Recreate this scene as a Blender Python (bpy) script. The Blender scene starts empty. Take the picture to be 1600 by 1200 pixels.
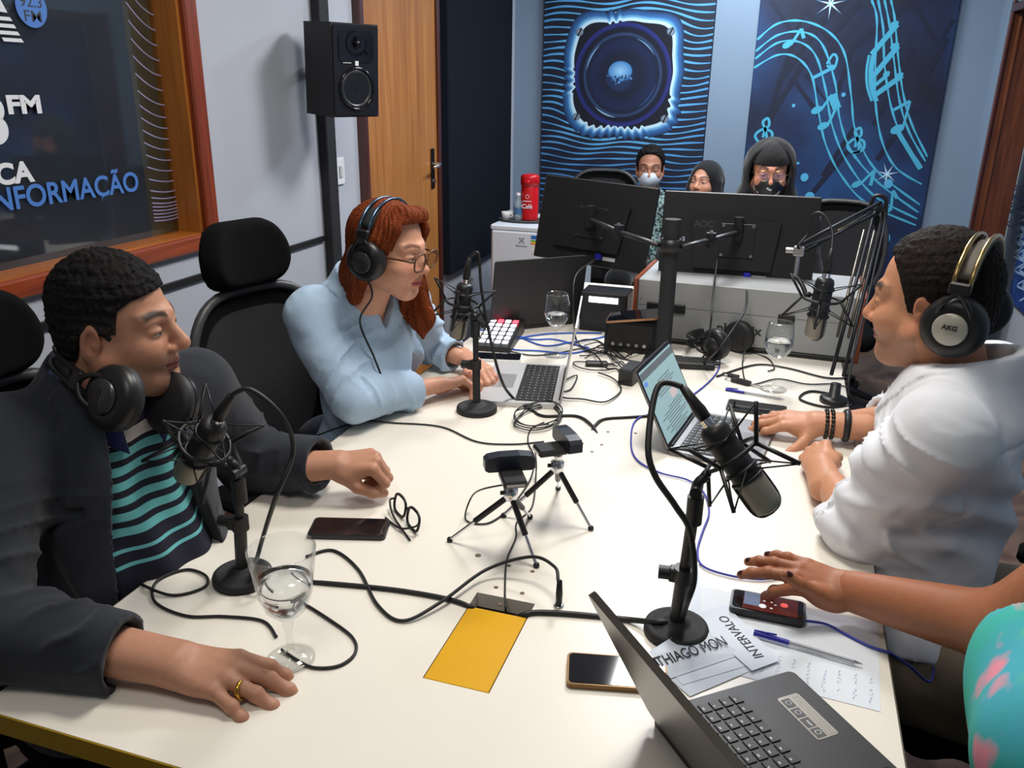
import bpy, math, random
import numpy as np
from mathutils import Matrix, Vector
random.seed(7)
scene = bpy.context.scene
COL = scene.collection
R = math.radians

# ------------------------------------------------------------------ camera
def cam_axes():
    yaw, pit, rol = R(-17.70), R(19.70), R(0.81)
    cy, sy, cp, sp = math.cos(yaw), math.sin(yaw), math.cos(pit), math.sin(pit)
    F = Vector((sy * cp, cy * cp, -sp)); r = Vector((cy, -sy, 0)); u = r.cross(F)
    c, s = math.cos(rol), math.sin(rol)
    return c * r + s * u, -s * r + c * u, F
CR, CU, CF = cam_axes()
CP = Vector((0, 0, 1.58)); FPX = 1300.0
cam_d = bpy.data.cameras.new('camera'); cam = bpy.data.objects.new('camera', cam_d); COL.objects.link(cam)
cam.matrix_world = Matrix(((CR.x, CU.x, -CF.x, CP.x), (CR.y, CU.y, -CF.y, CP.y), (CR.z, CU.z, -CF.z, CP.z), (0, 0, 0, 1)))
cam_d.sensor_width = 36; cam_d.lens = FPX / 1600 * 36; cam_d.clip_start = 0.02
scene.camera = cam
# ------------------------------------------------------------------ world, lights, exposure
w = bpy.data.worlds.new('world'); scene.world = w; w.use_nodes = True
w.node_tree.nodes['Background'].inputs[0].default_value = (0.62, 0.72, 0.85, 1)
w.node_tree.nodes['Background'].inputs[1].default_value = 0.25
vs = scene.view_settings
vs.view_transform = 'Standard'; vs.look = 'None'; vs.gamma = 1; vs.use_curve_mapping = False; vs.exposure = 0.11
def area(name, loc, sx, sy, power, col):
    d = bpy.data.lights.new(name, 'AREA'); d.shape = 'RECTANGLE'; d.size = sx; d.size_y = sy; d.energy = power; d.color = col
    o = bpy.data.objects.new(name, d); COL.objects.link(o); o.location = loc
    return o
CEIL = 2.75
PANELS = [(-0.35, 1.75, 28, (1.0, 0.95, 0.87)), (-0.25, 3.55, 46, (0.98, 0.98, 1.0)), (-0.35, 5.0, 34, (0.80, 0.91, 1.0)), (-0.5, 0.1, 9, (1.0, 0.95, 0.88))]
for px_, py_, pw_, pc_ in PANELS:
    area('panel_light', (px_, py_, CEIL - 0.06), 0.56, 0.56, pw_, pc_)

# ------------------------------------------------------------------ helpers
def ray(u, v): return CF + CR * ((u - 800) / FPX) - CU * ((v - 600) / FPX)
def at(u, v, x=None, y=None, z=None, t=None):          # world point seen at a pixel of the 1600x1200 photo, on a real plane
    d = ray(u, v)
    if t is None:
        t = (x - CP.x) / d.x if x is not None else (y - CP.y) / d.y if y is not None else (z - CP.z) / d.z
    return CP + d * t
TZ = 0.75
def tb(u, v, h=0.0): return at(u, v, z=TZ + h)          # on the table top

MATS = {}
def mat(name, col, rough=0.5, metal=0.0, spec=0.5, noise=0.0, nscale=40, bump=0.0, bscale=200, trans=0.0, ior=1.45, emit=None, estr=0.0, alpha=1.0, vcol=False, sheen=0.0, coat=0.0, sss=0.0, wr=0.0, wscale=16):
    if name in MATS: return MATS[name]
    m = bpy.data.materials.new(name); m.use_nodes = True; nt = m.node_tree; b = nt.nodes['Principled BSDF']
    c4 = (*col, 1)
    b.inputs['Base Color'].default_value = c4; b.inputs['Roughness'].default_value = rough; b.inputs['Metallic'].default_value = metal
    b.inputs['Specular IOR Level'].default_value = spec; b.inputs['IOR'].default_value = ior
    b.inputs['Transmission Weight'].default_value = trans; b.inputs['Alpha'].default_value = alpha
    b.inputs['Sheen Weight'].default_value = sheen; b.inputs['Coat Weight'].default_value = coat
    if sss:
        b.inputs['Subsurface Weight'].default_value = sss; b.inputs['Subsurface Radius'].default_value = (0.010, 0.004, 0.002); b.inputs['Subsurface Scale'].default_value = 0.6
    if emit: b.inputs['Emission Color'].default_value = (*emit, 1); b.inputs['Emission Strength'].default_value = estr
    tc = None
    def coord():
        nonlocal tc
        if tc is None: tc = nt.nodes.new('ShaderNodeTexCoord')
        return tc.outputs['Object']
    src = None
    if vcol:
        a = nt.nodes.new('ShaderNodeAttribute'); a.attribute_name = 'Col'; src = a.outputs['Color']
        nt.links.new(src, b.inputs['Base Color'])
    if noise:
        n = nt.nodes.new('ShaderNodeTexNoise'); n.inputs['Scale'].default_value = nscale; n.inputs['Detail'].default_value = 5
        nt.links.new(coord(), n.inputs['Vector'])
        r_ = nt.nodes.new('ShaderNodeMapRange'); r_.inputs[1].default_value = 0.25; r_.inputs[2].default_value = 0.75; r_.inputs[3].default_value = 1 - noise; r_.inputs[4].default_value = 1 + noise
        nt.links.new(n.outputs['Fac'], r_.inputs[0])
        mx = nt.nodes.new('ShaderNodeVectorMath'); mx.operation = 'MULTIPLY'
        if src is not None: nt.links.new(src, mx.inputs[0])
        else: mx.inputs[0].default_value = col
        nt.links.new(r_.outputs[0], mx.inputs[1]); nt.links.new(mx.outputs[0], b.inputs['Base Color'])
    if bump:
        n = nt.nodes.new('ShaderNodeTexNoise'); n.inputs['Scale'].default_value = bscale; n.inputs['Detail'].default_value = 3
        nt.links.new(coord(), n.inputs['Vector'])
        bp = nt.nodes.new('ShaderNodeBump'); bp.inputs['Strength'].default_value = bump; bp.inputs['Distance'].default_value = 0.002
        nt.links.new(n.outputs['Fac'], bp.inputs['Height']); nt.links.new(bp.outputs[0], b.inputs['Normal'])
    if wr:
        n = nt.nodes.new('ShaderNodeTexNoise'); n.inputs['Scale'].default_value = wscale; n.inputs['Detail'].default_value = 2.5; n.inputs['Distortion'].default_value = 1.6; n.inputs['Roughness'].default_value = .45
        try: n.noise_type = 'RIDGED_MULTIFRACTAL'
        except Exception: pass
        nt.links.new(coord(), n.inputs['Vector'])
        bp2 = nt.nodes.new('ShaderNodeBump'); bp2.inputs['Strength'].default_value = wr; bp2.inputs['Distance'].default_value = 0.012
        nt.links.new(n.outputs['Fac'], bp2.inputs['Height'])
        if bump: nt.links.new(bp.outputs[0], bp2.inputs['Normal'])
        nt.links.new(bp2.outputs[0], b.inputs['Normal'])
    MATS[name] = m
    return m
def srgb(r, g, b):
    f = lambda c: (c / 255 / 12.92) if c / 255 <= 0.04045 else ((c / 255 + 0.055) / 1.055) ** 2.4
    return (f(r), f(g), f(b))

def link(o, parent=None):
    COL.objects.link(o)
    if parent is not None: o.parent = parent
    return o
def tag(o, label=None, cat=None, group=None, kind=None):
    if label: o['label'] = label
    if cat: o['category'] = cat
    if group: o['group'] = group
    if kind: o['kind'] = kind
    return o
def empty(name, loc=(0, 0, 0), rz=0.0, label=None, cat=None, group=None, kind=None):
    o = bpy.data.objects.new(name, None); o.empty_display_size = 0.05; COL.objects.link(o)
    o.location = loc; o.rotation_euler = (0, 0, rz)
    return tag(o, label, cat, group, kind)
def copy_tree(o, parent=None):
    c = o.copy(); COL.objects.link(c); c.parent = parent
    for ch in list(o.children): copy_tree(ch, c)
    return c

def frame(a, b, up=(0, 0, 1)):
    """matrix with +Z along a->b at a"""
    a = Vector(a); z = (Vector(b) - a).normalized(); u = Vector(up)
    if abs(z.dot(u)) > 0.98: u = Vector((0, 1, 0)) if abs(z.y) < 0.9 else Vector((1, 0, 0))
    x = u.cross(z).normalized(); y = z.cross(x)
    return Matrix(((x.x, y.x, z.x, a.x), (x.y, y.y, z.y, a.y), (x.z, y.z, z.z, a.z), (0, 0, 0, 1)))
def T(x=0, y=0, z=0): return Matrix.Translation((x, y, z))
def RX(a): return Matrix.Rotation(R(a), 4, 'X')
def RY(a): return Matrix.Rotation(R(a), 4, 'Y')
def RZ(a): return Matrix.Rotation(R(a), 4, 'Z')

def smooth_path(pts, n=8, closed=False):
    pts = [Vector(p) for p in pts]; out = []; N = len(pts)
    rng = range(N if closed else N - 1)
    for i in rng:
        if closed: p0, p1, p2, p3 = pts[i - 1], pts[i], pts[(i + 1) % N], pts[(i + 2) % N]
        else: p0, p1, p2, p3 = pts[max(i - 1, 0)], pts[i], pts[i + 1], pts[min(i + 2, N - 1)]
        for k in range(n):
            t = k / n
            out.append(0.5 * ((2 * p1) + (p2 - p0) * t + (2 * p0 - 5 * p1 + 4 * p2 - p3) * t * t + (3 * p1 - p0 - 3 * p2 + p3) * t ** 3))
    if not closed: out.append(pts[-1])
    return out

class MB:
    """collects shapes; build() links them as ONE mesh object"""
    def __init__(s): s.v = []; s.f = []; s.m = []; s.sm = []; s.cur = 0; s.M = Matrix.Identity(4)
    def add(s, vs, fs, M=None, smooth=True):
        k = len(s.v); X = s.M @ M if M is not None else s.M
        s.v += [tuple(X @ Vector(p)) for p in vs]; s.f += [tuple(i + k for i in f) for f in fs]
        s.m += [s.cur] * len(fs); s.sm += [smooth] * len(fs); return s
    def box(s, c, d, M=None, bev=0.0):
        x, y, z = (q / 2 for q in d); cx, cy, cz = c
        if bev <= 0:
            vs = [(cx + i * x, cy + j * y, cz + k * z) for i in (-1, 1) for j in (-1, 1) for k in (-1, 1)]
            fs = [(0, 1, 3, 2), (4, 6, 7, 5), (0, 4, 5, 1), (2, 3, 7, 6), (0, 2, 6, 4), (1, 5, 7, 3)]
            return s.add(vs, fs, M, False)
        b = min(bev, x * .99, y * .99, z * .99); vs = []; idx = {}
        for i in (-1, 1):
            for j in (-1, 1):
                for k in (-1, 1):
                    for a in range(3):
                        p = [i * (x - b), j * (y - b), k * (z - b)]; p[a] = (i, j, k)[a] * (x, y, z)[a]
                        idx[(i, j, k, a)] = len(vs); vs.append((cx + p[0], cy + p[1], cz + p[2]))
        fs = []
        for a in range(3):
            o1, o2 = [q for q in range(3) if q != a]
            for sg in (-1, 1):
                q = []
                for (u, w_) in ((-1, -1), (1, -1), (1, 1), (-1, 1)):
                    t = [0, 0, 0]; t[a] = sg; t[o1] = u; t[o2] = w_; q.append(idx[(*t, a)])
                if (sg == 1) == (a == 1): q.reverse()
                fs.append(tuple(q))
        for a in range(3):
            o1, o2 = [q for q in range(3) if q != a]
            for u in (-1, 1):
                for w_ in (-1, 1):
                    q = []
                    for sg, fa in ((-1, o1), (1, o1), (1, o2), (-1, o2)):
                        t = [0, 0, 0]; t[a] = sg; t[o1] = u; t[o2] = w_; q.append(idx[(*t, fa)])
                    if (u * w_ == 1) == (a == 1): q.reverse()
                    fs.append(tuple(q))
        for i in (-1, 1):
            for j in (-1, 1):
                for k in (-1, 1):
                    q = [idx[(i, j, k, a)] for a in range(3)]
                    if i * j * k < 0: q.reverse()
                    fs.append(tuple(q))
        return s.add(vs, fs, M, False)
    def cyl(s, a, b, r, r2=None, n=16, cap=True, smooth=True):
        r2 = r if r2 is None else r2; M = frame(a, b); L = (Vector(b) - Vector(a)).length
        vs = [(r * math.cos(2 * math.pi * i / n), r * math.sin(2 * math.pi * i / n), 0) for i in range(n)] + [(r2 * math.cos(2 * math.pi * i / n), r2 * math.sin(2 * math.pi * i / n), L) for i in range(n)]
        s.add(vs, [(i, (i + 1) % n, n + (i + 1) % n, n + i) for i in range(n)], M, smooth)
        if cap: s.add(vs, [tuple(range(n - 1, -1, -1)), tuple(range(n, 2 * n))], M, False)
        return s
    def lathe(s, prof, M=None, n=24, smooth=True, close=False):
        vs = []; fs = []; k = len(prof)
        for (r, z) in prof:
            for i in range(n):
                a = 2 * math.pi * i / n; vs.append((r * math.cos(a), r * math.sin(a), z))
        rng = k if close else k - 1
        for j in range(rng):
            j2 = (j + 1) % k
            for i in range(n): fs.append((j * n + i, j * n + (i + 1) % n, j2 * n + (i + 1) % n, j2 * n + i))
        s.add(vs, fs, M, smooth)
        return s
    def tube(s, pts, r, n=8, closed=False, cap=True, radii=None, flat=1.0):
        pts = [Vector(p) for p in pts]; N = len(pts); vs = []; fs = []
        t0 = (pts[1] - pts[0]).normalized(); up = Vector((0, 0, 1)) if abs(t0.z) < 0.9 else Vector((1, 0, 0))
        x = up.cross(t0).normalized()
        for i, p in enumerate(pts):
            if closed: t = (pts[(i + 1) % N] - pts[i - 1])
            else: t = pts[min(i + 1, N - 1)] - pts[max(i - 1, 0)]
            if t.length < 1e-9: t = t0
            t = t.normalized(); x = (x - t * x.dot(t))
            if x.length < 1e-6: x = t.orthogonal()
            x.normalize(); y = t.cross(x); rr = radii[i] if radii else r
            for k in range(n):
                a = 2 * math.pi * k / n; vs.append(tuple(p + x * (rr * math.cos(a)) + y * (rr * flat * math.sin(a))))
        for i in range(N if closed else N - 1):
            j = (i + 1) % N
            for k in range(n): fs.append((i * n + k, i * n + (k + 1) % n, j * n + (k + 1) % n, j * n + k))
        if cap and not closed: fs += [tuple(range(n - 1, -1, -1)), tuple((N - 1) * n + k for k in range(n))]
        return s.add(vs, fs)
    def sphere(s, c, r, n=16, m=10, M=None):
        rx, ry, rz = (r, r, r) if not hasattr(r, '__len__') else r
        vs = [(c[0], c[1], c[2] - rz)]; fs = []
        for j in range(1, m):
            a = math.pi * j / m - math.pi / 2
            for i in range(n):
                b = 2 * math.pi * i / n; vs.append((c[0] + rx * math.cos(a) * math.cos(b), c[1] + ry * math.cos(a) * math.sin(b), c[2] + rz * math.sin(a)))
        vs.append((c[0], c[1], c[2] + rz)); L = len(vs) - 1
        for i in range(n):
            fs.append((0, 1 + (i + 1) % n, 1 + i)); fs.append((L, 1 + (m - 2) * n + i, 1 + (m - 2) * n + (i + 1) % n))
        for j in range(m - 2):
            for i in range(n): fs.append((1 + j * n + i, 1 + j * n + (i + 1) % n, 1 + (j + 1) * n + (i + 1) % n, 1 + (j + 1) * n + i))
        return s.add(vs, fs, M)
    def prism(s, poly, z0, z1, M=None, smooth=False):
        n = len(poly); vs = [(x, y, z0) for x, y in poly] + [(x, y, z1) for x, y in poly]
        s.add(vs, [tuple(range(n - 1, -1, -1)), tuple(range(n, 2 * n))], M, False)
        return s.add(vs, [(i, (i + 1) % n, n + (i + 1) % n, n + i) for i in range(n)], M, smooth)
    def torus(s, R_, r, M=None, n=28, m=8, flat=1.0):
        return s.lathe([(R_ + r * math.cos(2 * math.pi * k / m), flat * r * math.sin(2 * math.pi * k / m)) for k in range(m)], M, n, True, True)
    def build(s, name, mats, parent=None, local=False, cols=None):
        me = bpy.data.meshes.new(name)
        if not isinstance(mats, (list, tuple)): mats = [mats]
        me.from_pydata(s.v, [], s.f); me.polygons.foreach_set('use_smooth', s.sm); me.polygons.foreach_set('material_index', s.m)
        for m_ in mats: me.materials.append(m_)
        if cols is not None:
            a = me.color_attributes.new('Col', 'FLOAT_COLOR', 'POINT'); a.data.foreach_set('color', np.asarray(cols, np.float32).ravel())
        me.update()
        o = bpy.data.objects.new(name, me); COL.objects.link(o)
        if parent is not None:
            o.parent = parent
            if not local: o.matrix_parent_inverse = (T(*parent.location) @ parent.rotation_euler.to_matrix().to_4x4()).inverted()
        return o
def rrect(w_, h_, r, n=5, cx=0, cy=0):
    out = []
    for (sx, sy, a0) in ((1, 1, 0), (-1, 1, 90), (-1, -1, 180), (1, -1, 270)):
        for k in range(n + 1):
            a = R(a0 + 90 * k / n); out.append((cx + sx * (w_ / 2 - r) + r * math.cos(a), cy + sy * (h_ / 2 - r) + r * math.sin(a)))
    return out
def text_mesh(txt, size, bold=0.0, extrude=0.0004, align='LEFT', spacing=1.0, shear=0.0):
    cu = bpy.data.curves.new('txt', 'FONT'); cu.body = txt; cu.size = size; cu.offset = bold; cu.extrude = extrude; cu.align_x = align; cu.space_character = spacing; cu.shear = shear
    o = bpy.data.objects.new('txt', cu); COL.objects.link(o)
    dg = bpy.context.evaluated_depsgraph_get(); me = bpy.data.meshes.new_from_object(o.evaluated_get(dg))
    bpy.data.objects.remove(o); bpy.data.curves.remove(cu)
    return me
def text(name, txt, size, M, m, parent, bold=0.0, align='LEFT', spacing=1.0, shear=0.0, fit=None):
    me = text_mesh(txt, size, bold, 0.0003, align, spacing, shear)
    if fit:                                              # stretch to a real width and height
        n = len(me.vertices); co = np.empty(n * 3, np.float32); me.vertices.foreach_get('co', co); co = co.reshape(-1, 3)
        lo, hi = co.min(0), co.max(0)
        co[:, 0] = (co[:, 0] - lo[0]) / (hi[0] - lo[0]) * fit[0]; co[:, 1] = (co[:, 1] - lo[1]) / (hi[1] - lo[1]) * fit[1]
        me.vertices.foreach_set('co', co.ravel())
    me.transform(M); me.materials.clear(); me.materials.append(m); me.name = name
    o = bpy.data.objects.new(name, me); COL.objects.link(o)
    if parent is not None:
        o.parent = parent; o.matrix_parent_inverse = (T(*parent.location) @ parent.rotation_euler.to_matrix().to_4x4()).inverted()
    return o
def ribbon(mb, pts, w_, nrm, lift=0.0, widths=None):
    pts = [Vector(p) for p in pts]; N = len(pts); nrm = Vector(nrm); vs = []
    for i, p in enumerate(pts):
        t = (pts[min(i + 1, N - 1)] - pts[max(i - 1, 0)]); t.normalize(); sd = nrm.cross(t).normalized(); h = (widths[i] if widths else w_) / 2
        vs += [tuple(p + sd * h + nrm * lift), tuple(p - sd * h + nrm * lift)]
    mb.add(vs, [(2 * i, 2 * i + 1, 2 * i + 3, 2 * i + 2) for i in range(N - 1)], None, False)
def mkcol(*c): return (*c, 1.0)
# ------------------------------------------------------------------ setting
XW, XR, YB, YF = -1.85, 1.05, 5.75, -1.6
def wood(name, c1, c2, axis='Z', scale=3.0, rough=0.35, coat=0.3):
    m = bpy.data.materials.new(name); m.use_nodes = True; nt = m.node_tree; b = nt.nodes['Principled BSDF']
    tc = nt.nodes.new('ShaderNodeTexCoord'); mp = nt.nodes.new('ShaderNodeMapping'); s = [16, 16, 16]; s['XYZ'.index(axis)] = 0.9
    mp.inputs['Scale'].default_value = s
    n = nt.nodes.new('ShaderNodeTexNoise'); n.inputs['Scale'].default_value = scale; n.inputs['Detail'].default_value = 7; n.inputs['Distortion'].default_value = 0.6
    rp = nt.nodes.new('ShaderNodeValToRGB'); rp.color_ramp.elements[0].position = 0.3; rp.color_ramp.elements[1].position = 0.7
    rp.color_ramp.elements[0].color = (*c1, 1); rp.color_ramp.elements[1].color = (*c2, 1)
    nt.links.new(tc.outputs['Object'], mp.inputs[0]); nt.links.new(mp.outputs[0], n.inputs['Vector']); nt.links.new(n.outputs['Fac'], rp.inputs[0]); nt.links.new(rp.outputs[0], b.inputs['Base Color'])
    b.inputs['Roughness'].default_value = rough; b.inputs['Coat Weight'].default_value = coat; b.inputs['Coat Roughness'].default_value = 0.2
    return m
M_wall = mat('wall_paint', srgb(177, 181, 190), 0.75, noise=0.03, nscale=3, bump=0.05, bscale=120)
M_wallb = mat('back_wall_paint', srgb(130, 148, 168), 0.75, noise=0.03, nscale=3, bump=0.05, bscale=120)
M_ceil = mat('ceiling_paint', (0.8, 0.8, 0.8), 0.9)
M_black = mat('black_plastic', (0.012, 0.012, 0.013), 0.42)
M_blackm = mat('black_matte', (0.015, 0.015, 0.017), 0.7, bump=0.15, bscale=500)
M_blackg = mat('black_gloss', (0.006, 0.006, 0.008), 0.12)
M_chrome = mat('chrome', (0.75, 0.75, 0.77), 0.14, 1.0)
M_steel = mat('steel', (0.45, 0.45, 0.46), 0.32, 1.0)
M_white = mat('white_plastic', (0.8, 0.8, 0.8), 0.4)
M_red_wood = wood('red_wood', srgb(100, 38, 16), srgb(142, 60, 26))
M_red_woody = wood('red_wood_rail', srgb(112, 40, 14), srgb(156, 66, 24), 'Y')
M_or_wood = wood('orange_wood', srgb(150, 88, 30), srgb(186, 118, 48))
M_or_woody = wood('orange_wood_sill', srgb(150, 82, 26), srgb(196, 116, 46), 'Y')
M_door = wood('door_veneer', srgb(150, 92, 42), srgb(184, 124, 64), 'Z', 1.5, 0.4, 0.1)
M_dkwood = wood('dark_red_wood', srgb(58, 26, 20), srgb(86, 40, 28))
M_brownwood = wood('brown_wood', srgb(88, 46, 18), srgb(126, 70, 32))

def floor_mat():
    m = bpy.data.materials.new('marbled_floor'); m.use_nodes = True; nt = m.node_tree; b = nt.nodes['Principled BSDF']
    tc = nt.nodes.new('ShaderNodeTexCoord'); n = nt.nodes.new('ShaderNodeTexNoise'); n.inputs['Scale'].default_value = 5; n.inputs['Detail'].default_value = 8; n.inputs['Distortion'].default_value = 1.2
    rp = nt.nodes.new('ShaderNodeValToRGB'); rp.color_ramp.elements[0].position = 0.3; rp.color_ramp.elements[1].position = 0.72
    rp.color_ramp.elements[0].color = (*srgb(62, 44, 34), 1); rp.color_ramp.elements[1].color = (*srgb(122, 98, 80), 1)
    nt.links.new(tc.outputs['Object'], n.inputs['Vector']); nt.links.new(n.outputs['Fac'], rp.inputs[0]); nt.links.new(rp.outputs[0], b.inputs['Base Color'])
    b.inputs['Roughness'].default_value = 0.3
    return m
def struct(name, mb, m, parent=None):
    o = mb.build(name, m, parent)
    if parent is None: o['kind'] = 'structure'
    return o
b = MB().box(((XW + 2.2) / 2, (YB + YF) / 2, -0.05), (2.2 - XW + 0.4, YB - YF + 0.4, 0.1)); struct('floor', b, floor_mat())
b = MB().box(((XW + 2.2) / 2, (YB + YF) / 2, CEIL + 0.05), (2.2 - XW + 0.4, YB - YF + 0.4, 0.1)); struct('ceiling', b, M_ceil)
# left wall around the studio window
WY0, WY1, WZ0, WZ1 = 0.7, 2.352, 1.095, 2.15
b = MB(); t = 0.2
for (y0, y1, z0, z1) in ((YF, WY0, 0, CEIL), (WY1, YB + .2, 0, CEIL), (WY0, WY1, 0, WZ0), (WY0, WY1, WZ1, CEIL)):
    b.box((XW - t / 2, (y0 + y1) / 2, (z0 + z1) / 2), (t, y1 - y0, z1 - z0))
struct('wall_left', b, M_wall)
b = MB().box(((XW + XR) / 2, YB + 0.1, CEIL / 2), (XR - XW, 0.2, CEIL)); struct('wall_back', b, M_wallb)
b = MB().box(((XW + XR) / 2, YF - 0.1, CEIL / 2), (2.2 - XW, 0.2, CEIL)); struct('wall_front', b, M_wall)
# right wall with the doorway
DY0, DY1, DZ = 3.3, 5.4, 1.985
b = MB()
for (y0, y1, z0, z1) in ((YF, DY0, 0, CEIL), (DY1 + 0.03, YB + .2, 0, CEIL), (DY0, DY1 + 0.03, DZ + .05, CEIL)):
    b.box((XR + 0.08, (y0 + y1) / 2, (z0 + z1) / 2), (0.16, y1 - y0, z1 - z0))
struct('wall_right', b, M_wallb)
b = MB().box((1.40, (2.4 + YB) / 2, CEIL / 2), (0.1, YB - 2.4 + .4, CEIL)); struct('wall_passage', b, M_wall)
d2 = empty('door_2', (XR, 5.4, 0), kind='structure')
MB().box((XR + 0.075, DY1 + 0.013, DZ / 2), (0.19, 0.03, DZ), bev=0.004).build('door_jamb', M_brownwood, d2)
MB().box((XR + 0.075, (DY0 + DY1) / 2 + .013, DZ + 0.02), (0.19, DY1 - DY0 + .03, 0.04), bev=0.004).build('door_header', M_dkwood, d2)
MB().box((XR - 0.012, DY1 + 0.012, (DZ + .06) / 2), (0.015, 0.05, DZ + .06), bev=0.004).build('door_casing', M_dkwood, d2)
MB().box((XR + .03, DY1 - .006, DZ / 2), (0.016, 0.012, DZ), bev=0.003).build('door_stop', M_brownwood, d2)
# black trim under the window
b = MB().box((XW + 0.006, (YF + 3.12) / 2, 0.961), (0.012, 3.12 - YF, 0.021)); struct('trim_1', b, M_black)
b = MB().box((XW + 0.008, (YF + 3.46) / 2, 0.04), (0.016, 3.46 - YF, 0.08)); struct('baseboard_left', b, M_dkwood)
b = MB().box(((XW + XR) / 2, YB - 0.008, 0.04), (XR - XW, 0.016, 0.08)); struct('baseboard_back', b, M_dkwood)

# ---- studio window: wood casing, jambs, dark printed glass
win = empty('window_1', (XW, 1.5, 1.05), kind='structure')
def casing(y0, y1, z0, z1, name, m):
    MB().box((XW + (0.012 if 'stile' in name else 0.0105), (y0 + y1) / 2, (z0 + z1) / 2), (0.03, y1 - y0, z1 - z0), bev=0.006).build(name, m, win)
casing(WY1 - .004, 2.412, 1.052, WZ1 + .06, 'casing_stile', M_red_wood); casing(WY0 - .06, WY0 + .004, 1.052, WZ1 + .06, 'casing_stile', M_red_wood)
casing(WY0 - .06, 2.408, 1.048, WZ0 + .006, 'casing_rail', M_red_woody); casing(WY0 - .06, 2.408, WZ1 - .004, WZ1 + .06, 'casing_rail', M_red_woody)
MB().box((XW - 0.05, WY1 - .008, (WZ0 + WZ1) / 2), (0.11, 0.016, WZ1 - WZ0)).build('jamb', M_or_wood, win)
MB().box((XW - 0.05, WY0 + .008, (WZ0 + WZ1) / 2), (0.11, 0.016, WZ1 - WZ0)).build('jamb', M_or_wood, win)
MB().box((XW - 0.05, (WY0 + WY1) / 2, WZ0 + .004), (0.11, WY1 - WY0, 0.012)).build('window_sill', M_or_woody, win)
M_glass_w = mat('window_glass', (0.9, 0.95, 0.95), 0.03, trans=1.0, ior=1.45)
GX = XW - 0.08
MB().box((GX - .004, (WY0 + WY1) / 2, (WZ0 + WZ1) / 2), (0.006, WY1 - WY0 - .03, WZ1 - WZ0 - .01)).build('pane', M_glass_w, win)
M_vinyl = mat('dark_vinyl', srgb(54, 58, 70), 0.38, noise=0.12, nscale=2)
MB().box((GX - .010, (WY0 + 2.2) / 2 + .01, (WZ0 + WZ1) / 2), (0.004, 2.2 - WY0 + .0, WZ1 - WZ0 - .01)).build('printed_vinyl', M_vinyl, win)
MB().box((GX - .026, (WY0 + WY1) / 2, (WZ0 + WZ1) / 2), (0.01, WY1 - WY0 - .02, WZ1 - WZ0 - .01)).build('back_blind', mat('brown_blind', srgb(96, 86, 66), 0.7, noise=.15, nscale=8), win)
M_twhite = mat('print_white', srgb(226, 228, 232), 0.5); M_tblue = mat('print_blue', srgb(74, 124, 200), 0.5)
M_tlil = mat('print_lilac', srgb(150, 150, 190), 0.5)
def wtext(txt, y0, z0, w_, h_, m, bold=0.0024):
    M = Matrix(((0, 0, 1, GX + .0005), (1, 0, 0, y0), (0, 1, 0, z0), (0, 0, 0, 1)))
    return text('lettering', txt, 0.06, M, m, win, bold, fit=(w_, h_))
wtext('FM', 1.745, 1.494, 0.106, 0.047, M_twhite); wtext('3', 1.66, 1.42, 0.075, 0.12, M_twhite, .002)
wtext('CA', 1.672, 1.320, 0.118, 0.056, M_twhite); wtext('INFORMAÇÃO', 1.63, 1.241, 0.543, 0.088, M_tblue, .0012)
b = MB().prism([(0.0495 * math.cos(k / 40 * 2 * math.pi), 0.0495 * math.sin(k / 40 * 2 * math.pi)) for k in range(40)], 0, 0.0006, Matrix(((0, 0, 1, GX), (1, 0, 0, 1.873), (0, 1, 0, 1.757), (0, 0, 0, 1))))
b.build('print_disc', M_tblue, win)
wtext('92.3', 1.838, 1.757, 0.07, 0.026, M_vinyl, .0004); wtext('FM', 1.846, 1.722, 0.054, 0.027, M_vinyl, .0004)
# striped white letter at the upper left
def wpoly(pts, m, name='lettering'):
    MB().prism(pts, 0, 0.0006, Matrix(((0, 0, 1, GX + .0002), (1, 0, 0, 0), (0, 1, 0, 0), (0, 0, 0, 1)))).build(name, m, win)
wpoly([(1.60, 1.78), (1.60, 1.745), (1.795, 1.738), (1.765, 1.80), (1.745, 1.86), (1.60, 1.86)], M_twhite)
for k in range(4):
    z = 1.728 - k * .0165; x0 = 1.60 + (0, .07, .12, .165)[k]; wpoly([(x0, z), (x0 + .005, z - .009), (1.806 + .008 * k, z - .009), (1.800 + .008 * k, z)], M_twhite)
b = MB()
zs = [1.86 - .044 * k for k in range(9)] + [1.47 - .033 * k for k in range(7)] + [1.24 - .02 * k for k in range(2)] + [1.205 - .0105 * k for k in range(6)]
for i, z in enumerate(zs):
    sl = 0.075 * max(0, (z - 1.17)) / 0.6 + .002; y0 = 2.222; y1 = 2.352
    pts = [(GX + .0005, y0 + (y1 - y0) * q, z + sl * (1 - q) ** 1.7 - .004 * math.sin(3.14 * q)) for q in [j / 8 for j in range(9)]]
    ribbon(b, pts, 0.0034, (1, 0, 0))
b.build('printed_arcs', M_tlil, win)

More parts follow.
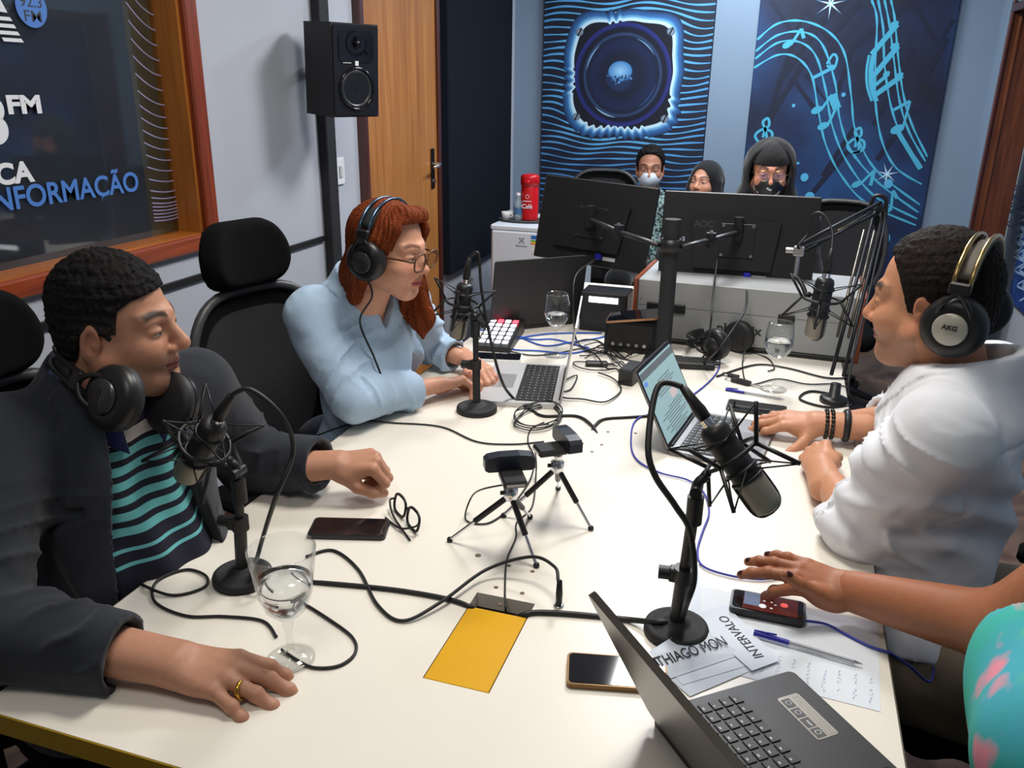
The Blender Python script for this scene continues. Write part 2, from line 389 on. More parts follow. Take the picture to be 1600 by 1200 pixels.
# ---- wooden door with lever handle
d1 = empty('door_1', (XW, 3.9, 0), kind='structure')
MB().box((XW + .012, 3.495, 1.04), (0.05, 0.04, 2.10), bev=.004).build('door_jamb', M_dkwood, d1); MB().box((XW + .012, 4.345, 1.04), (0.05, 0.035, 2.10), bev=.004).build('door_jamb', M_dkwood, d1)
MB().box((XW + .012, 3.92, 2.11), (0.05, 0.89, 0.04), bev=.004).build('door_header', M_dkwood, d1)
leaf = MB().box((XW + .008, 3.92, 1.045), (0.03, 0.81, 2.085)).build('door_leaf', M_door, d1)
MB().box((XW + .027, 4.255, 1.155), (0.008, 0.042, 0.21), bev=.003).build('lock_plate', mat('bronze', srgb(70, 62, 56), .35, 1.0), leaf)
b = MB().cyl((XW + .028, 4.262, 1.178), (XW + .075, 4.262, 1.178), .010); b.tube([(XW + .072, 4.262, 1.178), (XW + .078, 4.235, 1.178), (XW + .076, 4.16, 1.172)], .008); b.build('handle', M_chrome, leaf)
MB().cyl((XW + .03, 4.255, 1.09), (XW + .04, 4.255, 1.09), .011).build('keyhole', M_steel, leaf)

# ---- light switch
sw = empty('light_switch', (XW, 3.283, 1.22), label='white wall switch plate between black post and wooden door', cat='light switch')
MB().box((XW + .005, 3.283, 1.223), (0.01, 0.083, 0.113), bev=.003).build('plate', M_white, sw)
MB().box((XW + .012, 3.288, 1.223), (0.008, 0.026, 0.05), bev=.002).build('rocker', mat('rocker', (.6, .6, .58), .4), sw)

# ---- black metal post and loudspeaker
post = empty('equipment_post', (XW + .03, 3.17, 0), label='tall black steel post fixed against the left wall carrying the loudspeaker', cat='post')
MB().box((XW + .022, 3.17, CEIL / 2), (0.04, 0.075, CEIL), bev=.004).build('upright', M_blackm, post)
b = MB()
for k in range(40): b.cyl((XW + .0415, 3.195, .3 + k * .05), (XW + .0435, 3.195, .3 + k * .05), .004, n=6)
b.build('bolt_holes', M_blackg, post)['kind'] = 'stuff'
spk = empty('loudspeaker', (-1.66, 3.02, 1.45), R(-0), label='black two-way studio loudspeaker mounted high on the wall post', cat='loudspeaker')
SM = T(-1.66, 3.0, 1.63) @ RZ(62) @ RX(3)                     # local -Y is the baffle side
b = MB(); b.M = SM; Wd, Hd, Dd = .205, .325, .21
prof = [(-Wd / 2, -Dd / 2), (Wd / 2, -Dd / 2), (Wd / 2, Dd / 2 - .03), (Wd / 2 - .03, Dd / 2), (-Wd / 2 + .03, Dd / 2), (-Wd / 2, Dd / 2 - .03)]
b.prism(prof, -Hd / 2, Hd / 2); b.build('cabinet', M_blackm, spk)
b = MB(); b.M = SM @ T(0, -Dd / 2, 0) @ RX(90); b.prism(rrect(Wd - .012, Hd - .012, .012), -.001, .006); b.build('baffle', mat('baffle', (.01, .01, .012), .3), spk)
b = MB(); b.M = SM @ T(0, -Dd / 2 - .006, .085) @ RX(90); b.prism(rrect(.15, .11, .02), 0, .003); b.lathe([(.012, .0), (.03, .008), (.045, .003)], T(0, .01, .003)); b.sphere((0, .01, .006), .012); b.box((0, .01, .007), (.004, .07, .004)); b.box((.03, 0.0, .006), (.0035, .09, .004), RZ(28)); b.build('waveguide', M_blackg, spk)
wf = MB(); wf.M = SM @ T(0, -Dd / 2 - .006, -.062) @ RX(90)
wf.lathe([(.078, 0), (.076, .006), (.069, .006), (.067, .001)], n=36); wf.build('trim_ring', M_blackg, spk)
wf = MB(); wf.M = SM @ T(0, -Dd / 2 - .005, -.062) @ RX(90); wf.lathe([(.067, .001), (.063, .006), (.058, .002), (.02, -.016), (.0001, -.018)], n=36); o = wf.build('woofer_cone', mat('cone', (.035, .037, .04), .32), spk)
wf = MB(); wf.M = SM @ T(0, -Dd / 2 - .005, -.062) @ RX(90); wf.lathe([(.024, -.013), (.02, -.005), (.012, 0), (.0001, .002)], n=24); wf.build('dust_cap', M_blackg, o)
b = MB(); b.M = SM @ T(0, -Dd / 2 - .0075, .027) @ RX(90); b.box((0, 0, .002), (.014, .016, .003)); b.build('badge', M_white, spk); 
b = MB(); b.M = SM @ T(-.04, -Dd / 2 - .0068, .028) @ RX(90); b.box((0, 0, 0), (.036, .0025, .002)); b.build('model_print', M_white, spk)
b = MB().tube([(XW + .04, 3.165, 1.66), (-1.76, 3.1, 1.66), (-1.70, 3.02, 1.64)], .02); b.build('wall_bracket', M_blackm, spk)

# ---- black acoustic panel
MB().box((XW + .027, 4.985, 1.57), (0.05, 1.11, 2.06), bev=.006).build('acoustic_panel', mat('acoustic_fabric', srgb(24, 29, 36), 0.95, bump=.4, bscale=900, spec=.1))
tag(bpy.data.objects['acoustic_panel'], 'tall black fabric acoustic panel on the left wall past the wooden door', 'acoustic panel')

# ------------------------------------------------------------------ murals
def mural_mat(name, stops, axis_len):
    m = bpy.data.materials.new(name); m.use_nodes = True; nt = m.node_tree; b = nt.nodes['Principled BSDF']
    tc = nt.nodes.new('ShaderNodeTexCoord'); n = nt.nodes.new('ShaderNodeTexNoise'); n.inputs['Scale'].default_value = axis_len; n.inputs['Detail'].default_value = 4
    rp = nt.nodes.new('ShaderNodeValToRGB'); cr = rp.color_ramp
    while len(cr.elements) < len(stops): cr.elements.new(0.5)
    for e, (p, c) in zip(cr.elements, stops): e.position = p; e.color = (*c, 1)
    nt.links.new(tc.outputs['Object'], n.inputs['Vector']); nt.links.new(n.outputs['Fac'], rp.inputs[0]); nt.links.new(rp.outputs[0], b.inputs['Base Color'])
    b.inputs['Roughness'].default_value = 0.6
    return m
M_paint = mat('mural_paint', (1, 1, 1), 0.6, vcol=True)
class Paint:
    """flat brush strokes on a mural, coloured per vertex; (x, z) on the plane y = Y facing -Y"""
    def __init__(s, y): s.v = []; s.f = []; s.c = []; s.y = y; s.k = 0
    def L(s):
        s.k += 1; return s.y - s.k * 0.00003
    def strip(s, pts, ws, cols):
        y = s.L(); n = len(pts); k = len(s.v)
        for i, (x, z) in enumerate(pts):
            a, b_ = pts[max(i - 1, 0)], pts[min(i + 1, n - 1)]; dx, dz = b_[0] - a[0], b_[1] - a[1]; l = math.hypot(dx, dz) or 1
            w_ = (ws[i] if hasattr(ws, '__len__') else ws) / 2; c = cols[i] if isinstance(cols, list) else cols
            s.v += [(x - dz / l * w_, y, z + dx / l * w_), (x + dz / l * w_, y, z - dx / l * w_)]; s.c += [(*c, 1)] * 2
        s.f += [(k + 2 * i, k + 2 * i + 1, k + 2 * i + 3, k + 2 * i + 2) for i in range(n - 1)]
    def rings(s, loops, cols):
        y = s.L(); k = len(s.v); n = len(loops[0])
        for lp, c in zip(loops, cols):
            for (x, z) in lp: s.v.append((x, y, z)); s.c.append((*c, 1))
        for j in range(len(loops) - 1):
            s.f += [(k + j * n + i, k + j * n + (i + 1) % n, k + (j + 1) * n + (i + 1) % n, k + (j + 1) * n + i) for i in range(n)]
    def disc(s, cx, cz, rx, rz, c, rot=0, n=24, edge=None):
        lp = []
        for i in range(n):
            a = 2 * math.pi * i / n; x, z = rx * math.cos(a), rz * math.sin(a); lp.append((cx + x * math.cos(rot) - z * math.sin(rot), cz + x * math.sin(rot) + z * math.cos(rot)))
        s.rings([lp, [(cx, cz)] * n], [edge or c, c])
    def build(s, name, parent):
        me = bpy.data.meshes.new(name); me.from_pydata(s.v, [], s.f); me.materials.append(M_paint)
        a = me.color_attributes.new('Col', 'FLOAT_COLOR', 'POINT'); a.data.foreach_set('color', np.array(s.c, np.float32).ravel())
        o = bpy.data.objects.new(name, me); COL.objects.link(o); o.parent = parent; o.matrix_parent_inverse = T(*parent.location).inverted()
        return o
def arc(pts, n=10): return [(p.x, p.y) for p in smooth_path([(x, z, 0) for x, z in pts], n)]
def inter(a, b_, t): return tuple(a[i] + (b_[i] - a[i]) * t for i in range(3))

# mural of a loudspeaker among sound waves
MY = YB - 0.035
mu = empty('wall_mural', (-1.09, YB, 0.3), label='tall canvas mural of a glowing loudspeaker among wavy blue lines', cat='mural')
MB().box((-1.09, YB - .0175, 1.28), (1.10, 0.033, 1.98), bev=.004).build('canvas', mural_mat('navy_canvas', [(0.3, srgb(12, 16, 30)), (0.7, srgb(20, 30, 58))], 3), mu)
P = Paint(MY); X0, X1 = -1.64, -.54; CXM, CZM = -1.10, 1.655
def boundary():                                             # wobbly rounded-square outline of the painted speaker
    out = []; n = 220
    for i in range(n):
        a = 2 * math.pi * i / n; c, s_ = math.cos(a), math.sin(a)
        r = 0.325 * (abs(c) ** 4.5 + abs(s_) ** 4.5) ** (-1 / 4.5)
        r = min(r, 0.415) + .006 * math.sin(9 * a + 1) + (.012 * math.sin(46 * a) if (0.4 < (a - 3.6) % 6.283 < 1.6 or 3.0 < a < 3.5 or 5.5 < a < 5.95 or 1.65 < a < 1.9) else 0)
        out.append((CXM + r * c, CZM + r * s_))
    return out
lb1, lb2, dk = srgb(104, 186, 232), srgb(58, 128, 204), srgb(40, 80, 160)
for k in range(44):
    z0 = 2.25 - k * .0415; pts = []; cs = []; ws = []
    amp = .026 * (.35 + .65 * abs(math.sin(k * .105 + .4)))
    for q in range(61):
        u = q / 60; x = X0 + .004 + (X1 - X0 - .008) * u
        z = z0 + amp * math.sin(u * 6.283 * 1.75 + .6 + .035 * k) + .006 * math.sin(u * 17 + k)
        dx, dz = (x - CXM), (z - CZM); rr = (abs(dx) ** 4 + abs(dz) ** 4) ** .25
        z += (0.05 * math.exp(-((rr - .3) / .12) ** 2)) * (1 if dz > 0 else -1) * (abs(dz) / .4)
        pts.append((x, z)); near = math.exp(-max(0, rr - .34) / .16)
        base = inter(dk, lb2, min(1, max(0, .25 + .9 * (z - .75) / 1.2))); c = inter(base, lb1, min(1, .2 + .75 * near)); cs.append(c); ws.append(.0085 + .005 * near + .003 * math.sin(q * .4 + k))
    P.strip(pts, ws, cs)
bd = boundary()
def scale_loop(lp, f): return [(CXM + (x - CXM) * f, CZM + (z - CZM) * f) for x, z in lp]
P.rings([scale_loop(bd, 1.20), scale_loop(bd, 1.10), scale_loop(bd, 1.045), scale_loop(bd, 1.03), scale_loop(bd, .985), scale_loop(bd, .97)], [srgb(22, 40, 78), srgb(52, 110, 172), srgb(130, 196, 236), srgb(206, 236, 250), srgb(200, 230, 248), srgb(20, 28, 60)])
P.rings([scale_loop(bd, .985), [(CXM, CZM)] * len(bd)], [srgb(14, 18, 34)] * 2)
def circ(r, n=64, cx=CXM, cz=CZM): return [(cx + r * math.cos(2 * math.pi * i / n), cz + r * math.sin(2 * math.pi * i / n)) for i in range(n)]
P.rings([circ(.318), circ(.300), circ(.285), circ(.262), circ(.250), circ(.235), circ(.20), circ(.12), circ(.07), circ(.0)], [srgb(38, 46, 120), srgb(30, 40, 110), srgb(12, 16, 36), srgb(14, 20, 42), srgb(44, 70, 110), srgb(14, 22, 48), srgb(18, 34, 72), srgb(14, 22, 46), srgb(16, 32, 64), srgb(16, 32, 64)])
P.disc(CXM - .02, CZM - .01, .088, .088, srgb(30, 60, 100), edge=srgb(22, 40, 74)); P.disc(CXM - .015, CZM + .025, .078, .062, srgb(150, 204, 240), edge=srgb(64, 128, 190))
for k in range(46):
    a = random.uniform(3.0, 6.5); r = random.uniform(.01, .085); P.disc(CXM - .02 + r * math.cos(a), CZM - .005 + .6 * r * math.sin(a), random.uniform(.003, .010), random.uniform(.003, .008), random.choice([srgb(20, 40, 80), srgb(96, 150, 200), srgb(40, 84, 140)]), n=8)
for a0, a1, r, c in ((2.3, 3.0, .24, srgb(130, 170, 210)), (.55, 1.2, .235, srgb(110, 150, 190)), (4.0, 4.6, .262, srgb(150, 186, 216)), (5.2, 6.1, .225, srgb(40, 76, 130))):
    P.strip([(CXM + r * math.cos(a0 + (a1 - a0) * q / 14), CZM + r * math.sin(a0 + (a1 - a0) * q / 14)) for q in range(15)], [.001 + .008 * math.sin(3.14 * q / 14) for q in range(15)], c)
for sx, sz in ((-1, 1), (1, 1), (-1, -1), (1, -1)):
    cx, cz = CXM + sx * .295, CZM + sz * .262; P.disc(cx, cz, .026, .024, srgb(160, 172, 186), edge=srgb(96, 110, 130)); P.strip([(cx - .012, cz - .024), (cx + .012, cz + .024)], .010, srgb(24, 28, 40))
P.build('painted_design', mu)

# mural of music notes
mu = empty('wall_mural', (0.27, YB, 0.3), label='tall canvas mural of cyan music notes flowing on a deep blue ground', cat='mural')
MB().box((.27, YB - .0175, 1.28), (1.10, 0.033, 1.98), bev=.004).build('canvas', mural_mat('deep_blue_canvas', [(0.32, srgb(9, 15, 34)), (0.5, srgb(15, 36, 74)), (0.7, srgb(26, 72, 124))], 1.6), mu)
P = Paint(MY); cy_ = srgb(74, 174, 206); cyd = srgb(70, 150, 190); bar = srgb(20, 28, 52)
def mp(u, v):
    p = at(u, v, y=MY); return (p.x, p.z)
for seg in ([(1205, 0), (1245, 62), (1325, 0)], [(1205, 170), (1255, 20)], [(1255, 10), (1295, 62), (1335, 8)], [(1215, 130), (1300, 15)], [(1290, 65), (1345, 5)], [(1330, 75), (1425, 5)], [(1195, 200), (1260, 90)], [(1260, 115), (1300, 170), (1335, 65)], [(1285, 275), (1335, 200)], [(1365, 195), (1425, 75)], [(1370, 250), (1430, 170)], [(1200, 180), (1240, 125), (1280, 180)], [(1440, 130), (1480, 60)], [(1270, 300), (1330, 230)], [(1425, 0), (1465, 70), (1490, 30)]):
    P.strip(arc([mp(*q) for q in seg], 1), .03, bar)
def staff(lines, w_=.011):
    for ln in lines: P.strip(arc([mp(*q) for q in ln], 12), [w_ * (1.0 + .25 * math.sin(i * .7)) for i in range(12 * (len(ln) - 1) + 1)], cy_)
staff([[(1183, 62), (1215, 37), (1255, 33), (1295, 50), (1320, 85), (1330, 150), (1337, 205), (1368, 265), (1437, 320)],
       [(1181, 80), (1215, 55), (1255, 50), (1285, 70), (1305, 130), (1312, 185), (1330, 235), (1372, 285), (1435, 332)],
       [(1180, 92), (1215, 67), (1250, 66), (1275, 88), (1290, 140), (1300, 195), (1322, 250), (1365, 305), (1433, 342)],
       [(1178, 106), (1215, 86), (1245, 90), (1268, 118), (1278, 170), (1290, 225), (1315, 275), (1355, 318), (1431, 352)]])
staff([[(1362, 0), (1370, 30), (1368, 95), (1368, 160), (1378, 220), (1400, 262), (1440, 288)], [(1372, 0), (1380, 45), (1382, 100), (1392, 165), (1410, 215), (1441, 262)],
       [(1382, 0), (1390, 40), (1397, 95), (1405, 155), (1420, 205), (1446, 252)], [(1392, 0), (1398, 30), (1404, 95), (1412, 150), (1425, 195), (1449, 245)]])
def note(hx, hy, tx, ty, flag=None, r=.03, w_=.016):
    x, z = mp(hx, hy); P.disc(x, z, r, r * .62, cy_, .5); P.strip([(x + r * .7, z), mp(tx, ty)], w_, cy_)
    if flag: P.strip([mp(tx, ty), mp(*flag)], w_ * 1.3, cy_)
note(1230, 70, 1252, 45, (1256, 60)); note(1299, 105, 1270, 122, None, .02, .02); P.strip(arc([mp(1292, 100), mp(1302, 85), mp(1308, 92), mp(1302, 108), mp(1292, 102)], 6), .014, cy_)
note(1276, 172, 1300, 148, (1306, 168), .034); note(1286, 197, 1306, 170, None, .034); P.strip([mp(1300, 148), mp(1308, 170)], .05, cy_)
note(1397, 38, 1362, 85, None, .026, .03); note(1398, 72, 1362, 122, None, .026, .03); note(1385, 115, 1362, 138, None, .02, .02); note(1405, 118, 1365, 150, None, .024, .03)
for dx in (0, 5, 9): P.strip(arc([mp(1358 + dx, 86), mp(1354 + dx, 110), mp(1355 + dx, 135), mp(1362 + dx, 158)], 6), .014, cy_)
note(1402, 202, 1422, 158, (1396, 172), .04, .014); P.strip([mp(1404, 208), mp(1438, 264)], .026, cy_)
note(1338, 288, 1366, 266, (1360, 290), .03); note(1387, 328, 1395, 298, (1402, 310), .026)
for ax, ay, s_ in ((1338, 222, 1.0), (1194, 207, 1.0)):                # treble clefs
    P.strip(arc([mp(ax + a * s_, ay + b_ * s_) for a, b_ in ((0, 26), (-4, 18), (4, 14), (2, -4), (-2, -16), (6, -22), (7, -10), (-8, -2), (-14, 6), (-6, 16), (10, 12), (12, 0), (2, -4), (-2, 8))], 6), .016, cy_)
for (x, y, r) in ((1257, 277, .024), (1265, 308, .03), (1388, 287, .026), (1240, 165, .010), (1382, 372, .034), (1247, 255, .008), (1318, 148, .012)):
    q = mp(x, y); P.disc(*q, r, r * 1.1, srgb(84, 176, 220), n=12)
for (x, y, s_) in ((1298, 6, .09), (1386, 272, .075)):                 # painted stars
    q = mp(x, y)
    for k in range(7):
        a = k * 6.283 / 7 + .2; P.strip([q, (q[0] + s_ * math.cos(a), q[1] + s_ * math.sin(a))], [.012, .001], [srgb(220, 240, 250), srgb(60, 110, 160)])
    P.disc(*q, .016, .016, srgb(230, 244, 252), edge=srgb(120, 180, 220), n=12)
P.build('painted_design', mu)

# mural in the passage beyond the doorway
mu = empty('wall_mural', (1.35, 4.4, 0.4), label='deep blue canvas with pale squiggles seen through the doorway at right', cat='mural')
MB().box((1.338, 4.35, 1.24), (0.024, 2.3, 1.62), bev=.004).build('canvas', mural_mat('blue_cloud_canvas', [(0.3, srgb(12, 20, 44)), (0.52, srgb(24, 58, 128)), (0.72, srgb(70, 130, 200))], 2.2), mu)
b = MB()
for off in (0, .05, .1):
    pts = []
    for k in range(16):
        q = at(1572 + 4 * k * .5 + 9 * (-1) ** k + off * 160, 290 + k * 12, x=1.3255); pts.append(q)
    ribbon(b, smooth_path(pts, 5), .012, (-1, 0, 0))
b.build('painted_squiggle', mat('pale_paint', srgb(150, 180, 214), .6), mu)
# ceiling light fittings
for i, (px_, py_, pw_, pc_) in enumerate(PANELS):
    f = empty('ceiling_light', (px_, py_, CEIL - .03), label='square ceiling light panel ' + ('over the near half of the table', 'over the far half of the table', 'near the painted back wall', 'above the photographer')[i], cat='ceiling light')
    b = MB()
    for sx, sy, w1, w2 in ((-.3, 0, .03, .63), (.3, 0, .03, .63), (0, -.3, .63, .03), (0, .3, .63, .03)): b.box((px_ + sx, py_ + sy, CEIL - .03), (w1, w2, .06))
    b.build('panel_frame', M_white, f)
    MB().box((px_, py_, CEIL - .02), (.57, .57, .02)).build('diffuser', mat('diffuser', (.9, .9, .9), .6), f)
# ------------------------------------------------------------------ table
TX0, TX1, TY0, TY1 = -.992, .236, .671, 3.62
tbl = empty('studio_table', ((TX0 + TX1) / 2, (TY0 + TY1) / 2, 0), label='long white studio table with a yellow front edge', cat='table')
M_top = mat('white_laminate', srgb(236, 230, 218), 0.32, noise=0.015, nscale=6)
M_yel = mat('yellow_edge', srgb(148, 118, 22), 0.5); M_yel2 = mat('yellow_plate', srgb(226, 170, 22), 0.28, coat=.3)
HX0, HX1, HY0, HY1 = -.43, -.325, .930, 1.165            # cable hatch in the top
b = MB()
for (x0, x1, y0, y1) in ((TX0, HX0, TY0, TY1), (HX1, TX1, TY0, TY1), (HX0, HX1, TY0, HY0), (HX0, HX1, HY1, TY1)):
    b.box(((x0 + x1) / 2, (y0 + y1) / 2, TZ - .014), (x1 - x0, y1 - y0, .028))
b.build('tabletop', M_top, tbl)
MB().box(((TX0 + TX1) / 2, TY0 - .001, TZ - .0165), (TX1 - TX0, .003, .033)).build('front_edge_band', M_yel, tbl)
M_edge = mat('edge_dark', srgb(92, 84, 74), .6)
for x in (TX0 - .0005, TX1 + .0005): MB().box((x, (TY0 + TY1) / 2, TZ - .0165), (.002, TY1 - TY0, .033)).build('side_edge_band', M_edge, tbl)
b = MB().box(((HX0 + HX1) / 2, (HY0 + HY1) / 2, TZ - .06), (HX1 - HX0, HY1 - HY0, .06)); b.build('cable_tray', mat('tray', srgb(58, 54, 48), .6), tbl)
MB().box(((HX0 + HX1) / 2, (HY0 + 1.121) / 2, TZ - .002), (HX1 - HX0 - .003, 1.121 - HY0, .006), bev=.001).build('hatch_cover', M_yel2, tbl)
M_leg = mat('dark_leg', (.02, .02, .02), .6)
for x in (TX0 + .12, TX1 - .12):
    for y in (TY0 + .15, TY1 - .15): MB().box((x, y, .358), (.06, .06, .716), bev=.004).build('leg', M_leg, tbl)
MB().box(((TX0 + TX1) / 2, TY0 + .16, .45), (TX1 - TX0 - .3, .02, .5)).build('modesty_panel', M_leg, tbl)
b = MB()
for (u, v) in ((747, 868), (795, 884), (775, 918), (832, 893), (816, 927), (782, 944), (910, 693), (925, 706), (940, 695), (993, 677), (950, 675)):
    p = tb(u, v); b.cyl((p.x, p.y, TZ - .001), (p.x, p.y, TZ + .0006), .0042 if u != 747 else .006, n=10)
b.build('screw_holes', mat('screw', srgb(110, 90, 70), .6), tbl)['kind'] = 'stuff'
# ------------------------------------------------------------------ organic surfaces: signed distance fields -> surface nets
V3 = lambda p: np.array((p[0], p[1], p[2]), np.float32)
class Grid:
    def __init__(s, lo, hi, res):
        s.lo = V3(lo) - 2 * res; s.res = res; s.n = np.ceil((V3(hi) + 2 * res - s.lo) / res).astype(int) + 1
        s.ax = [s.lo[i] + res * np.arange(s.n[i], dtype=np.float32) for i in range(3)]
    def sl(s, lo, hi, pad):
        out = []
        for i in range(3):
            a = int(np.floor((lo[i] - pad - s.lo[i]) / s.res)); b = int(np.ceil((hi[i] + pad - s.lo[i]) / s.res)) + 1
            a = max(a, 0); b = min(b, s.n[i])
            if a >= b: return None
            out.append(slice(a, b))
        return tuple(out)
    def xyz(s, sl=None):
        a = s.ax if sl is None else [s.ax[i][sl[i]] for i in range(3)]
        return a[0][:, None, None], a[1][None, :, None], a[2][None, None, :]
def smin(a, b, k):
    if k <= 0: return np.minimum(a, b)
    h = np.maximum(k - np.abs(a - b), 0) / k
    return np.minimum(a, b) - h * h * (k * 0.25)
class Cap:
    def __init__(s, a, b, ra, rb): s.a, s.b, s.ra, s.rb = V3(a), V3(b), ra, rb; m = max(ra, rb); s.lo = np.minimum(s.a, s.b) - m; s.hi = np.maximum(s.a, s.b) + m
    def __call__(s, X, Y, Z):
        d = s.b - s.a; L = float(d @ d) + 1e-12
        x, y, z = X - s.a[0], Y - s.a[1], Z - s.a[2]
        t = np.clip((x * d[0] + y * d[1] + z * d[2]) / L, 0, 1)
        return np.sqrt((x - t * d[0]) ** 2 + (y - t * d[1]) ** 2 + (z - t * d[2]) ** 2) - (s.ra + t * (s.rb - s.ra))
class Ell:
    def __init__(s, c, r, rot=None):
        s.c = V3(c); s.r = V3(r); s.R = None if rot is None else np.array([[rot[i][j] for j in range(3)] for i in range(3)], np.float32)
        m = float(max(r)); s.lo = s.c - m; s.hi = s.c + m
    def __call__(s, X, Y, Z):
        x, y, z = X - s.c[0], Y - s.c[1], Z - s.c[2]
        if s.R is not None:
            q = s.R; x, y, z = x * q[0, 0] + y * q[1, 0] + z * q[2, 0], x * q[0, 1] + y * q[1, 1] + z * q[2, 1], x * q[0, 2] + y * q[1, 2] + z * q[2, 2]
        r = s.r; k0 = np.sqrt((x / r[0]) ** 2 + (y / r[1]) ** 2 + (z / r[2]) ** 2); k1 = np.sqrt((x / r[0] ** 2) ** 2 + (y / r[1] ** 2) ** 2 + (z / r[2] ** 2) ** 2) + 1e-6
        return k0 * (k0 - 1) / k1
class Field:
    def __init__(s, M=None): s.ops = []; s.M = M or Matrix.Identity(4)
    def pt(s, p): return s.M @ Vector(p)
    def sc(s): return s.M.to_scale().x
    def cap(s, a, b, ra, rb=None, k=0.01, sub=False):
        c = s.sc(); s.ops.append((Cap(s.pt(a), s.pt(b), ra * c, (ra if rb is None else rb) * c), k * c, sub)); return s
    def ell(s, c, r, k=0.01, sub=False, rot=None):
        f = s.sc(); Q = s.M.to_3x3() * (1 / f)
        if rot is not None: Q = Q @ rot.to_3x3()
        s.ops.append((Ell(s.pt(c), [q * f for q in r], Q), k * f, sub)); return s
    def chain(s, pts, rs, k=0.01, kin=None):
        for i in range(len(pts) - 1): s.cap(pts[i], pts[i + 1], rs[i], rs[i + 1], k if (i == 0 or kin is None) else kin)
        return s
    def both(s, fn):
        for sx in (-1, 1): fn(sx)
        return s
    def bounds(s):
        o = [q[0] for q in s.ops if not q[2]]; return np.min([q.lo for q in o], 0), np.max([q.hi for q in o], 0)
    def eval(s, g):
        D = np.full(g.n, 0.3, np.float32)
        for pr, k, sub in s.ops:
            sl = g.sl(pr.lo, pr.hi, k + 3 * g.res)
            if sl is None: continue
            d = pr(*g.xyz(sl))
            D[sl] = -smin(-D[sl], d, k) if sub else smin(D[sl], d, k)
        return D
def nets(D, g):
    S = D < 0
    n = np.array(D.shape) - 1
    cnt = np.zeros(n, np.int8)
    for i in (0, 1):
        for j in (0, 1):
            for k in (0, 1): cnt += S[i:n[0] + i, j:n[1] + j, k:n[2] + k]
    act = (cnt > 0) & (cnt < 8); I = np.argwhere(act)
    if len(I) == 0: return np.zeros((0, 3)), np.zeros((0, 4), int)
    idm = np.full(n, -1, np.int32); idm[act] = np.arange(len(I))
    acc = np.zeros((len(I), 3), np.float32); num = np.zeros(len(I), np.float32)
    cor = [(i, j, k) for i in (0, 1) for j in (0, 1) for k in (0, 1)]
    val = {c: D[I[:, 0] + c[0], I[:, 1] + c[1], I[:, 2] + c[2]] for c in cor}
    for a in cor:
        for ax in range(3):
            if a[ax]: continue
            b = list(a); b[ax] = 1; b = tuple(b); va, vb = val[a], val[b]; cr = (va < 0) != (vb < 0)
            t = np.where(cr, va / np.where(np.abs(va - vb) < 1e-9, 1, va - vb), 0)
            p = np.tile(np.array(a, np.float32), (len(I), 1)); p[:, ax] += t
            acc += np.where(cr[:, None], p, 0); num += cr
    V = g.lo + g.res * (I + acc / num[:, None])
    F = []
    for ax in range(3):
        o1, o2 = [(1, 2), (2, 0), (0, 1)][ax]
        sa = [slice(None)] * 3; sb = [slice(None)] * 3; sa[ax] = slice(0, -1); sb[ax] = slice(1, None)
        A, B = S[tuple(sa)], S[tuple(sb)]; E = np.argwhere(A != B)
        E = E[(E[:, o1] > 0) & (E[:, o2] > 0) & (E[:, o1] < D.shape[o1] - 1) & (E[:, o2] < D.shape[o2] - 1)]
        def cell(d1, d2):
            q = E.copy(); q[:, o1] -= d1; q[:, o2] -= d2; return idm[q[:, 0], q[:, 1], q[:, 2]]
        Q = np.stack([cell(1, 1), cell(0, 1), cell(0, 0), cell(1, 0)], 1)
        fl = ~A[E[:, 0], E[:, 1], E[:, 2]]; Q[fl] = Q[fl][:, ::-1]
        F.append(Q[(Q >= 0).all(1)])
    return V, np.concatenate(F)
def relax(V, F, it=1):
    for _ in range(it):
        acc = np.zeros_like(V); c = np.zeros(len(V), np.float32)
        for i in range(4):
            a, b = F[:, i], F[:, (i + 1) % 4]; np.add.at(acc, a, V[b]); np.add.at(c, a, 1)
        V = 0.5 * V + 0.5 * acc / np.maximum(c, 1)[:, None]
    return V
def surf(field, res, fn=None, extra=0.0, clip=None):
    lo, hi = field.bounds()
    if clip is not None: lo = np.maximum(lo, V3(clip[0])); hi = np.minimum(hi, V3(clip[1]))
    g = Grid(lo - extra, hi + extra, res); D = field.eval(g)
    if fn is not None: D = fn(D, *g.xyz())
    for ax in range(3):
        for e in (0, -1):
            q = [slice(None)] * 3; q[ax] = e; D[tuple(q)] = np.maximum(D[tuple(q)], res * .5)
    V, F = nets(D, g)
    return relax(V, F, 1), F
def mesh_obj(name, parts, m, parent, col=None, colfn=None):
    """parts: list of (verts, faces); joined into one mesh object"""
    V = []; F = []; k = 0
    for v, f in parts: V.append(v); F.append(f + k); k += len(v)
    V = np.concatenate(V).astype(np.float32); F = np.concatenate(F)
    me = bpy.data.meshes.new(name); me.vertices.add(len(V)); me.vertices.foreach_set('co', V.ravel())
    nf = len(F); me.loops.add(nf * 4); me.loops.foreach_set('vertex_index', F.astype(np.int32).ravel()); me.polygons.add(nf)
    me.polygons.foreach_set('loop_start', np.arange(0, nf * 4, 4, dtype=np.int32)); me.polygons.foreach_set('use_smooth', np.ones(nf, bool))
    me.update(calc_edges=True); me.materials.append(m)
    if colfn is not None or col is not None:
        C = np.ones((len(V), 4), np.float32)
        C[:, :3] = colfn(V) if colfn is not None else col
        a = me.color_attributes.new('Col', 'FLOAT_COLOR', 'POINT'); a.data.foreach_set('color', C.ravel())
    me.validate()
    o = bpy.data.objects.new(name, me); COL.objects.link(o); o.parent = parent
    o.matrix_parent_inverse = (T(*parent.location) @ parent.rotation_euler.to_matrix().to_4x4()).inverted()
    return o
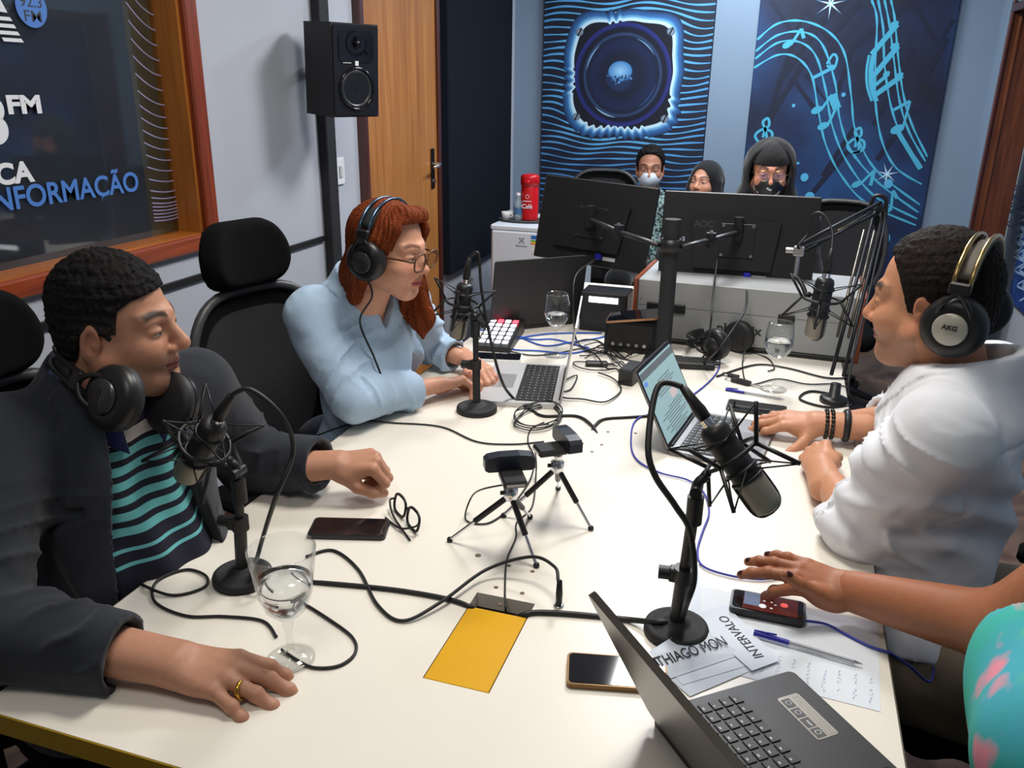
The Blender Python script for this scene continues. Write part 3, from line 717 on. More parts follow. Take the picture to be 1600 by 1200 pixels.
def basis(pos, fwd, up=(0, 0, 1), s=1.0):
    """local +Y = fwd, +Z about up, +X = right"""
    y = Vector(fwd).normalized(); x = y.cross(Vector(up)).normalized(); z = x.cross(y)
    return Matrix(((x.x * s, y.x * s, z.x * s, pos[0]), (x.y * s, y.y * s, z.y * s, pos[1]), (x.z * s, y.z * s, z.z * s, pos[2]), (0, 0, 0, 1)))
def aim(az, pitch=0.0):
    return Vector((math.cos(R(az)) * math.cos(R(pitch)), math.sin(R(az)) * math.cos(R(pitch)), math.sin(R(pitch))))
def wob(X, Y, Z, s, seed=0.0):
    return (np.sin(X * s + 1.3 * np.sin(Y * s * .7 + seed) + seed) * np.sin(Y * s * .9 + 1.1 * np.sin(Z * s * .8) + 2 * seed) + np.sin(Z * s * 1.1 + 1.2 * np.sin(X * s * .6 + seed)) * .5)

# ---- head: +Y face, +Z up, origin between the ears
def head_field(M, jaw=1.0, cheek=1.0, nose=1.0, lid=0.5, lips=1.0, neck=None, neck_r=(.056, .062), smile=0.0, ears=1.0):
    f = Field(M)
    f.ell((0, -.014, .036), (.0745, .094, .086), 0)
    f.ell((0, .030, -.028), (.060, .062, .078), .03)
    f.both(lambda s: f.cap((s * .056 * jaw, .004, -.052), (s * .020 * jaw, .062, -.094), .022 * jaw, .018, .03))
    f.ell((0, .066, -.096), (.025 * jaw, .022, .021), .02)
    if jaw > 1.05: f.ell((0, .035, -.098), (.05, .05, .022), .03)
    f.both(lambda s: f.ell((s * .036, .056, -.030), (.030 * cheek, .031 * cheek, .030), .02))
    f.both(lambda s: f.cap((s * .012, .083, .024), (s * .046, .066, .024), .0115, .009, .018))
    f.both(lambda s: f.ell((s * .032, .094, .004), (.019, .015, .0125), .012, True))
    f.both(lambda s: f.ell((s * .0315, .0735, .003), (.0185, .0150, .0125), .005))
    f.cap((0, .083, .016), (0, .106 * (.5 + .5 * nose) , -.024), .0085, .0105 * nose, .012)
    f.ell((0, .108, -.029), (.0125 * nose, .012, .0105), .008)
    f.both(lambda s: f.ell((s * .0125 * nose, .0965, -.034), (.0085 * nose, .011, .008), .006))
    f.both(lambda s: f.ell((s * .007, .102, -.0425), (.004, .006, .004), .003, True))
    f.ell((0, .076, -.058), (.028, .020, .018), .015)
    f.cap((-.019, .083, -.060 + smile), (0, .0935, -.0575), .0048, .0066 * lips, .006); f.cap((.019, .083, -.060 + smile), (0, .0935, -.0575), .0048, .0066 * lips, .006)
    f.cap((-.017, .082, -.069 + smile * .5), (0, .0915, -.0715), .005, .0080 * lips, .006); f.cap((.017, .082, -.069 + smile * .5), (0, .0915, -.0715), .005, .0080 * lips, .006)
    f.cap((-.023, .087, -.0635 + smile), (0, .1035, -.0645), .0014, .0014, .004, True); f.cap((.023, .087, -.0635 + smile), (0, .1035, -.0645), .0014, .0014, .004, True)
    f.ell((0, .100, -.083), (.02, .010, .006), .010, True)
    if ears:
        def ear(s):
            rt = RZ(-s * 22) @ RX(-10)
            f.ell((s * .077, -.014, -.010), (.0085, .021 * ears, .034 * ears), .006, False, rt)
            f.ell((s * .086, -.008, -.008), (.006, .013, .021), .004, True, rt)
            f.ell((s * .0815, -.004, -.014), (.004, .006, .008), .003, False, rt)
            f.ell((s * .077, -.004, -.040), (.007, .010, .011), .006, False, rt)
        f.both(ear)
    nb = neck or (0, -.05, -.20)
    f.cap((0, -.022, -.050), nb, neck_r[0], neck_r[1], .03)
    return f
def local(M, V):
    Mi = np.array(M.inverted()); return V @ Mi[:3, :3].T + Mi[:3, 3]
def sm(e0, e1, x): t = np.clip((x - e0) / (e1 - e0), 0, 1); return t * t * (3 - 2 * t)
def skin_colors(V, M, base, lip, brow, browcol, stubble=0.0, stubcol=(.25, .2, .17), lashes=True, brow_h=.0065, blush=0.25, sidehair=0.0):
    P_ = local(M, V); x, y, z = np.abs(P_[:, 0]), P_[:, 1], P_[:, 2]
    C = np.tile(np.array(base, np.float32), (len(V), 1))
    def mix(c, w_):
        w_ = np.clip(w_, 0, 1)[:, None]; C[:] = C * (1 - w_) + np.array(c, np.float32) * w_
    red = (base[0] * 1.0, base[1] * .68, base[2] * .62)
    mix(red, blush * np.exp(-((x - .042) / .02) ** 2 - ((z + .03) / .02) ** 2) * (y > .02)); mix(red, 1.3 * blush * np.exp(-(x / .016) ** 2 - ((z + .03) / .014) ** 2) * (y > .09)); mix(red, blush * 1.2 * (x > .074) * (np.abs(z + .01) < .04))
    if stubble:
        w_ = stubble * sm(-.040, -.058, z) * (y > .0) * sm(-.13, -.11, z); w_ = np.maximum(w_, stubble * .8 * (x < .03) * (z < -.04) * (z > -.06) * (y > .07)); mix(stubcol, w_)
    lp = np.exp(-((z + .0645 ) / .0105) ** 4) * (x < .0245) * sm(.078, .084, y) * sm(.0255, .020, x); mix(lip, lp)
    mix(tuple(q * .3 for q in lip), np.exp(-((z + .0640) / .0018) ** 2) * (x < .023) * (y > .082))
    arch = .0285 + .006 * np.sin(np.clip((x - .012) / .042, 0, 1) * 3.0); mix(browcol, brow * np.exp(-((z - arch) / brow_h) ** 4) * sm(.010, .016, x) * sm(.060, .050, x) * (y > .04))
    if lashes: 
        mix(tuple(q * .55 for q in base), .8 * np.exp(-((z - .0125) / .0030) ** 2) * np.exp(-((x - .032) / .016) ** 6) * (y > .06))
        mix((.62, .56, .52), .8 * np.exp(-((z + .0015) / .0036) ** 4) * np.exp(-((x - .0315) / .0125) ** 6) * (y > .075))
        mix((.015, .01, .008), np.exp(-((z + .0012) / .0040) ** 4) * np.exp(-((x - .0315) / .0052) ** 4) * (y > .075))
        mix((.015, .01, .008), .95 * np.exp(-((z - .0028) / .0024) ** 2) * np.exp(-((x - .0315) / .0150) ** 6) * (y > .073))
    return C
# ---- hand: +Y fingers, +Z back of the hand, thumb on -X (right hand); side=-1 mirrors
FING = [((-.030, .086, .001), (.042, .025, .021), .0102), ((-.010, .093, .003), (.046, .029, .022), .0104), ((.010, .089, .002), (.043, .027, .022), .0100), ((.028, .078, -.002), (.034, .020, .019), .0088)]
def hand_field(M, side=1, curl=((20, 25, 15),) * 4, spread=(8, 2, -3, -10), thumb=((-48, -14), (20, 18)), wrist_back=.05, wr=.028):
    f = Field(M @ Matrix.Diagonal((side, 1, 1, 1))) if side == 1 else Field(M); nails = []
    S = lambda p: (p[0] * side, p[1], p[2])
    f.cap(S((-.008, -wrist_back, 0)), S((-.008, .012, 0)), wr, wr * .86, 0); f.cap(S((.008, -wrist_back, 0)), S((.008, .012, 0)), wr * .95, wr * .82, .01)
    for (kp, L, r) in FING: f.cap(S((kp[0] * .5, .006, -.002)), S(kp), .015, .0115 if r > .009 else .0105, .012)
    f.ell(S((0, .05, -.007)), (.036, .045, .013), .012); f.ell(S((-.027, .035, -.012)), (.017, .030, .014), .012)
    for i, (kp, L, r) in enumerate(FING):
        p = Vector(kp); sp_ = R(spread[i]); a = 0.0; q = [p]; rr = [r * 1.08, r, r * .9, r * .76]
        for j in range(3):
            a += R(curl[i][j]); d = Vector((-math.sin(sp_) * math.cos(a), math.cos(sp_) * math.cos(a), -math.sin(a))); p = p + d * L[j]; q.append(p)
        dn = Vector((-math.sin(sp_) * math.sin(a), math.cos(sp_) * math.sin(a), math.cos(a)))
        f.chain([S(t_) for t_ in q], rr, .005, .003)
        for t_ in (q[1], q[2]): f.ell(S(t_ + dn * .001), (r * 1.02, r * 1.05, r), .004)
        nails.append((M @ Vector(S(q[3] + dn * rr[3] * .75 - (q[3] - q[2]).normalized() * .003)), .0062))
    (az, el), (c1, c2) = thumb; p = Vector((-.022, .020, -.010)); q = [p]; d = Vector((math.sin(R(az)), math.cos(R(az)) * math.cos(R(el)), math.sin(R(el)))).normalized()
    ax = Vector((0.35, -.2, 1)).normalized().cross(d).cross(d) if False else Vector((0, 0, 1))
    for L, c in ((.044, 0), (.034, c1), (.027, c2)):
        d = Matrix.Rotation(-R(c), 3, ax) @ d; p = p + d * L; q.append(p)
    f.chain([S(t_) for t_ in q], (.0155, .0125, .0112, .0088), .010, .004)
    nd = (Vector((0, 0, 1)) - d * d.z).normalized(); nails.append((M @ Vector(S(q[3] + nd * .006 - d * .002)), .0072))
    return f, nails
def nail_colors(V, C, nails, col):
    for p, r in nails:
        d = np.linalg.norm(V - np.array(p, np.float32), axis=1); w_ = sm(r, r * .75, d)[:, None]; C[:] = C * (1 - w_) + np.array(col, np.float32) * w_
    return C
# ------------------------------------------------------------------ people
M_skin = mat('skin', (1, 1, 1), 0.48, vcol=True, noise=.07, nscale=90, bump=.10, bscale=420, spec=.35, sss=.12)
M_hair = mat('hair', (1, 1, 1), 0.62, vcol=True, bump=1.0, bscale=420, noise=.6, nscale=240, spec=.08)
def fabric(name, col, rough=.85, bump=.2, bscale=900, noise=.06, nscale=14, sheen=.15, wr=.35, wscale=9): return mat(name, col, rough, bump=bump, bscale=bscale, noise=noise, nscale=nscale, sheen=sheen, spec=.2, wr=wr, wscale=wscale)
def lc(M, X, Y, Z):
    Q = np.array(M.inverted()); return tuple(Q[i, 0] * X + Q[i, 1] * Y + Q[i, 2] * Z + Q[i, 3] for i in range(3))
def cuff(D, X, Y, Z, c, d, rad, depth=.05, reach=.15):
    d = Vector(d).normalized(); x, y, z = X - c[0], Y - c[1], Z - c[2]; h = x * d.x + y * d.y + z * d.z; r2 = x * x + y * y + z * z
    near = r2 < reach * reach; D = np.where(near, np.maximum(D, h), D)
    inner = np.maximum(np.sqrt(np.maximum(r2 - h * h, 0)) - rad, np.maximum(-h - depth, h - .1))
    return np.where(near, np.maximum(D, -inner), D)
def folds(X, Y, Z, a, b_, n, amp, twist=1.5, seed=0):
    """rings of cloth folds round the limb a->b"""
    a, b_ = Vector(a), Vector(b_); d = b_ - a; L = d.length; d.normalize(); s_ = d.orthogonal().normalized(); u = d.cross(s_)
    x, y, z = X - a.x, Y - a.y, Z - a.z; t = (x * d.x + y * d.y + z * d.z) / L; p = x * s_.x + y * s_.y + z * s_.z; q = x * u.x + y * u.y + z * u.z
    an = np.arctan2(p, q); r = np.sqrt(p * p + q * q)
    w_ = np.exp(-((t - .5) / .55) ** 4) * np.exp(-(r / .14) ** 6)
    ph = 3.1416 * n * t * 1.3 + 1.0 * an * (1 if int(seed) % 2 else -1) + twist * np.sin(an * 1.0 + seed + 2.2 * t) + .7 * np.sin(9 * t + 2 * an + seed)
    ridge = (1 - np.abs(np.sin(ph))) ** 2.2 - .25
    md = np.clip(.35 + .65 * np.sin(an + seed * 1.7 + 4 * t) + .3 * np.sin(2 * an + 7 * t + seed), 0, 1.2)
    return -amp * 1.5 * w_ * ridge * md
def torso_ops(f, hw=.19, ch=.125, belly=.145, nw=.06, depth=.55, bx=.02, k=.05, big=False):
    sr, hip = (.064, .145) if big else (.046, .105)
    """local: origin at the neck base, +Y front"""
    f.cap((0, -.02, .02) if big else (0, .0, -.04), (0, -.015, -.06) if big else (0, -.01, -.09), nw, nw * 1.25, .03)
    f.cap((-hw, -.01, -.045), (hw, -.01, -.045), sr, sr, .06)
    f.ell((0, .0, -.16 if big else -.195), (hw * .98, ch, .19 if big else .165), k); f.ell((0, bx, -.36), (hw * .95, belly, .22), k)
    f.cap((-.1, -.0, -depth), (.1, -.0, -depth), hip, hip, k)
    return f
def hair_cap(M, hl, off=.011, seed=1.0, fr=240, amp=.0032, res=.0026, extra=None):
    f = Field(M); f.ell((0, -.016, .040), (.0745 + off, .094 + off, .086 + off * 1.05), 0); f.ell((0, -.045, -.02), (.062 + off, .062, .07), .03)
    if extra: extra(f)
    ys, zs = zip(*hl)
    def fn(D, X, Y, Z):
        x, y, z = lc(M, X, Y, Z)
        h = np.interp(y, ys, zs).astype(np.float32); D = D + amp * wob(x, y, z, fr, seed) + .4 * amp * wob(x, y, z, fr * 2.1, seed + 2)
        return -smin(-D, -(h - z) * .75, .006)
    return surf(f, res, fn, .01)
def collar(pm_, M, m, r=.070, front=.62, h=.036, drop=.044, tip=.045, name='collar'):
    b = MB(); b.M = M; n = 36; vs = []
    for i in range(n + 1):
        q = i / n; a = R(90) + front * .55 + (2 * math.pi - front * 1.1) * q; e = abs(2 * q - 1) ** 5; c, s_ = math.cos(a), math.sin(a)
        pr = [(r * .98, -.012), (r * .95, h * .6), (r * .97, h), (r * 1.04, h + .002), (r * 1.20, h - drop * .6 - e * tip * .5), (r * 1.30 + e * .022, h - drop - e * tip), (r * 1.27 + e * .020, h - drop - e * tip - .002)]
        for rr, z in pr: vs.append((rr * c, rr * s_ * 1.02, z - .30 * rr * s_ * (s_ > 0) - .02 * (1 + s_) * .5))
    k = 7; b.add(vs, [(i * k + j, (i + 1) * k + j, (i + 1) * k + j + 1, i * k + j + 1) for i in range(n) for j in range(k - 1)])
    o = b.build(name, m, pm_); md = o.modifiers.new('thick', 'SOLIDIFY'); md.thickness = .0025; return o
def person(label, base, category='person'):
    return empty('person', base, label=label, cat=category)

# ---- headphones: cups on +-X, band over +Z
M_hp = mat('headphone_black', (.012, .012, .013), .38); M_hps = mat('headphone_leather', (.018, .018, .019), .55, bump=.2, bscale=300)
def headphones(M, label, cap_m, band_m, half=.088, top=.118, mark=None, rodm=None, cupr=.047, band_w=.035):
    o = empty('headphones', tuple(M.translation), label=label, cat='headphones')
    for s in (-1, 1):
        C_ = M @ T(s * half, 0, -.012) @ RY(90 * s)
        b = MB(); b.M = C_; b.lathe([(.0, -.020), (cupr * .8, -.020), (cupr * 1.02, -.014), (cupr * 1.04, -.006), (cupr, .002), (cupr * .93, .004)], n=32); b.build('ear_cushion', M_hps, o)
        b = MB(); b.M = C_; b.lathe([(cupr * 1.03, .000), (cupr * 1.03, .008), (cupr * .9, .017), (cupr * .6, .022), (cupr * .56, .021), (0.0001, .021)], n=32); cup = b.build('ear_cup', M_hp, o)
        b = MB(); b.M = C_; b.lathe([(cupr * .54, .020), (cupr * .54, .026), (cupr * .50, .028), (.0001, .028)], n=28); b.build('cup_cap', cap_m, cup)
        if mark: text('cup_mark', 'AKG', .012, C_ @ T(0, 0, .0285) @ RZ(mark if s == mark_side(M) else -mark), M_tdark, cup, .0004, 'CENTER')
        b = MB(); b.M = M; b.tube(smooth_path([(s * (half + .012), -.03, .0), (s * (half + .024), -.02, .03), (s * (half + .022), 0, .052)], 5), .0045); b.tube(smooth_path([(s * (half + .012), .03, .0), (s * (half + .024), .02, .03), (s * (half + .022), 0, .052)], 5), .0045)
        b.box((s * (half + .021), 0, .058), (.012, .034, .022), bev=.003); b.build('yoke', M_hp, o)
    n = 20; arcp = [(-(half + .016) * math.cos(math.pi * i / n), 0, .055 + (top - .045) * math.sin(math.pi * i / n)) for i in range(n + 1)]
    for dy in (-.013, .013):
        b = MB(); b.M = M @ T(0, dy, 0); b.tube(arcp, .0042); b.build('headband_rod', rodm or M_hp, o)
    b = MB(); b.M = M; a2 = [(x * .93, 0, z - .008) for x, y, z in arcp[2:-2]]
    b.tube(a2, band_w / 2, n=8, flat=.12); b.build('headband_pad', band_m, o)
    return o
def mark_side(M): return -1 if (M.to_3x3() @ Vector((-1, 0, 0))).y < 0 else 1
M_tdark = mat('print_dark', (.02, .02, .022), .5)
M_capg = mat('cap_silver', srgb(176, 172, 160), .35, .3); M_capd = mat('cap_dark', (.03, .03, .032), .3); M_bandg = mat('band_grey', srgb(96, 90, 82), .6); M_gold = mat('rod_gold', srgb(176, 150, 100), .25, 1.0)

# ================= man in the dark blazer (left)
pm = person('man in a charcoal blazer and teal-striped polo, headphones around his neck', (-1.08, 1.05, 0))
HM = basis((-1.058, 1.100, 1.188), aim(17, -3), Vector((.0, -.05, 1)), .97)
TM = basis((-1.125, 1.105, 1.058), aim(-16), Vector((.06, 0, 1)))
RS, LS = TM @ Vector((.185, -.01, -.055)), TM @ Vector((-.195, -.01, -.06))
RW, RE = Vector((-.772, .800, .787)), Vector((-1.07, .745, .815))
LW, LE = Vector((-.838, 1.392, .830)), Vector((-1.04, 1.40, .80))
base = srgb(184, 134, 108); hf = head_field(HM, 1.12, 1.08, 1.12, neck=(0, -.075, -.19), neck_r=(.062, .068))
SK = surf(hf, .0024)
MR = basis(RW, (Vector((-.55, .832, .768)) - RW), (.05, -.10, 1), 1.08)
f1, n1 = hand_field(MR, 1, ((14, 22, 12), (12, 18, 10), (14, 18, 12), (14, 16, 12)), (7, 2, -6, -20), ((-40, -25), (25, 15)), .12, .030)
ML = basis(LW, Vector((.115, .045, .010)), (-.30, -.35, .85), 1.02)
f2, n2 = hand_field(ML, -1, ((62, 70, 40), (68, 78, 45), (70, 80, 45), (70, 75, 45)), (4, 1, -2, -5), ((-30, -30), (30, 35)), .045, .028)
parts = [SK, surf(f1, .002), surf(f2, .002)]
ft2 = Field(); ft2.chain([RS, RE, RW - (RW - RE).normalized() * .10], [.045, .036, .026], .02); ft2.chain([LS, LE, LW - (LW - LE).normalized() * .08], [.045, .036, .026], .02)
ftb = torso_ops(Field(TM), .17, .10, .12); ftb.ops += ft2.ops; parts.append(surf(ftb, .009))
def colm(V):
    C = skin_colors(V, HM, base, srgb(150, 84, 74), .95, (.02, .015, .012), .34, srgb(120, 92, 80), brow_h=.006)
    return nail_colors(V, C, n1 + n2, srgb(206, 150, 132))
mesh_obj('body', parts, M_skin, pm, colfn=colm)
hl = [(-.13, -.075), (-.05, -.05), (-.032, .002), (.004, .0), (.014, -.012), (.026, .0), (.032, .045), (.050, .060), (.075, .070), (.10, .085), (.13, .2)]
hv = hair_cap(HM, hl, .0075, 1.0, 300, .0018, .0020)
def hc(V):
    P_ = local(HM, V); w_ = sm(.05, .0, P_[:, 2])[:, None] * sm(-.06, .0, P_[:, 1])[:, None]; return np.array((.012, .011, .011)) * (1 - w_) + np.array((.045, .042, .04)) * w_
mesh_obj('hair', [hv], M_hair, pm, colfn=hc)
# polo shirt with stripes
def stripe_mat():
    m = bpy.data.materials.new('striped_polo'); m.use_nodes = True; nt = m.node_tree; b = nt.nodes['Principled BSDF']; b.inputs['Roughness'].default_value = .85
    tc = nt.nodes.new('ShaderNodeTexCoord'); sx = nt.nodes.new('ShaderNodeSeparateXYZ'); nt.links.new(tc.outputs['Object'], sx.inputs[0])
    mr = nt.nodes.new('ShaderNodeMapRange'); mr.inputs[1].default_value = .70; mr.inputs[2].default_value = 1.02
    ad = nt.nodes.new('ShaderNodeMath'); ad.operation = 'MULTIPLY_ADD'; ad.inputs[1].default_value = -.05; nt.links.new(sx.outputs[1], ad.inputs[0]); nt.links.new(sx.outputs[2], ad.inputs[2])
    nt.links.new(ad.outputs[0], mr.inputs[0])
    rp = nt.nodes.new('ShaderNodeValToRGB'); cr = rp.color_ramp; cr.interpolation = 'CONSTANT'
    nv, tl, wh, pu = srgb(18, 20, 40), srgb(104, 186, 190), srgb(214, 208, 204), srgb(44, 48, 104)
    st = [(0, nv)]; z = .10
    for i in range(2): st += [(z, tl), (z + .018, nv)]; z += .075
    z = .26
    for i in range(6):
        st += [(z, tl), (z + .046, nv)]; z += .083
    st += [(z - .008, wh), (z + .062, nv), (z + .075, pu)]
    while len(cr.elements) < len(st): cr.elements.new(.5)
    for e, (p, c) in zip(cr.elements, st): e.position = min(p, 1); e.color = (*c, 1)
    nt.links.new(mr.outputs[0], rp.inputs[0]); nt.links.new(rp.outputs[0], b.inputs['Base Color'])
    return m
fs = torso_ops(Field(TM), .178, .118, .150, .066, big=True); fs.ell((0, .02, .0), (.082, .075, .05), .03)
def fnp(D, X, Y, Z):
    x, y, z = lc(TM, X, Y, Z); D = D + .005 * np.sin(x * 70 + 3 * np.sin(z * 14) + z * 18) * (y > 0) + .003 * wob(X, Y, Z, 30, 2)
    D = np.maximum(D, z - (.035 - .35 * np.maximum(y - .03, 0)))
    return np.maximum(D, -(np.sqrt(x * x + (y + .01) ** 2) - .072 + np.maximum(-z - .03, 0) * .9))
mesh_obj('polo_shirt', [surf(fs, .0055, fnp)], stripe_mat(), pm)
collar(pm, TM @ T(0, .005, .012), fabric('polo_collar', srgb(40, 44, 92)), .076, .5, .03, .036, .03)
# blazer
fj = torso_ops(Field(TM), .195, .138, .165, .08, big=True); g_ = Field(); g_.chain([RS, RE, RW - (RW - RE) * .19], [.083, .074, .058], .045, .015); g_.chain([LS, LE, LW - (LW - LE) * .10], [.080, .072, .056], .045, .015); fj.ops += g_.ops
def lapw(z): return np.interp(z, [-.46, -.30, -.180, -.170, -.150, -.140, -.06, .0, .06], [0, .045, .080, .036, .036, .070, .060, .05, .045]).astype(np.float32)
cR, cL = RW - (RW - RE).normalized() * .068, LW - (LW - LE).normalized() * .028
def fnj(D, X, Y, Z):
    D = D + folds(X, Y, Z, RS, RE, 4, .006, 1.6, 1) + folds(X, Y, Z, RE, cR, 3.5, .006, 1.4, 2.5) + folds(X, Y, Z, LS, LE, 3.5, .006, 1.5, 4) + folds(X, Y, Z, LE, cL, 3, .005, 1.4, 0)
    x, y, z = lc(TM, X, Y, Z); D = D + .0025 * wob(X, Y, Z, 24, 1)
    w_ = .060 + .055 * np.clip((-z - .02) / .32, 0, 1); w_ = w_ + .03 * np.clip(z + .02, 0, .1)
    lap = np.maximum(D - .0085, np.maximum(w_ - .002 - np.abs(x), np.abs(x) - w_ - lapw(z))); lap = np.maximum(lap, -(y - .03))
    D = np.maximum(D, -np.maximum(np.abs(x) - w_, -(y - .0)))
    D = np.minimum(D, lap)
    D = np.maximum(D, z - (.055 - .25 * np.maximum(y, -.1)))
    D = np.maximum(D, -(np.sqrt(x * x + (y + .005) ** 2) - .078 + np.maximum(-z - .04, 0) * 1.2))
    D = cuff(D, X, Y, Z, cR, RW - RE, .047, .03); return cuff(D, X, Y, Z, cL, LW - LE, .044, .03)
mesh_obj('blazer', [surf(fj, .0045, fnj, .01)], fabric('charcoal_wool', srgb(44, 47, 54), .9, .25, 700, wr=.5, wscale=7), pm)
# ring with a dark stone
p0 = MR @ Vector((.0165, .112, -.004)); rg = MB(); rg.M = Matrix.Translation(p0) @ MR.to_3x3().to_4x4() @ RX(-75); rg.torus(.0112, .0022, n=24, flat=1.4)
ro = rg.build('finger_ring', mat('gold', srgb(214, 168, 70), .22, 1.0)); tag(ro, 'gold ring with a dark red stone on the hand beside the goblet', 'ring')
b = MB(); b.M = rg.M @ T(0, .0, 0); b.box((0, .0125, 0), (.008, .003, .005), bev=.001); st_ = b.build('ring_stone', mat('garnet', (.08, .005, .005), .1), ro)
# headphones round the neck
cn, cf = at(178, 622, t=1.345), at(270, 630, t=1.455); hx = (cn - cf); hh = hx.length / 2; hx.normalize(); hz = Vector((-.93, .22, .22)); hz = (hz - hx * hz.dot(hx)).normalized(); hy = hz.cross(hx); hc_ = (cn + cf) / 2 + hz * .012
HN = Matrix(((hx.x, hy.x, hz.x, hc_.x), (hx.y, hy.y, hz.y, hc_.y), (hx.z, hy.z, hz.z, hc_.z), (0, 0, 0, 1)))
headphones(HN @ RX(0) , 'black headphones hanging around the neck of the man in the blazer', M_capd, M_hps, hh, .20, 90, None, .053)
# ------------------------------------------------------------------ office chairs: local +Y is the front
M_mesh = mat('chair_mesh', (.038, .038, .040), .85, spec=.1, bump=.8, bscale=700); M_cush = mat('chair_fabric', (.006, .006, .0065), .95, bump=.3, bscale=600, spec=.1)
M_frame = mat('chair_frame', (.05, .05, .052), .4)
def office_chair(loc, rz, label, headrest=True, tilt=8, seat_z=.46, back_h=.52):
    o = empty('office_chair', loc, R(rz), label=label, cat='office chair', group='office chairs round the studio')
    B = T(0, -.22, seat_z + .02) @ RX(tilt)
    def prof(f=1.0, grow=0):
        out = []
        for k in range(40):
            a = 2 * math.pi * k / 40; c, s_ = math.cos(a), math.sin(a); x = (.235 + grow) * f * abs(c) ** .55 * (1 if c >= 0 else -1); z = (back_h / 2 + grow) * f * abs(s_) ** .6 * (1 if s_ >= 0 else -1)
            x *= 1 - .12 * (z / (back_h / 2)) ** 2 if z > 0 else 1 - .22 * (z / (back_h / 2)) ** 2
            out.append((x, z + .09 + back_h / 2))
        return out
    def curve(x, z): return .045 * (x / .235) ** 2 - .02 * math.sin(z * 5)
    b = MB(); b.M = B; lo, li = prof(), prof(.80); n = 40
    b.tube([(x, curve(x, z), z) for x, z in lo], .013, closed=True); b.build('back_frame', M_frame, o, local=True)
    b = MB(); b.M = B; vs = []
    for lp, dy in ((lo, 0), (li, .0)): vs += [(x, curve(x, z) + dy, z) for x, z in lp]
    b.add(vs, [(i, (i + 1) % n, n + (i + 1) % n, n + i) for i in range(n)]); b.build('back_border', M_cush, o, local=True)
    b = MB(); b.M = B; vs = []; rr = [1, .75, .5, .25, .0005]
    cx, cz = 0, .09 + back_h / 2
    for q in rr: vs += [(x * q, curve(x * q, cz + (z - cz) * q), cz + (z - cz) * q) for x, z in li]
    fs = [(j * n + i, j * n + (i + 1) % n, (j + 1) * n + (i + 1) % n, (j + 1) * n + i) for j in range(4) for i in range(n)]
    b.add(vs, fs); b.build('back_mesh', M_mesh, o, local=True)
    b = MB(); b.M = B; b.tube(smooth_path([(0, -.03, -.05), (0, -.06, .2), (0, -.05, .45), (0, -.02, back_h + .10)], 5), .02); b.build('spine', M_black, o, local=True)
    if headrest:
        b = MB(); b.M = B @ T(0, .0, back_h + .175); vs = []; fs = []
        b.box((0, -.03, -.085), (.05, .02, .10), bev=.006); b.build('headrest_bracket', M_black, o, local=True)
        F_ = Field(Matrix.Identity(4)); F_.cap((-.075, 0, -.012), (.075, 0, -.012), .068, .068, 0); F_.cap((-.055, 0, .035), (.055, 0, .035), .064, .064, .05)
        def fn(D, X, Y, Z): return np.maximum(D, np.maximum(np.abs(Y - 1.8 * X * X) - .034, -9)) * 1.0
        v, f = surf(F_, .007, fn); v = relax(v, f, 3)
        b = MB(); b.M = B @ T(0, .0, back_h + .175); b.add([tuple(p) for p in v], [tuple(q) for q in f]); b.build('headrest', M_cush, o, local=True)
    F_ = Field(); F_.cap((-.19, -.18, 0), (.19, -.18, 0), .05, .05, 0); F_.cap((-.2, .2, 0), (.2, .2, 0), .05, .05, 0); F_.ell((0, .02, 0), (.25, .25, .05), .05)
    v, f = surf(F_, .012); b = MB(); b.M = T(0, 0, seat_z); b.add([tuple(p) for p in v], [tuple(q) for q in f]); b.build('seat', M_cush, o, local=True)
    for s in (-1, 1):
        b = MB(); b.tube(smooth_path([(s * .22, -.05, seat_z - .03), (s * .29, -.05, seat_z), (s * .30, -.03, seat_z + .17)], 5), .016); arm = b.build('armrest_post', M_black, o, local=True)
        b = MB(); b.box((s * .30, .0, seat_z + .185), (.07, .25, .03), bev=.01); b.build('armrest_pad', M_cush, o, local=True)
    b = MB(); b.cyl((0, 0, .09), (0, 0, seat_z - .03), .028); b.build('gas_column', M_steel, o, local=True)
    for k in range(5):
        a = 2 * math.pi * k / 5 + .3; b = MB(); b.tube([(0, 0, .11), (.15 * math.cos(a), .15 * math.sin(a), .105), (.30 * math.cos(a), .30 * math.sin(a), .07)], .022, radii=[.026, .022, .015]); leg = b.build('base_leg', M_chrome if 'chrome' in label else M_black, o, local=True)
        b = MB(); c, s_ = .30 * math.cos(a), .30 * math.sin(a); b.cyl((c - .02 * math.sin(a), s_ + .02 * math.cos(a), .03), (c + .02 * math.sin(a), s_ - .02 * math.cos(a), .03), .03); b.build('caster', M_black, leg, local=True)
    return o
office_chair((-1.075, 1.80, 0), -105, 'mesh-back office chair with headrest behind the woman in the blue shirt', tilt=6, seat_z=.43)
office_chair((-1.17, 1.13, 0), -92, 'black office chair behind the man in the blazer, only its headrest showing', tilt=6, seat_z=.385)
office_chair((.62, 1.60, 0), 72, 'black office chair under the man in the white shirt', headrest=False, tilt=6, seat_z=.42, back_h=.40)
office_chair((.58, .93, 0), 90, 'black office chair with a chrome base under the woman in tie-dye', headrest=False, tilt=6, seat_z=.42, back_h=.40)
office_chair((-1.10, 5.28, 0), 190, 'dark office chair standing empty before the speaker mural', headrest=False, tilt=4, seat_z=.46, back_h=.50)
office_chair((.28, 4.55, 0), 175, 'dark grey chair behind the boom arm by the music-note mural', headrest=False, tilt=4, seat_z=.40, back_h=.52)
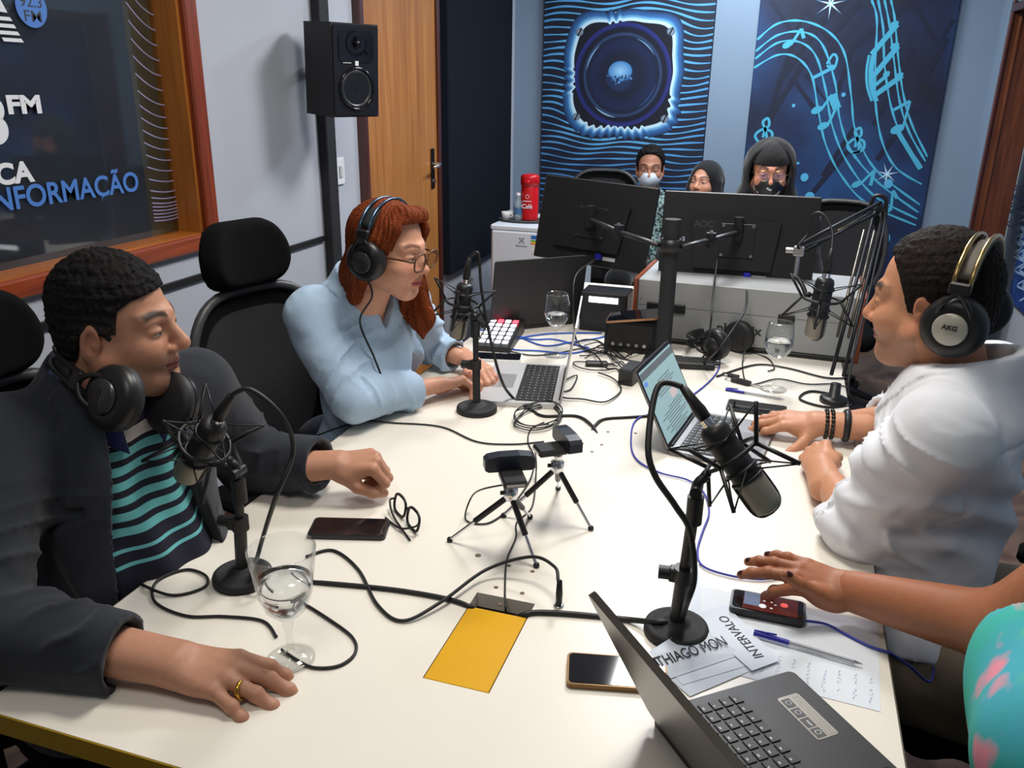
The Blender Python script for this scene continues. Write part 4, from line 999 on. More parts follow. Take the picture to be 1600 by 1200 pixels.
def legs(pm, hip, knees, feet, m, r=(.10, .075, .05)):
    parts = []
    for h, k_, ft_ in zip(hip, knees, feet):
        f = Field(); f.chain([h, k_, ft_], r, .03); f.cap(ft_, Vector(ft_) + (Vector(k_) - Vector(h)).normalized() * .14 + Vector((0, 0, -.01)), .045, .035, .02); parts.append(surf(f, .012))
    return mesh_obj('trousers', parts, m, pm)
legs(pm, [(-1.16, .95, .52), (-1.16, 1.15, .52)], [(-.74, .93, .52), (-.74, 1.17, .52)], [(-.72, .93, .06), (-.72, 1.17, .06)], fabric('dark_trousers', srgb(26, 28, 36)))
def glasses(M, label, m, lens, w_=.026, h_=.019, r=.0016, arms=True, sq=.7):
    o = empty('eyeglasses', tuple(M.translation), label=label, cat='eyeglasses')
    for s in (-1, 1):
        lp = [(s * .033 + w_ * math.copysign(abs(math.cos(a)) ** sq, math.cos(a)), .004 * 0, h_ * math.copysign(abs(math.sin(a)) ** sq, math.sin(a))) for a in [2 * math.pi * k / 28 for k in range(28)]]
        b = MB(); b.M = M; b.tube(lp, r, n=6, closed=True); b.build('rim', m, o)
        b = MB(); b.M = M; b.add([(x, y + .0003, z) for x, y, z in lp] + [(x, y - .0007, z) for x, y, z in lp], [tuple(range(28)), tuple(range(55, 27, -1))], None, False); b.build('lens', lens, o)
        if arms:
            b = MB(); b.M = M; b.tube(smooth_path([(s * (.033 + w_), 0, .006), (s * .071, -.012, .008), (s * .079, -.06, .006), (s * .080, -.105, .002), (s * .080, -.125, -.018)], 5), r * 1.15, n=6); b.build('temple', m, o)
    b = MB(); b.M = M; b.tube(smooth_path([(-.033 + w_, 0, .004), (0, .003, .008), (.033 - w_, 0, .004)], 4), r, n=6); b.build('bridge', m, o)
    return o
M_lens = mat('lens', (.95, .97, .97), .03, trans=1.0, ior=1.02, spec=.6, alpha=.35)

# ================= woman in the pale blue shirt
pw = person('woman with auburn hair, headphones and glasses in a pale blue shirt', (-1.1, 1.9, 0))
HW = basis((-.935, 1.895, 1.188), aim(-4, -9), (0, 0, 1), .98)
TW = basis((-1.040, 1.950, 1.068), aim(-30), Vector((.13, -.02, 1)))
RS2, LS2 = TW @ Vector((.165, -.012, -.058)), TW @ Vector((-.155, -.015, -.055))
RE2, RW2 = Vector((-.985, 1.745, .828)), Vector((-.862, 2.010, .794))
LE2, LW2 = Vector((-1.01, 2.30, .815)), Vector((-.838, 2.225, .795))
base2 = srgb(206, 152, 126)
hf = head_field(HW, 1.0, 1.08, .95, lips=1.15, neck=(0, -.06, -.18), neck_r=(.05, .056))
MR2 = basis(RW2, Vector((.075, .115, -.006)), (-.45, .1, .85), .93)
f1, n1 = hand_field(MR2, 1, ((35, 45, 25), (40, 50, 30), (42, 55, 30), (45, 50, 30)), (3, 1, -2, -5), ((-25, 12), (15, 20)), .08, .027)
ML2 = basis(LW2, Vector((.085, -.085, -.004)), (-.25, 0, .95), .92)
f2, n2 = hand_field(ML2, -1, ((30, 35, 20), (32, 38, 20), (34, 40, 20), (36, 40, 25)), (3, 1, -2, -5), ((-30, 15), (15, 20)), .08, .026)
ftb = torso_ops(Field(TW), .12, .072, .085, .050); g_ = Field(); g_.chain([RS2, RE2, RW2 - (RW2 - RE2).normalized() * .06], [.036, .036, .025], .02); g_.chain([LS2, LE2, LW2 - (LW2 - LE2).normalized() * .06], [.036, .036, .025], .02); ftb.ops += g_.ops; ftb.ell((0, .045, -.10), (.06, .03, .07), .04)
parts = [surf(hf, .0026), surf(f1, .0022), surf(f2, .0022), surf(ftb, .007)]
def colw(V):
    C = skin_colors(V, HW, base2, srgb(168, 82, 84), .85, srgb(92, 56, 40), 0, brow_h=.0045, blush=.35); return nail_colors(V, C, n1 + n2, srgb(170, 70, 60))
mesh_obj('body', parts, M_skin, pw, colfn=colw)
def lock(f):
    f.chain([(0, -.06, .03), (0, -.075, -.08), (.02, -.07, -.18)], (.05, .05, .035), .03)
    f.chain([(-.070, .035, .055), (-.083, .03, -.03), (-.078, .045, -.11), (-.066, .082, -.185), (-.060, .095, -.235)], (.03, .026, .034, .034, .012), .02)
    f.chain([(-.082, .0, .0), (-.088, .01, -.09), (-.085, .05, -.17), (-.08, .07, -.21)], (.03, .035, .036, .014), .02)
    f.chain([(.072, -.028, .03), (.074, -.04, -.05), (.055, -.055, -.13)], (.026, .028, .022), .02)
    f.chain([(.03, .050, .108), (-.03, .060, .097), (-.066, .050, .055)], (.013, .014, .018), .03); f.chain([(.035, .050, .106), (.062, .046, .075), (.074, .02, .035)], (.012, .013, .016), .03)
hlw = [(-.14, -.3), (.0, -.3), (.004, -.3), (.14, -.3)]
def hair_w():
    f = Field(HW); f.ell((0, -.014, .037), (.084, .101, .092), 0); lock(f); f.ell((0, .09, -.015), (.058, .06, .082), .012, True)
    def fn(D, X, Y, Z):
        x, y, z = lc(HW, X, Y, Z); a = np.arctan2(x, y + .02); st_ = np.sin(a * 46 + 5 * np.sin(z * 22) + 2 * np.sin(a * 7)) + .6 * np.sin(a * 83 + 8 * np.sin(z * 15))
        D = D + .0014 * st_ + .002 * wob(x, y, z, 38, 1)
        cut = np.maximum(np.abs(x) - .060, np.maximum(-(y - .035), (z - .084)))     # face opening
        return -smin(-D, cut, .012)
    return surf(f, .0028, fn, .01)
mesh_obj('hair', [hair_w()], M_hair, pw, colfn=lambda V: np.array(srgb(122, 58, 30), np.float32) * (0.85 + .3 * np.sin(local(HW, V)[:, 2:3] * 90 + np.arctan2(local(HW, V)[:, :1], local(HW, V)[:, 1:2]) * 30) * .5))
def collar_shirt(TMx, hw, ch, belly, arms, radii, cuffs, m, pm_, res=.0048, bust=0.0, vneck=.10, foldamp=.006, seed=0, roll=None, clr=(.02, .05), clr_M=None, clr_r=.069, zmin=.60, nw=.07):
    f = torso_ops(Field(TMx), hw, ch, belly, nw, big=True)
    if bust: f.both(lambda s: f.ell((s * .066, ch * .66, -.19), (.072, .060, .08), .05))
    g_ = Field()
    for (S_, E_, W_), (r0, r1, r2) in zip(arms, radii): g_.chain([S_, E_, W_], [r0, r1, r2], .035, .012)
    f.ops += g_.ops
    if roll:
        for c, d, rr in roll:
            d = Vector(d).normalized(); q = Field(); q.cap(Vector(c) - d * .055, Vector(c) - d * .004, rr, rr * 1.03, .006); f.ops += q.ops
    def fn(D, X, Y, Z):
        for i, (S_, E_, W_) in enumerate(arms): D = D + folds(X, Y, Z, S_, E_, 3.6, foldamp, 1.6, seed + i) + folds(X, Y, Z, E_, W_, 3.2, foldamp, 1.3, seed + i + 2)
        x, y, z = lc(TMx, X, Y, Z); D = D + foldamp * .5 * wob(X, Y, Z, 22, seed) + foldamp * .7 * np.sin(x * 30 + z * 44 + 2.5 * np.sin(z * 18 + seed) + 1.5 * np.sin(y * 20)) * sm(-.05, -.14, z) + .005 * np.exp(-((np.abs(x) - hw * .86) / .0035) ** 2) * (z > -.22) + .004 * np.exp(-((z + .085) / .0035) ** 2) * (y < .0) * (np.abs(x) < hw * .86)
        w_ = np.clip((z + vneck) * .42, 0, .06)
        lw = np.interp(z, [-.115, -.09, -.03, .02, .06], [0, .035, .065, .07, .06]).astype(np.float32)
        lap = np.maximum(D - clr[0] * .35, np.maximum(w_ - .003 - np.abs(x), np.abs(x) - w_ - lw)); lap = np.maximum(lap, np.maximum(-(y - .0), -.12 - z))
        D = np.maximum(D, -np.maximum(np.abs(x) - w_, -(y - .02)))
        pl = np.maximum(D - .0025, np.maximum(np.abs(x) - .016, -(y - .03))); D = np.minimum(D, np.where(z < -vneck + .02, pl, D))
        D = np.minimum(D, lap)
        D = np.maximum(D, z - (clr[1] - .30 * np.maximum(y + .02, -.1)))
        D = np.maximum(D, -(np.sqrt(x * x + (y + .008) ** 2) - .066 + np.maximum(-z - .03, 0) * 1.4))
        for c, d, rr in cuffs: D = cuff(D, X, Y, Z, c, d, rr * .93, .03, .10)
        return np.maximum(D, zmin - Z)
    if clr_M is not None: collar(pm_, clr_M, m, clr_r)
    return mesh_obj('shirt', [surf(f, res, fn, .01)], m, pm_)
dR, dL = (RW2 - RE2).normalized(), (LW2 - LE2).normalized(); cR2, cL2 = RW2 - dR * .085, LW2 - dL * .07
collar_shirt(TW, .135, .098, .110, [(RS2, RE2, cR2), (LS2, LE2, cL2)], [(.058, .058, .050), (.058, .056, .048)], [(cR2, dR, .044), (cL2, dL, .042)], fabric('blue_cotton', srgb(166, 190, 214), .8, .12, wr=.6, wscale=8), pw, bust=1, seed=1, nw=.074, clr_M=basis(TW @ Vector((0, .004, .010)), aim(-30), (HW @ Vector((0, -.022, -.05))) - TW.translation + Vector((0, 0, .10))), clr_r=.066, roll=[(cR2, dR, .053), (cL2, dL, .050)], foldamp=.007)
legs(pw, [(-1.2, 1.80, .54), (-1.2, 2.0, .54)], [(-.74, 1.76, .54), (-.74, 2.04, .54)], [(-.72, 1.76, .06), (-.72, 2.04, .06)], fabric('navy_trousers', srgb(30, 34, 52)), (.12, .085, .05))
headphones(HW @ T(0, -.012, -.004) @ RX(4), 'black headphones worn by the woman with auburn hair', M_capd, M_hps, .092, .122, 90, mat('rod_blue', srgb(80, 100, 120), .25, .9), .05)
glasses(HW @ T(0, .108, -.004), 'brown-framed glasses worn by the woman with auburn hair', mat('frame_brown', srgb(96, 64, 42), .3, .3), M_lens, .028, .022, .0024)
b = MB(); iw = [TW.inverted() @ (HW @ Vector(q)) for q in ((.098, .0, -.058), (.10, .02, -.10))]; b.M = TW; b.tube(smooth_path(iw + [Vector((.080, .105, -.06)), Vector((.060, .140, -.15)), Vector((.045, .160, -.22)), Vector((.04, .150, -.29)), Vector((.04, .12, -.33))], 8), .0026); tag(b.build('headphone_cable', M_black), 'thin black headphone cable running down the pale blue shirt', 'cable')

# ================= man in the white shirt (right)
pr_ = person('man in a white shirt with rolled sleeves typing on a laptop', (.45, 1.65, 0))
HR = basis((.282, 1.690, 1.212), aim(157, -8), (0, 0, 1), 1.02)
TR = basis((.352, 1.648, 1.088), aim(158), Vector((-.22, .08, 1)))
LS3, RS3 = TR @ Vector((-.195, -.02, -.06)), TR @ Vector((.19, -.02, -.06))
LE3, LW3 = Vector((.205, 1.555, .798)), Vector((.142, 1.800, .795))
RE3, RW3 = Vector((.36, 2.17, .80)), Vector((.150, 2.07, .798))
base3 = srgb(196, 140, 108)
hf = head_field(HR, 1.12, 1.08, 1.05, neck=(0, -.048, -.16), neck_r=(.060, .060))
ML3 = basis(LW3, Vector((-.015, .115, .004)), (-.55, .0, .8), 1.0)
f1, n1 = hand_field(ML3, -1, ((70, 85, 45), (72, 88, 45), (74, 88, 45), (75, 85, 45)), (3, 1, -1, -4), ((-22, -20), (30, 40)), .09, .029)
MR3 = basis(RW3, Vector((-.19, -.005, -.004)), (.05, -.25, .95), 1.04)
f2, n2 = hand_field(MR3, 1, ((22, 35, 20), (18, 30, 20), (18, 30, 20), (20, 30, 20)), (8, 2, -3, -12), ((-62, -12), (12, 15)), .10, .029)
ftb = torso_ops(Field(TR), .155, .085, .11, .05); g_ = Field(); g_.chain([LS3, LE3, LW3 - (LW3 - LE3).normalized() * .06], [.045, .046, .029], .02); g_.chain([RS3, RE3, RW3 - (RW3 - RE3).normalized() * .07], [.045, .044, .028], .02); ftb.ops += g_.ops
parts = [surf(hf, .0024), surf(f1, .002), surf(f2, .002), surf(ftb, .0065)]
def colr(V):
    C = skin_colors(V, HR, base3, srgb(170, 98, 88), .95, (.03, .022, .018), .42, srgb(120, 96, 86), brow_h=.006); return nail_colors(V, C, n1 + n2, srgb(216, 164, 146))
mesh_obj('body', parts, M_skin, pr_, colfn=colr)
hl = [(-.13, -.07), (-.05, -.06), (-.034, .0), (.0, .0), (.010, -.026), (.020, -.02), (.026, .025), (.036, .058), (.050, .084), (.070, .104), (.10, .13), (.13, .2)]
mesh_obj('hair', [hair_cap(HR, hl, .010, 3.0, 330, .0013, .0021)], M_hair, pr_, col=(.016, .012, .010))
dL3, dR3 = (LW3 - LE3).normalized(), (RW3 - RE3).normalized(); cL3, cR3 = LE3 + dL3 * .040, RE3 + dR3 * .075
collar_shirt(TR, .195, .135, .15, [(LS3, LE3, cL3), (RS3, RE3, cR3)], [(.084, .072, .060), (.082, .070, .058)], [(cL3, dL3, .052), (cR3, dR3, .050)], fabric('white_cotton', srgb(222, 224, 230), .8, .12, wr=.7, wscale=7), pr_, seed=4, nw=.088, clr_M=basis(HR @ Vector((0, -.052, -.142)), aim(158), (HR @ Vector((0, -.022, -.05))) - TR.translation + Vector((0, 0, .10))), clr_r=.074, roll=[(cL3, dL3, .067), (cR3, dR3, .068)], foldamp=.011, clr=(.02, .045))
legs(pr_, [(.55, 1.50, .53), (.55, 1.72, .53)], [(.14, 1.52, .53), (.14, 1.80, .53)], [(.12, 1.52, .06), (.12, 1.80, .06)], fabric('khaki_trousers', srgb(150, 134, 112)), (.13, .085, .05))
headphones(HR @ T(0, -.064, -.016) @ RX(10), 'black headphones with silver cup discs worn by the man in the white shirt', M_capg, M_bandg, .090, .126, -90, M_gold, .052)
for off, rr, nm, lb_ in ((.0, .006, 'beaded_bracelet', 'black beaded bracelet on the typing wrist, nearest the hand'), (.013, .006, 'beaded_bracelet', 'black beaded bracelet on the typing wrist, next to the plain band'), (.045, .005, 'wrist_band', 'plain black wrist band on the typing forearm')):
    b = MB(); Q = MR3 @ T(0, -.012 - off, 0); o = empty(nm, tuple(Q.translation), label=lb_, cat='bracelet')
    if nm == 'wrist_band': b.M = Q @ RX(90); b.torus(.035, .005, n=32, flat=1.6); b.build('band', M_black, o)
    else:
        b.M = Q
        for k in range(20): a = 2 * math.pi * k / 20; b.sphere((.037 * math.cos(a), 0, .030 * math.sin(a)), .0052, 8, 6)
        b.build('beads', mat('bead', (.02, .017, .013), .22), o)['kind'] = 'stuff'

# ================= woman at the right edge in a tie-dye top
pt_ = person('woman in a tie-dye top reaching for a phone, mostly outside the right edge', (.5, .95, 0))
TD = basis((.455, .955, 1.125), aim(172), Vector((-.10, 0, 1)))
RS4 = TD @ Vector((.17, -.01, -.06)); RE4, RW4 = Vector((.365, 1.160, .866)), Vector((.180, 1.290, .806))
LS4 = TD @ Vector((-.17, -.01, -.06)); LE4, LW4 = Vector((.46, .70, .85)), Vector((.38, .56, .70))
base4 = srgb(168, 108, 78)
MR4 = basis(RW4, Vector((-.155, .012, .020)), (.10, -.40, .9), .97)
f1, n1 = hand_field(MR4, 1, ((38, 32, 18), (14, 16, 10), (10, 14, 10), (8, 14, 10)), (4, 2, -2, -8), ((-14, 28), (6, 8)), .09, .030)
ML4 = basis(LW4, Vector((-.1, .05, 0)), (0, 0, 1), .95); f2, n2 = hand_field(ML4, -1)
HT = basis((.42, .96, 1.30), aim(172, -10), (0, 0, 1), .98)
ftb = torso_ops(Field(TD), .15, .10, .12, .052); g_ = Field(); g_.chain([RS4, RE4, RW4], [.056, .052, .034], .02); g_.chain([LS4, LE4, LW4], [.05, .045, .03], .02); ftb.ops += g_.ops
def cold(V):
    C = skin_colors(V, HT, base4, srgb(150, 80, 70), .8, (.03, .02, .02)); return nail_colors(V, C, n1 + n2, (.03, .006, .01))
mesh_obj('body', [surf(head_field(HT, neck=(0, -.05, -.17)), .004), surf(f1, .002), surf(f2, .003), surf(ftb, .006)], M_skin, pt_, colfn=cold)
def hdark(f): f.chain([(0, -.08, .02), (0, -.1, -.1), (0, -.09, -.22)], (.06, .07, .05), .03)
mesh_obj('hair', [hair_cap(HT, [(-.14, -.3), (-.03, -.3), (.0, .0), (.05, .05), (.1, .08), (.13, .2)], .014, 2, 120, .003, .006, hdark)], M_hair, pt_, col=(.02, .012, .01))
def tie_dye():
    m = bpy.data.materials.new('tie_dye'); m.use_nodes = True; nt = m.node_tree; b = nt.nodes['Principled BSDF']; b.inputs['Roughness'].default_value = .8
    tc = nt.nodes.new('ShaderNodeTexCoord'); last = None; mp_ = nt.nodes.new('ShaderNodeMapping'); mp_.inputs['Scale'].default_value = (1, 1, .7); mp_.inputs['Location'].default_value = (.3, .75, .2); nt.links.new(tc.outputs['Object'], mp_.inputs[0])
    for i, (sc, c, lo, hi) in enumerate(((9, srgb(70, 178, 196), 0, 0), (8, srgb(56, 186, 160), .44, .64), (7, srgb(120, 214, 120), .56, .70), (10, srgb(240, 150, 170), .55, .62), (11, srgb(246, 206, 130), .60, .68))):
        if i == 0: last = c; continue
        n = nt.nodes.new('ShaderNodeTexNoise'); n.noise_dimensions = '4D'; n.inputs['W'].default_value = i * 3.7; n.inputs['Scale'].default_value = sc; n.inputs['Detail'].default_value = 3; nt.links.new(mp_.outputs[0], n.inputs['Vector'])
        mr = nt.nodes.new('ShaderNodeMapRange'); mr.inputs[1].default_value = lo; mr.inputs[2].default_value = hi; nt.links.new(n.outputs['Fac'], mr.inputs[0])
        mx = nt.nodes.new('ShaderNodeMix'); mx.data_type = 'RGBA'; nt.links.new(mr.outputs[0], mx.inputs[0])
        if isinstance(last, tuple): mx.inputs[6].default_value = (*last, 1)
        else: nt.links.new(last, mx.inputs[6])
        mx.inputs[7].default_value = (*c, 1); last = mx.outputs[2]
    nt.links.new(last, b.inputs['Base Color']); return m
ft4 = torso_ops(Field(TD), .155, .108, .125, .06, big=True); ft4.both(lambda s: ft4.ell((s * .075, .085, -.245), (.090, .082, .10), .07)); g_ = Field(); g_.chain([RS4, RS4 + (RE4 - RS4) * .5], [.074, .066], .05); g_.chain([LS4, LS4 + (LE4 - LS4) * .5], [.07, .062], .05); ft4.ops += g_.ops
def fnd(D, X, Y, Z):
    x, y, z = lc(TD, X, Y, Z); D = D + .0015 * wob(X, Y, Z, 30, 2)
    D = np.maximum(D, z - (.02 - .5 * np.maximum(y, -.05))); D = np.maximum(D, -np.maximum(np.sqrt((x) ** 2 + (z + .02) ** 2) - .105, -(y - .03)))
    for S_, E_, rr in ((RS4, RE4, .055), (LS4, LE4, .053)): D = cuff(D, X, Y, Z, S_ + (E_ - S_) * .52, E_ - S_, rr, .02, .12)
    return D
mesh_obj('tie_dye_top', [surf(ft4, .005, fnd, .01)], tie_dye(), pt_)
legs(pt_, [(.52, .88, .53), (.52, 1.04, .53)], [(.28, .9, .53), (.28, 1.08, .53)], [(.28, .9, .06), (.28, 1.08, .06)], fabric('black_trousers', srgb(16, 16, 18)), (.11, .08, .05))

# ================= three people behind the monitors
def small_person(label, pos, az, pitch, skin, s_, hair, res=.004, **k_):
    p = person(label, (pos[0], pos[1], 0)); Hm = basis(pos, aim(az, pitch), (0, 0, 1), s_); dn = aim(az)
    Tm = basis(Vector(pos) - dn * .05 * s_ + Vector((0, 0, -.17 * s_)), dn, (0, 0, 1), s_)
    f = torso_ops(Field(Tm), .15, .10, .12); g_ = Field(Tm); g_.chain([(.16, 0, -.06), (.22, .03, -.30), (.10, .22, -.40)], [.05, .045, .035], .02); g_.chain([(-.16, 0, -.06), (-.22, .03, -.30), (-.10, .22, -.40)], [.05, .045, .035], .02); f.ops += g_.ops
    mesh_obj('body', [surf(head_field(Hm, **k_), res), surf(f, .014)], M_skin, p, colfn=lambda V: skin_colors(V, Hm, skin, srgb(170, 80, 80), .9, (.02, .015, .012)))
    return p, Hm, Tm
def garment(Tm, p, name, m, grow=.015, hood=None, res=.009):
    f = torso_ops(Field(Tm), .15 + grow, .10 + grow, .12 + grow, .07, big=True); g_ = Field(Tm); g_.chain([(.165, 0, -.06), (.225, .03, -.30), (.12, .20, -.39)], [.07, .062, .055], .05); g_.chain([(-.165, 0, -.06), (-.225, .03, -.30), (-.12, .20, -.39)], [.07, .062, .055], .05); f.ops += g_.ops
    return mesh_obj(name, [surf(f, res, lambda D, X, Y, Z: D + .003 * wob(X, Y, Z, 30, 1))], m, p)
def face_mask(Hm, p, m, name='face_mask'):
    f = Field(Hm); f.ell((0, .034, -.048), (.069, .071, .062), 0); f.ell((0, .09, -.045), (.03, .03, .035), .03)
    def fn(D, X, Y, Z):
        x, y, z = lc(Hm, X, Y, Z); return np.maximum(D, np.maximum(-(y - .012 - .25 * (z + .05)), z + .012 - .1 * np.maximum(.03 - np.abs(x), 0)))
    return mesh_obj(name, [surf(f, .0035, fn)], m, p)
# hooded operator
hp, HH, TH = small_person('person in a black hood, beanie, glasses and camouflage face mask behind the monitors', (-.072, 3.66, 1.262), -84, -6, srgb(206, 142, 116), .92, None, ears=0)
garment(TH, hp, 'black_hoodie', fabric('black_fleece', (.012, .012, .013)), .03)
f = Field(HH); f.ell((0, -.03, .02), (.112, .120, .128), 0); f.ell((0, -.04, -.12), (.14, .12, .09), .06)
def fnh(D, X, Y, Z):
    x, y, z = lc(HH, X, Y, Z); D = D + .003 * wob(X, Y, Z, 35, 1); D = np.maximum(D, y - .055 + .2 * np.abs(x)); return np.maximum(D, -(np.sqrt((x / .088) ** 2 + ((z + .005) / .112) ** 2) - 1) * .09 - np.maximum(-(y + .06), 0) * 3)
mesh_obj('hood', [surf(f, .005, fnh)], fabric('black_fleece', (0, 0, 0)), hp)
f = Field(HH); f.ell((0, -.016, .044), (.084, .104, .098), 0)
def fnb(D, X, Y, Z):
    x, y, z = lc(HH, X, Y, Z); return np.maximum(D, .040 - z + .15 * (y < 0) * y)
mesh_obj('beanie', [surf(f, .004, fnb)], fabric('beanie_knit', (.018, .018, .019)), hp)
def camo():
    m = bpy.data.materials.new('camo_mask'); m.use_nodes = True; nt = m.node_tree; b = nt.nodes['Principled BSDF']; tc = nt.nodes.new('ShaderNodeTexCoord'); n = nt.nodes.new('ShaderNodeTexNoise'); n.inputs['Scale'].default_value = 26; n.inputs['Detail'].default_value = 1
    rp = nt.nodes.new('ShaderNodeValToRGB'); rp.color_ramp.interpolation = 'CONSTANT'; rp.color_ramp.elements[0].color = (.012, .012, .012, 1); rp.color_ramp.elements[1].position = .6; rp.color_ramp.elements[1].color = (.5, .5, .5, 1)
    nt.links.new(tc.outputs['Object'], n.inputs['Vector']); nt.links.new(n.outputs['Fac'], rp.inputs[0]); nt.links.new(rp.outputs[0], b.inputs['Base Color']); return m
face_mask(HH, hp, camo())
glasses(HH @ T(0, .104, .002), 'thin gold aviator glasses worn by the hooded person', M_gold, mat('lens_reflection_tint', (.9, .7, .85), .05, trans=.8, ior=1.05, alpha=.45), .028, .022, .0014, sq=.9)  # pinkish reflections on the lenses are put into their colour
# man with the white mask
mp2, HQ, TQ = small_person('man with short black hair and a white face mask by the back wall', (-.795, 5.17, 1.125), -83, -6, srgb(176, 124, 100), 1.0, None)
garment(TQ, mp2, 'patterned_shirt', mural_mat('leaf_print', [(.44, srgb(24, 36, 40)), (.5, srgb(150, 176, 170)), (.6, srgb(40, 70, 70))], 38))
mesh_obj('hair', [hair_cap(HQ, hl, .011, 2, 200, .003, .004)], M_hair, mp2, col=(.012, .010, .010)); face_mask(HQ, mp2, fabric('white_mask', srgb(206, 216, 230), .8))
# smiling woman with a dark head scarf
wp2, HZ, TZ2 = small_person('smiling woman with a black head covering by the back wall', (-.447, 4.98, 1.075), -112, 4, srgb(206, 150, 124), .95, None, smile=.006, ears=0)
garment(TZ2, wp2, 'dark_blouse', fabric('dark_blouse', srgb(24, 24, 30)))
f = Field(HZ); f.ell((0, -.022, .030), (.094, .112, .102), 0); f.chain([(0, -.07, 0), (0, -.08, -.12)], (.08, .09), .04); f.chain([(.08, .0, .0), (.085, .01, -.14)], (.03, .045), .03); f.chain([(-.08, .0, .0), (-.085, .01, -.14)], (.03, .045), .03)
def fnz(D, X, Y, Z):
    x, y, z = lc(HZ, X, Y, Z); return np.maximum(D, -np.maximum(np.sqrt((x / .062) ** 2 + ((z + .012) / .092) ** 2) * .07 - .07, -(y - .0)))
mesh_obj('head_scarf', [surf(f, .004, fnz)], fabric('black_scarf', (.012, .012, .014)), wp2)

for q_, (x_, y_) in ((hp, (-.072, 3.66)), (mp2, (-.795, 5.17)), (wp2, (-.447, 4.98))):
    legs(q_, [(x_ - .09, y_ + .02, .50), (x_ + .09, y_ + .02, .50)], [(x_ - .09, y_ - .36, .50), (x_ + .09, y_ - .36, .50)] if q_ is not hp else [(x_ - .09, y_ + .30, .48), (x_ + .09, y_ + .30, .48)], [(x_ - .09, y_ - .36, .06), (x_ + .09, y_ - .36, .06)] if q_ is not hp else [(x_ - .09, y_ + .28, .06), (x_ + .09, y_ + .28, .06)], fabric('black_trousers', srgb(16, 16, 18)))
# ------------------------------------------------------------------ microphones, local frame: capsule body along +Z (XLR end at +Z), origin at the shock-mount ring
M_grill = mat('mic_grille', srgb(150, 144, 130), .45, .6, bump=.6, bscale=1200)
M_cable = mat('cable_black', (.012, .012, .013), .5); M_cableg = mat('cable_grey', (.05, .05, .052), .5); M_cableb = mat('cable_blue', srgb(60, 70, 170), .45); M_cableb2 = mat('cable_bright_blue', srgb(40, 90, 190), .45)
def cable(name, pts, r, m, label, cat='cable', n=8, sub=8):
    b = MB(); b.tube(smooth_path(pts, sub), r, n=n); o = b.build(name, m); return tag(o, label, cat)
def mic_head(o, M, ribs=True):
    """condenser mic in a spider shock mount; the mic's head points to -Z"""
    b = MB(); b.M = M; b.lathe([(.0001, .058), (.014, .058), (.020, .054), (.0225, .046), (.0225, -.030), (.0235, -.034), (.0235, -.038)], n=24); mic = b.build('mic_body', M_black, o)
    b = MB(); b.M = M; b.lathe([(.0230, -.038), (.0238, -.044), (.0238, -.082), (.0215, -.092), (.012, -.097), (.0001, -.098)], n=24); b.build('grille', M_grill, mic)
    b = MB(); b.M = M
    for k in (0, 1): b.tube(smooth_path([(.0245 * (-1) ** k, 0, -.034), (.0245 * (-1) ** k, 0, -.08), (.016 * (-1) ** k, 0, -.096), (0, 0, -.100)], 5), .0028, n=6)
    b.torus(.0242, .003, T(0, 0, -.038)); b.build('grille_band', M_black, mic)
    b = MB(); b.M = M; b.torus(.0235, .0032, T(0, 0, .030)); b.build('inner_ring', M_black, o); b = MB(); b.M = M; b.torus(.0235, .0032, T(0, 0, -.022)); b.build('inner_ring', M_black, o)
    b = MB(); b.M = M; b.torus(.043, .0035, T(0, 0, .004), n=32); b.build('outer_ring', M_black, o)
    for k in range(4):
        a = math.pi / 4 + k * math.pi / 2; c, s_ = math.cos(a), math.sin(a)
        b = MB(); b.M = M; b.tube([(.044 * c, .044 * s_, -.0), (.084 * c, .084 * s_, .056)], .0034, n=6); b.tube([(.044 * c, .044 * s_, 0.006), (.084 * c, .084 * s_, -.052)], .0034, n=6); b.build('spider_arm', M_black, o)
        for z0, z1 in ((.056, .030), (-.052, -.022)):
            b = MB(); b.M = M
            for da in (-.75, .75): b.tube([(.084 * c, .084 * s_, z0), (.025 * math.cos(a + da), .025 * math.sin(a + da), z1)], .0014, n=5)
            b.build('elastic_cord', M_black, o)['kind'] = 'stuff'
    b = MB(); b.M = M; b.cyl((0, 0, .056), (0, 0, .072), .0095); b.build('xlr_collar', M_chrome, o)
    b = MB(); b.M = M; b.lathe([(.0001, .070), (.0098, .070), (.0105, .085), (.0085, .100), (.006, .128), (.0001, .130)], n=16); b.build('xlr_plug', M_black, o)
    b = MB(); b.M = M; b.tube([(.043, 0, .004), (.058, 0, .0)], .007); b.build('mount_lug', M_black, o)
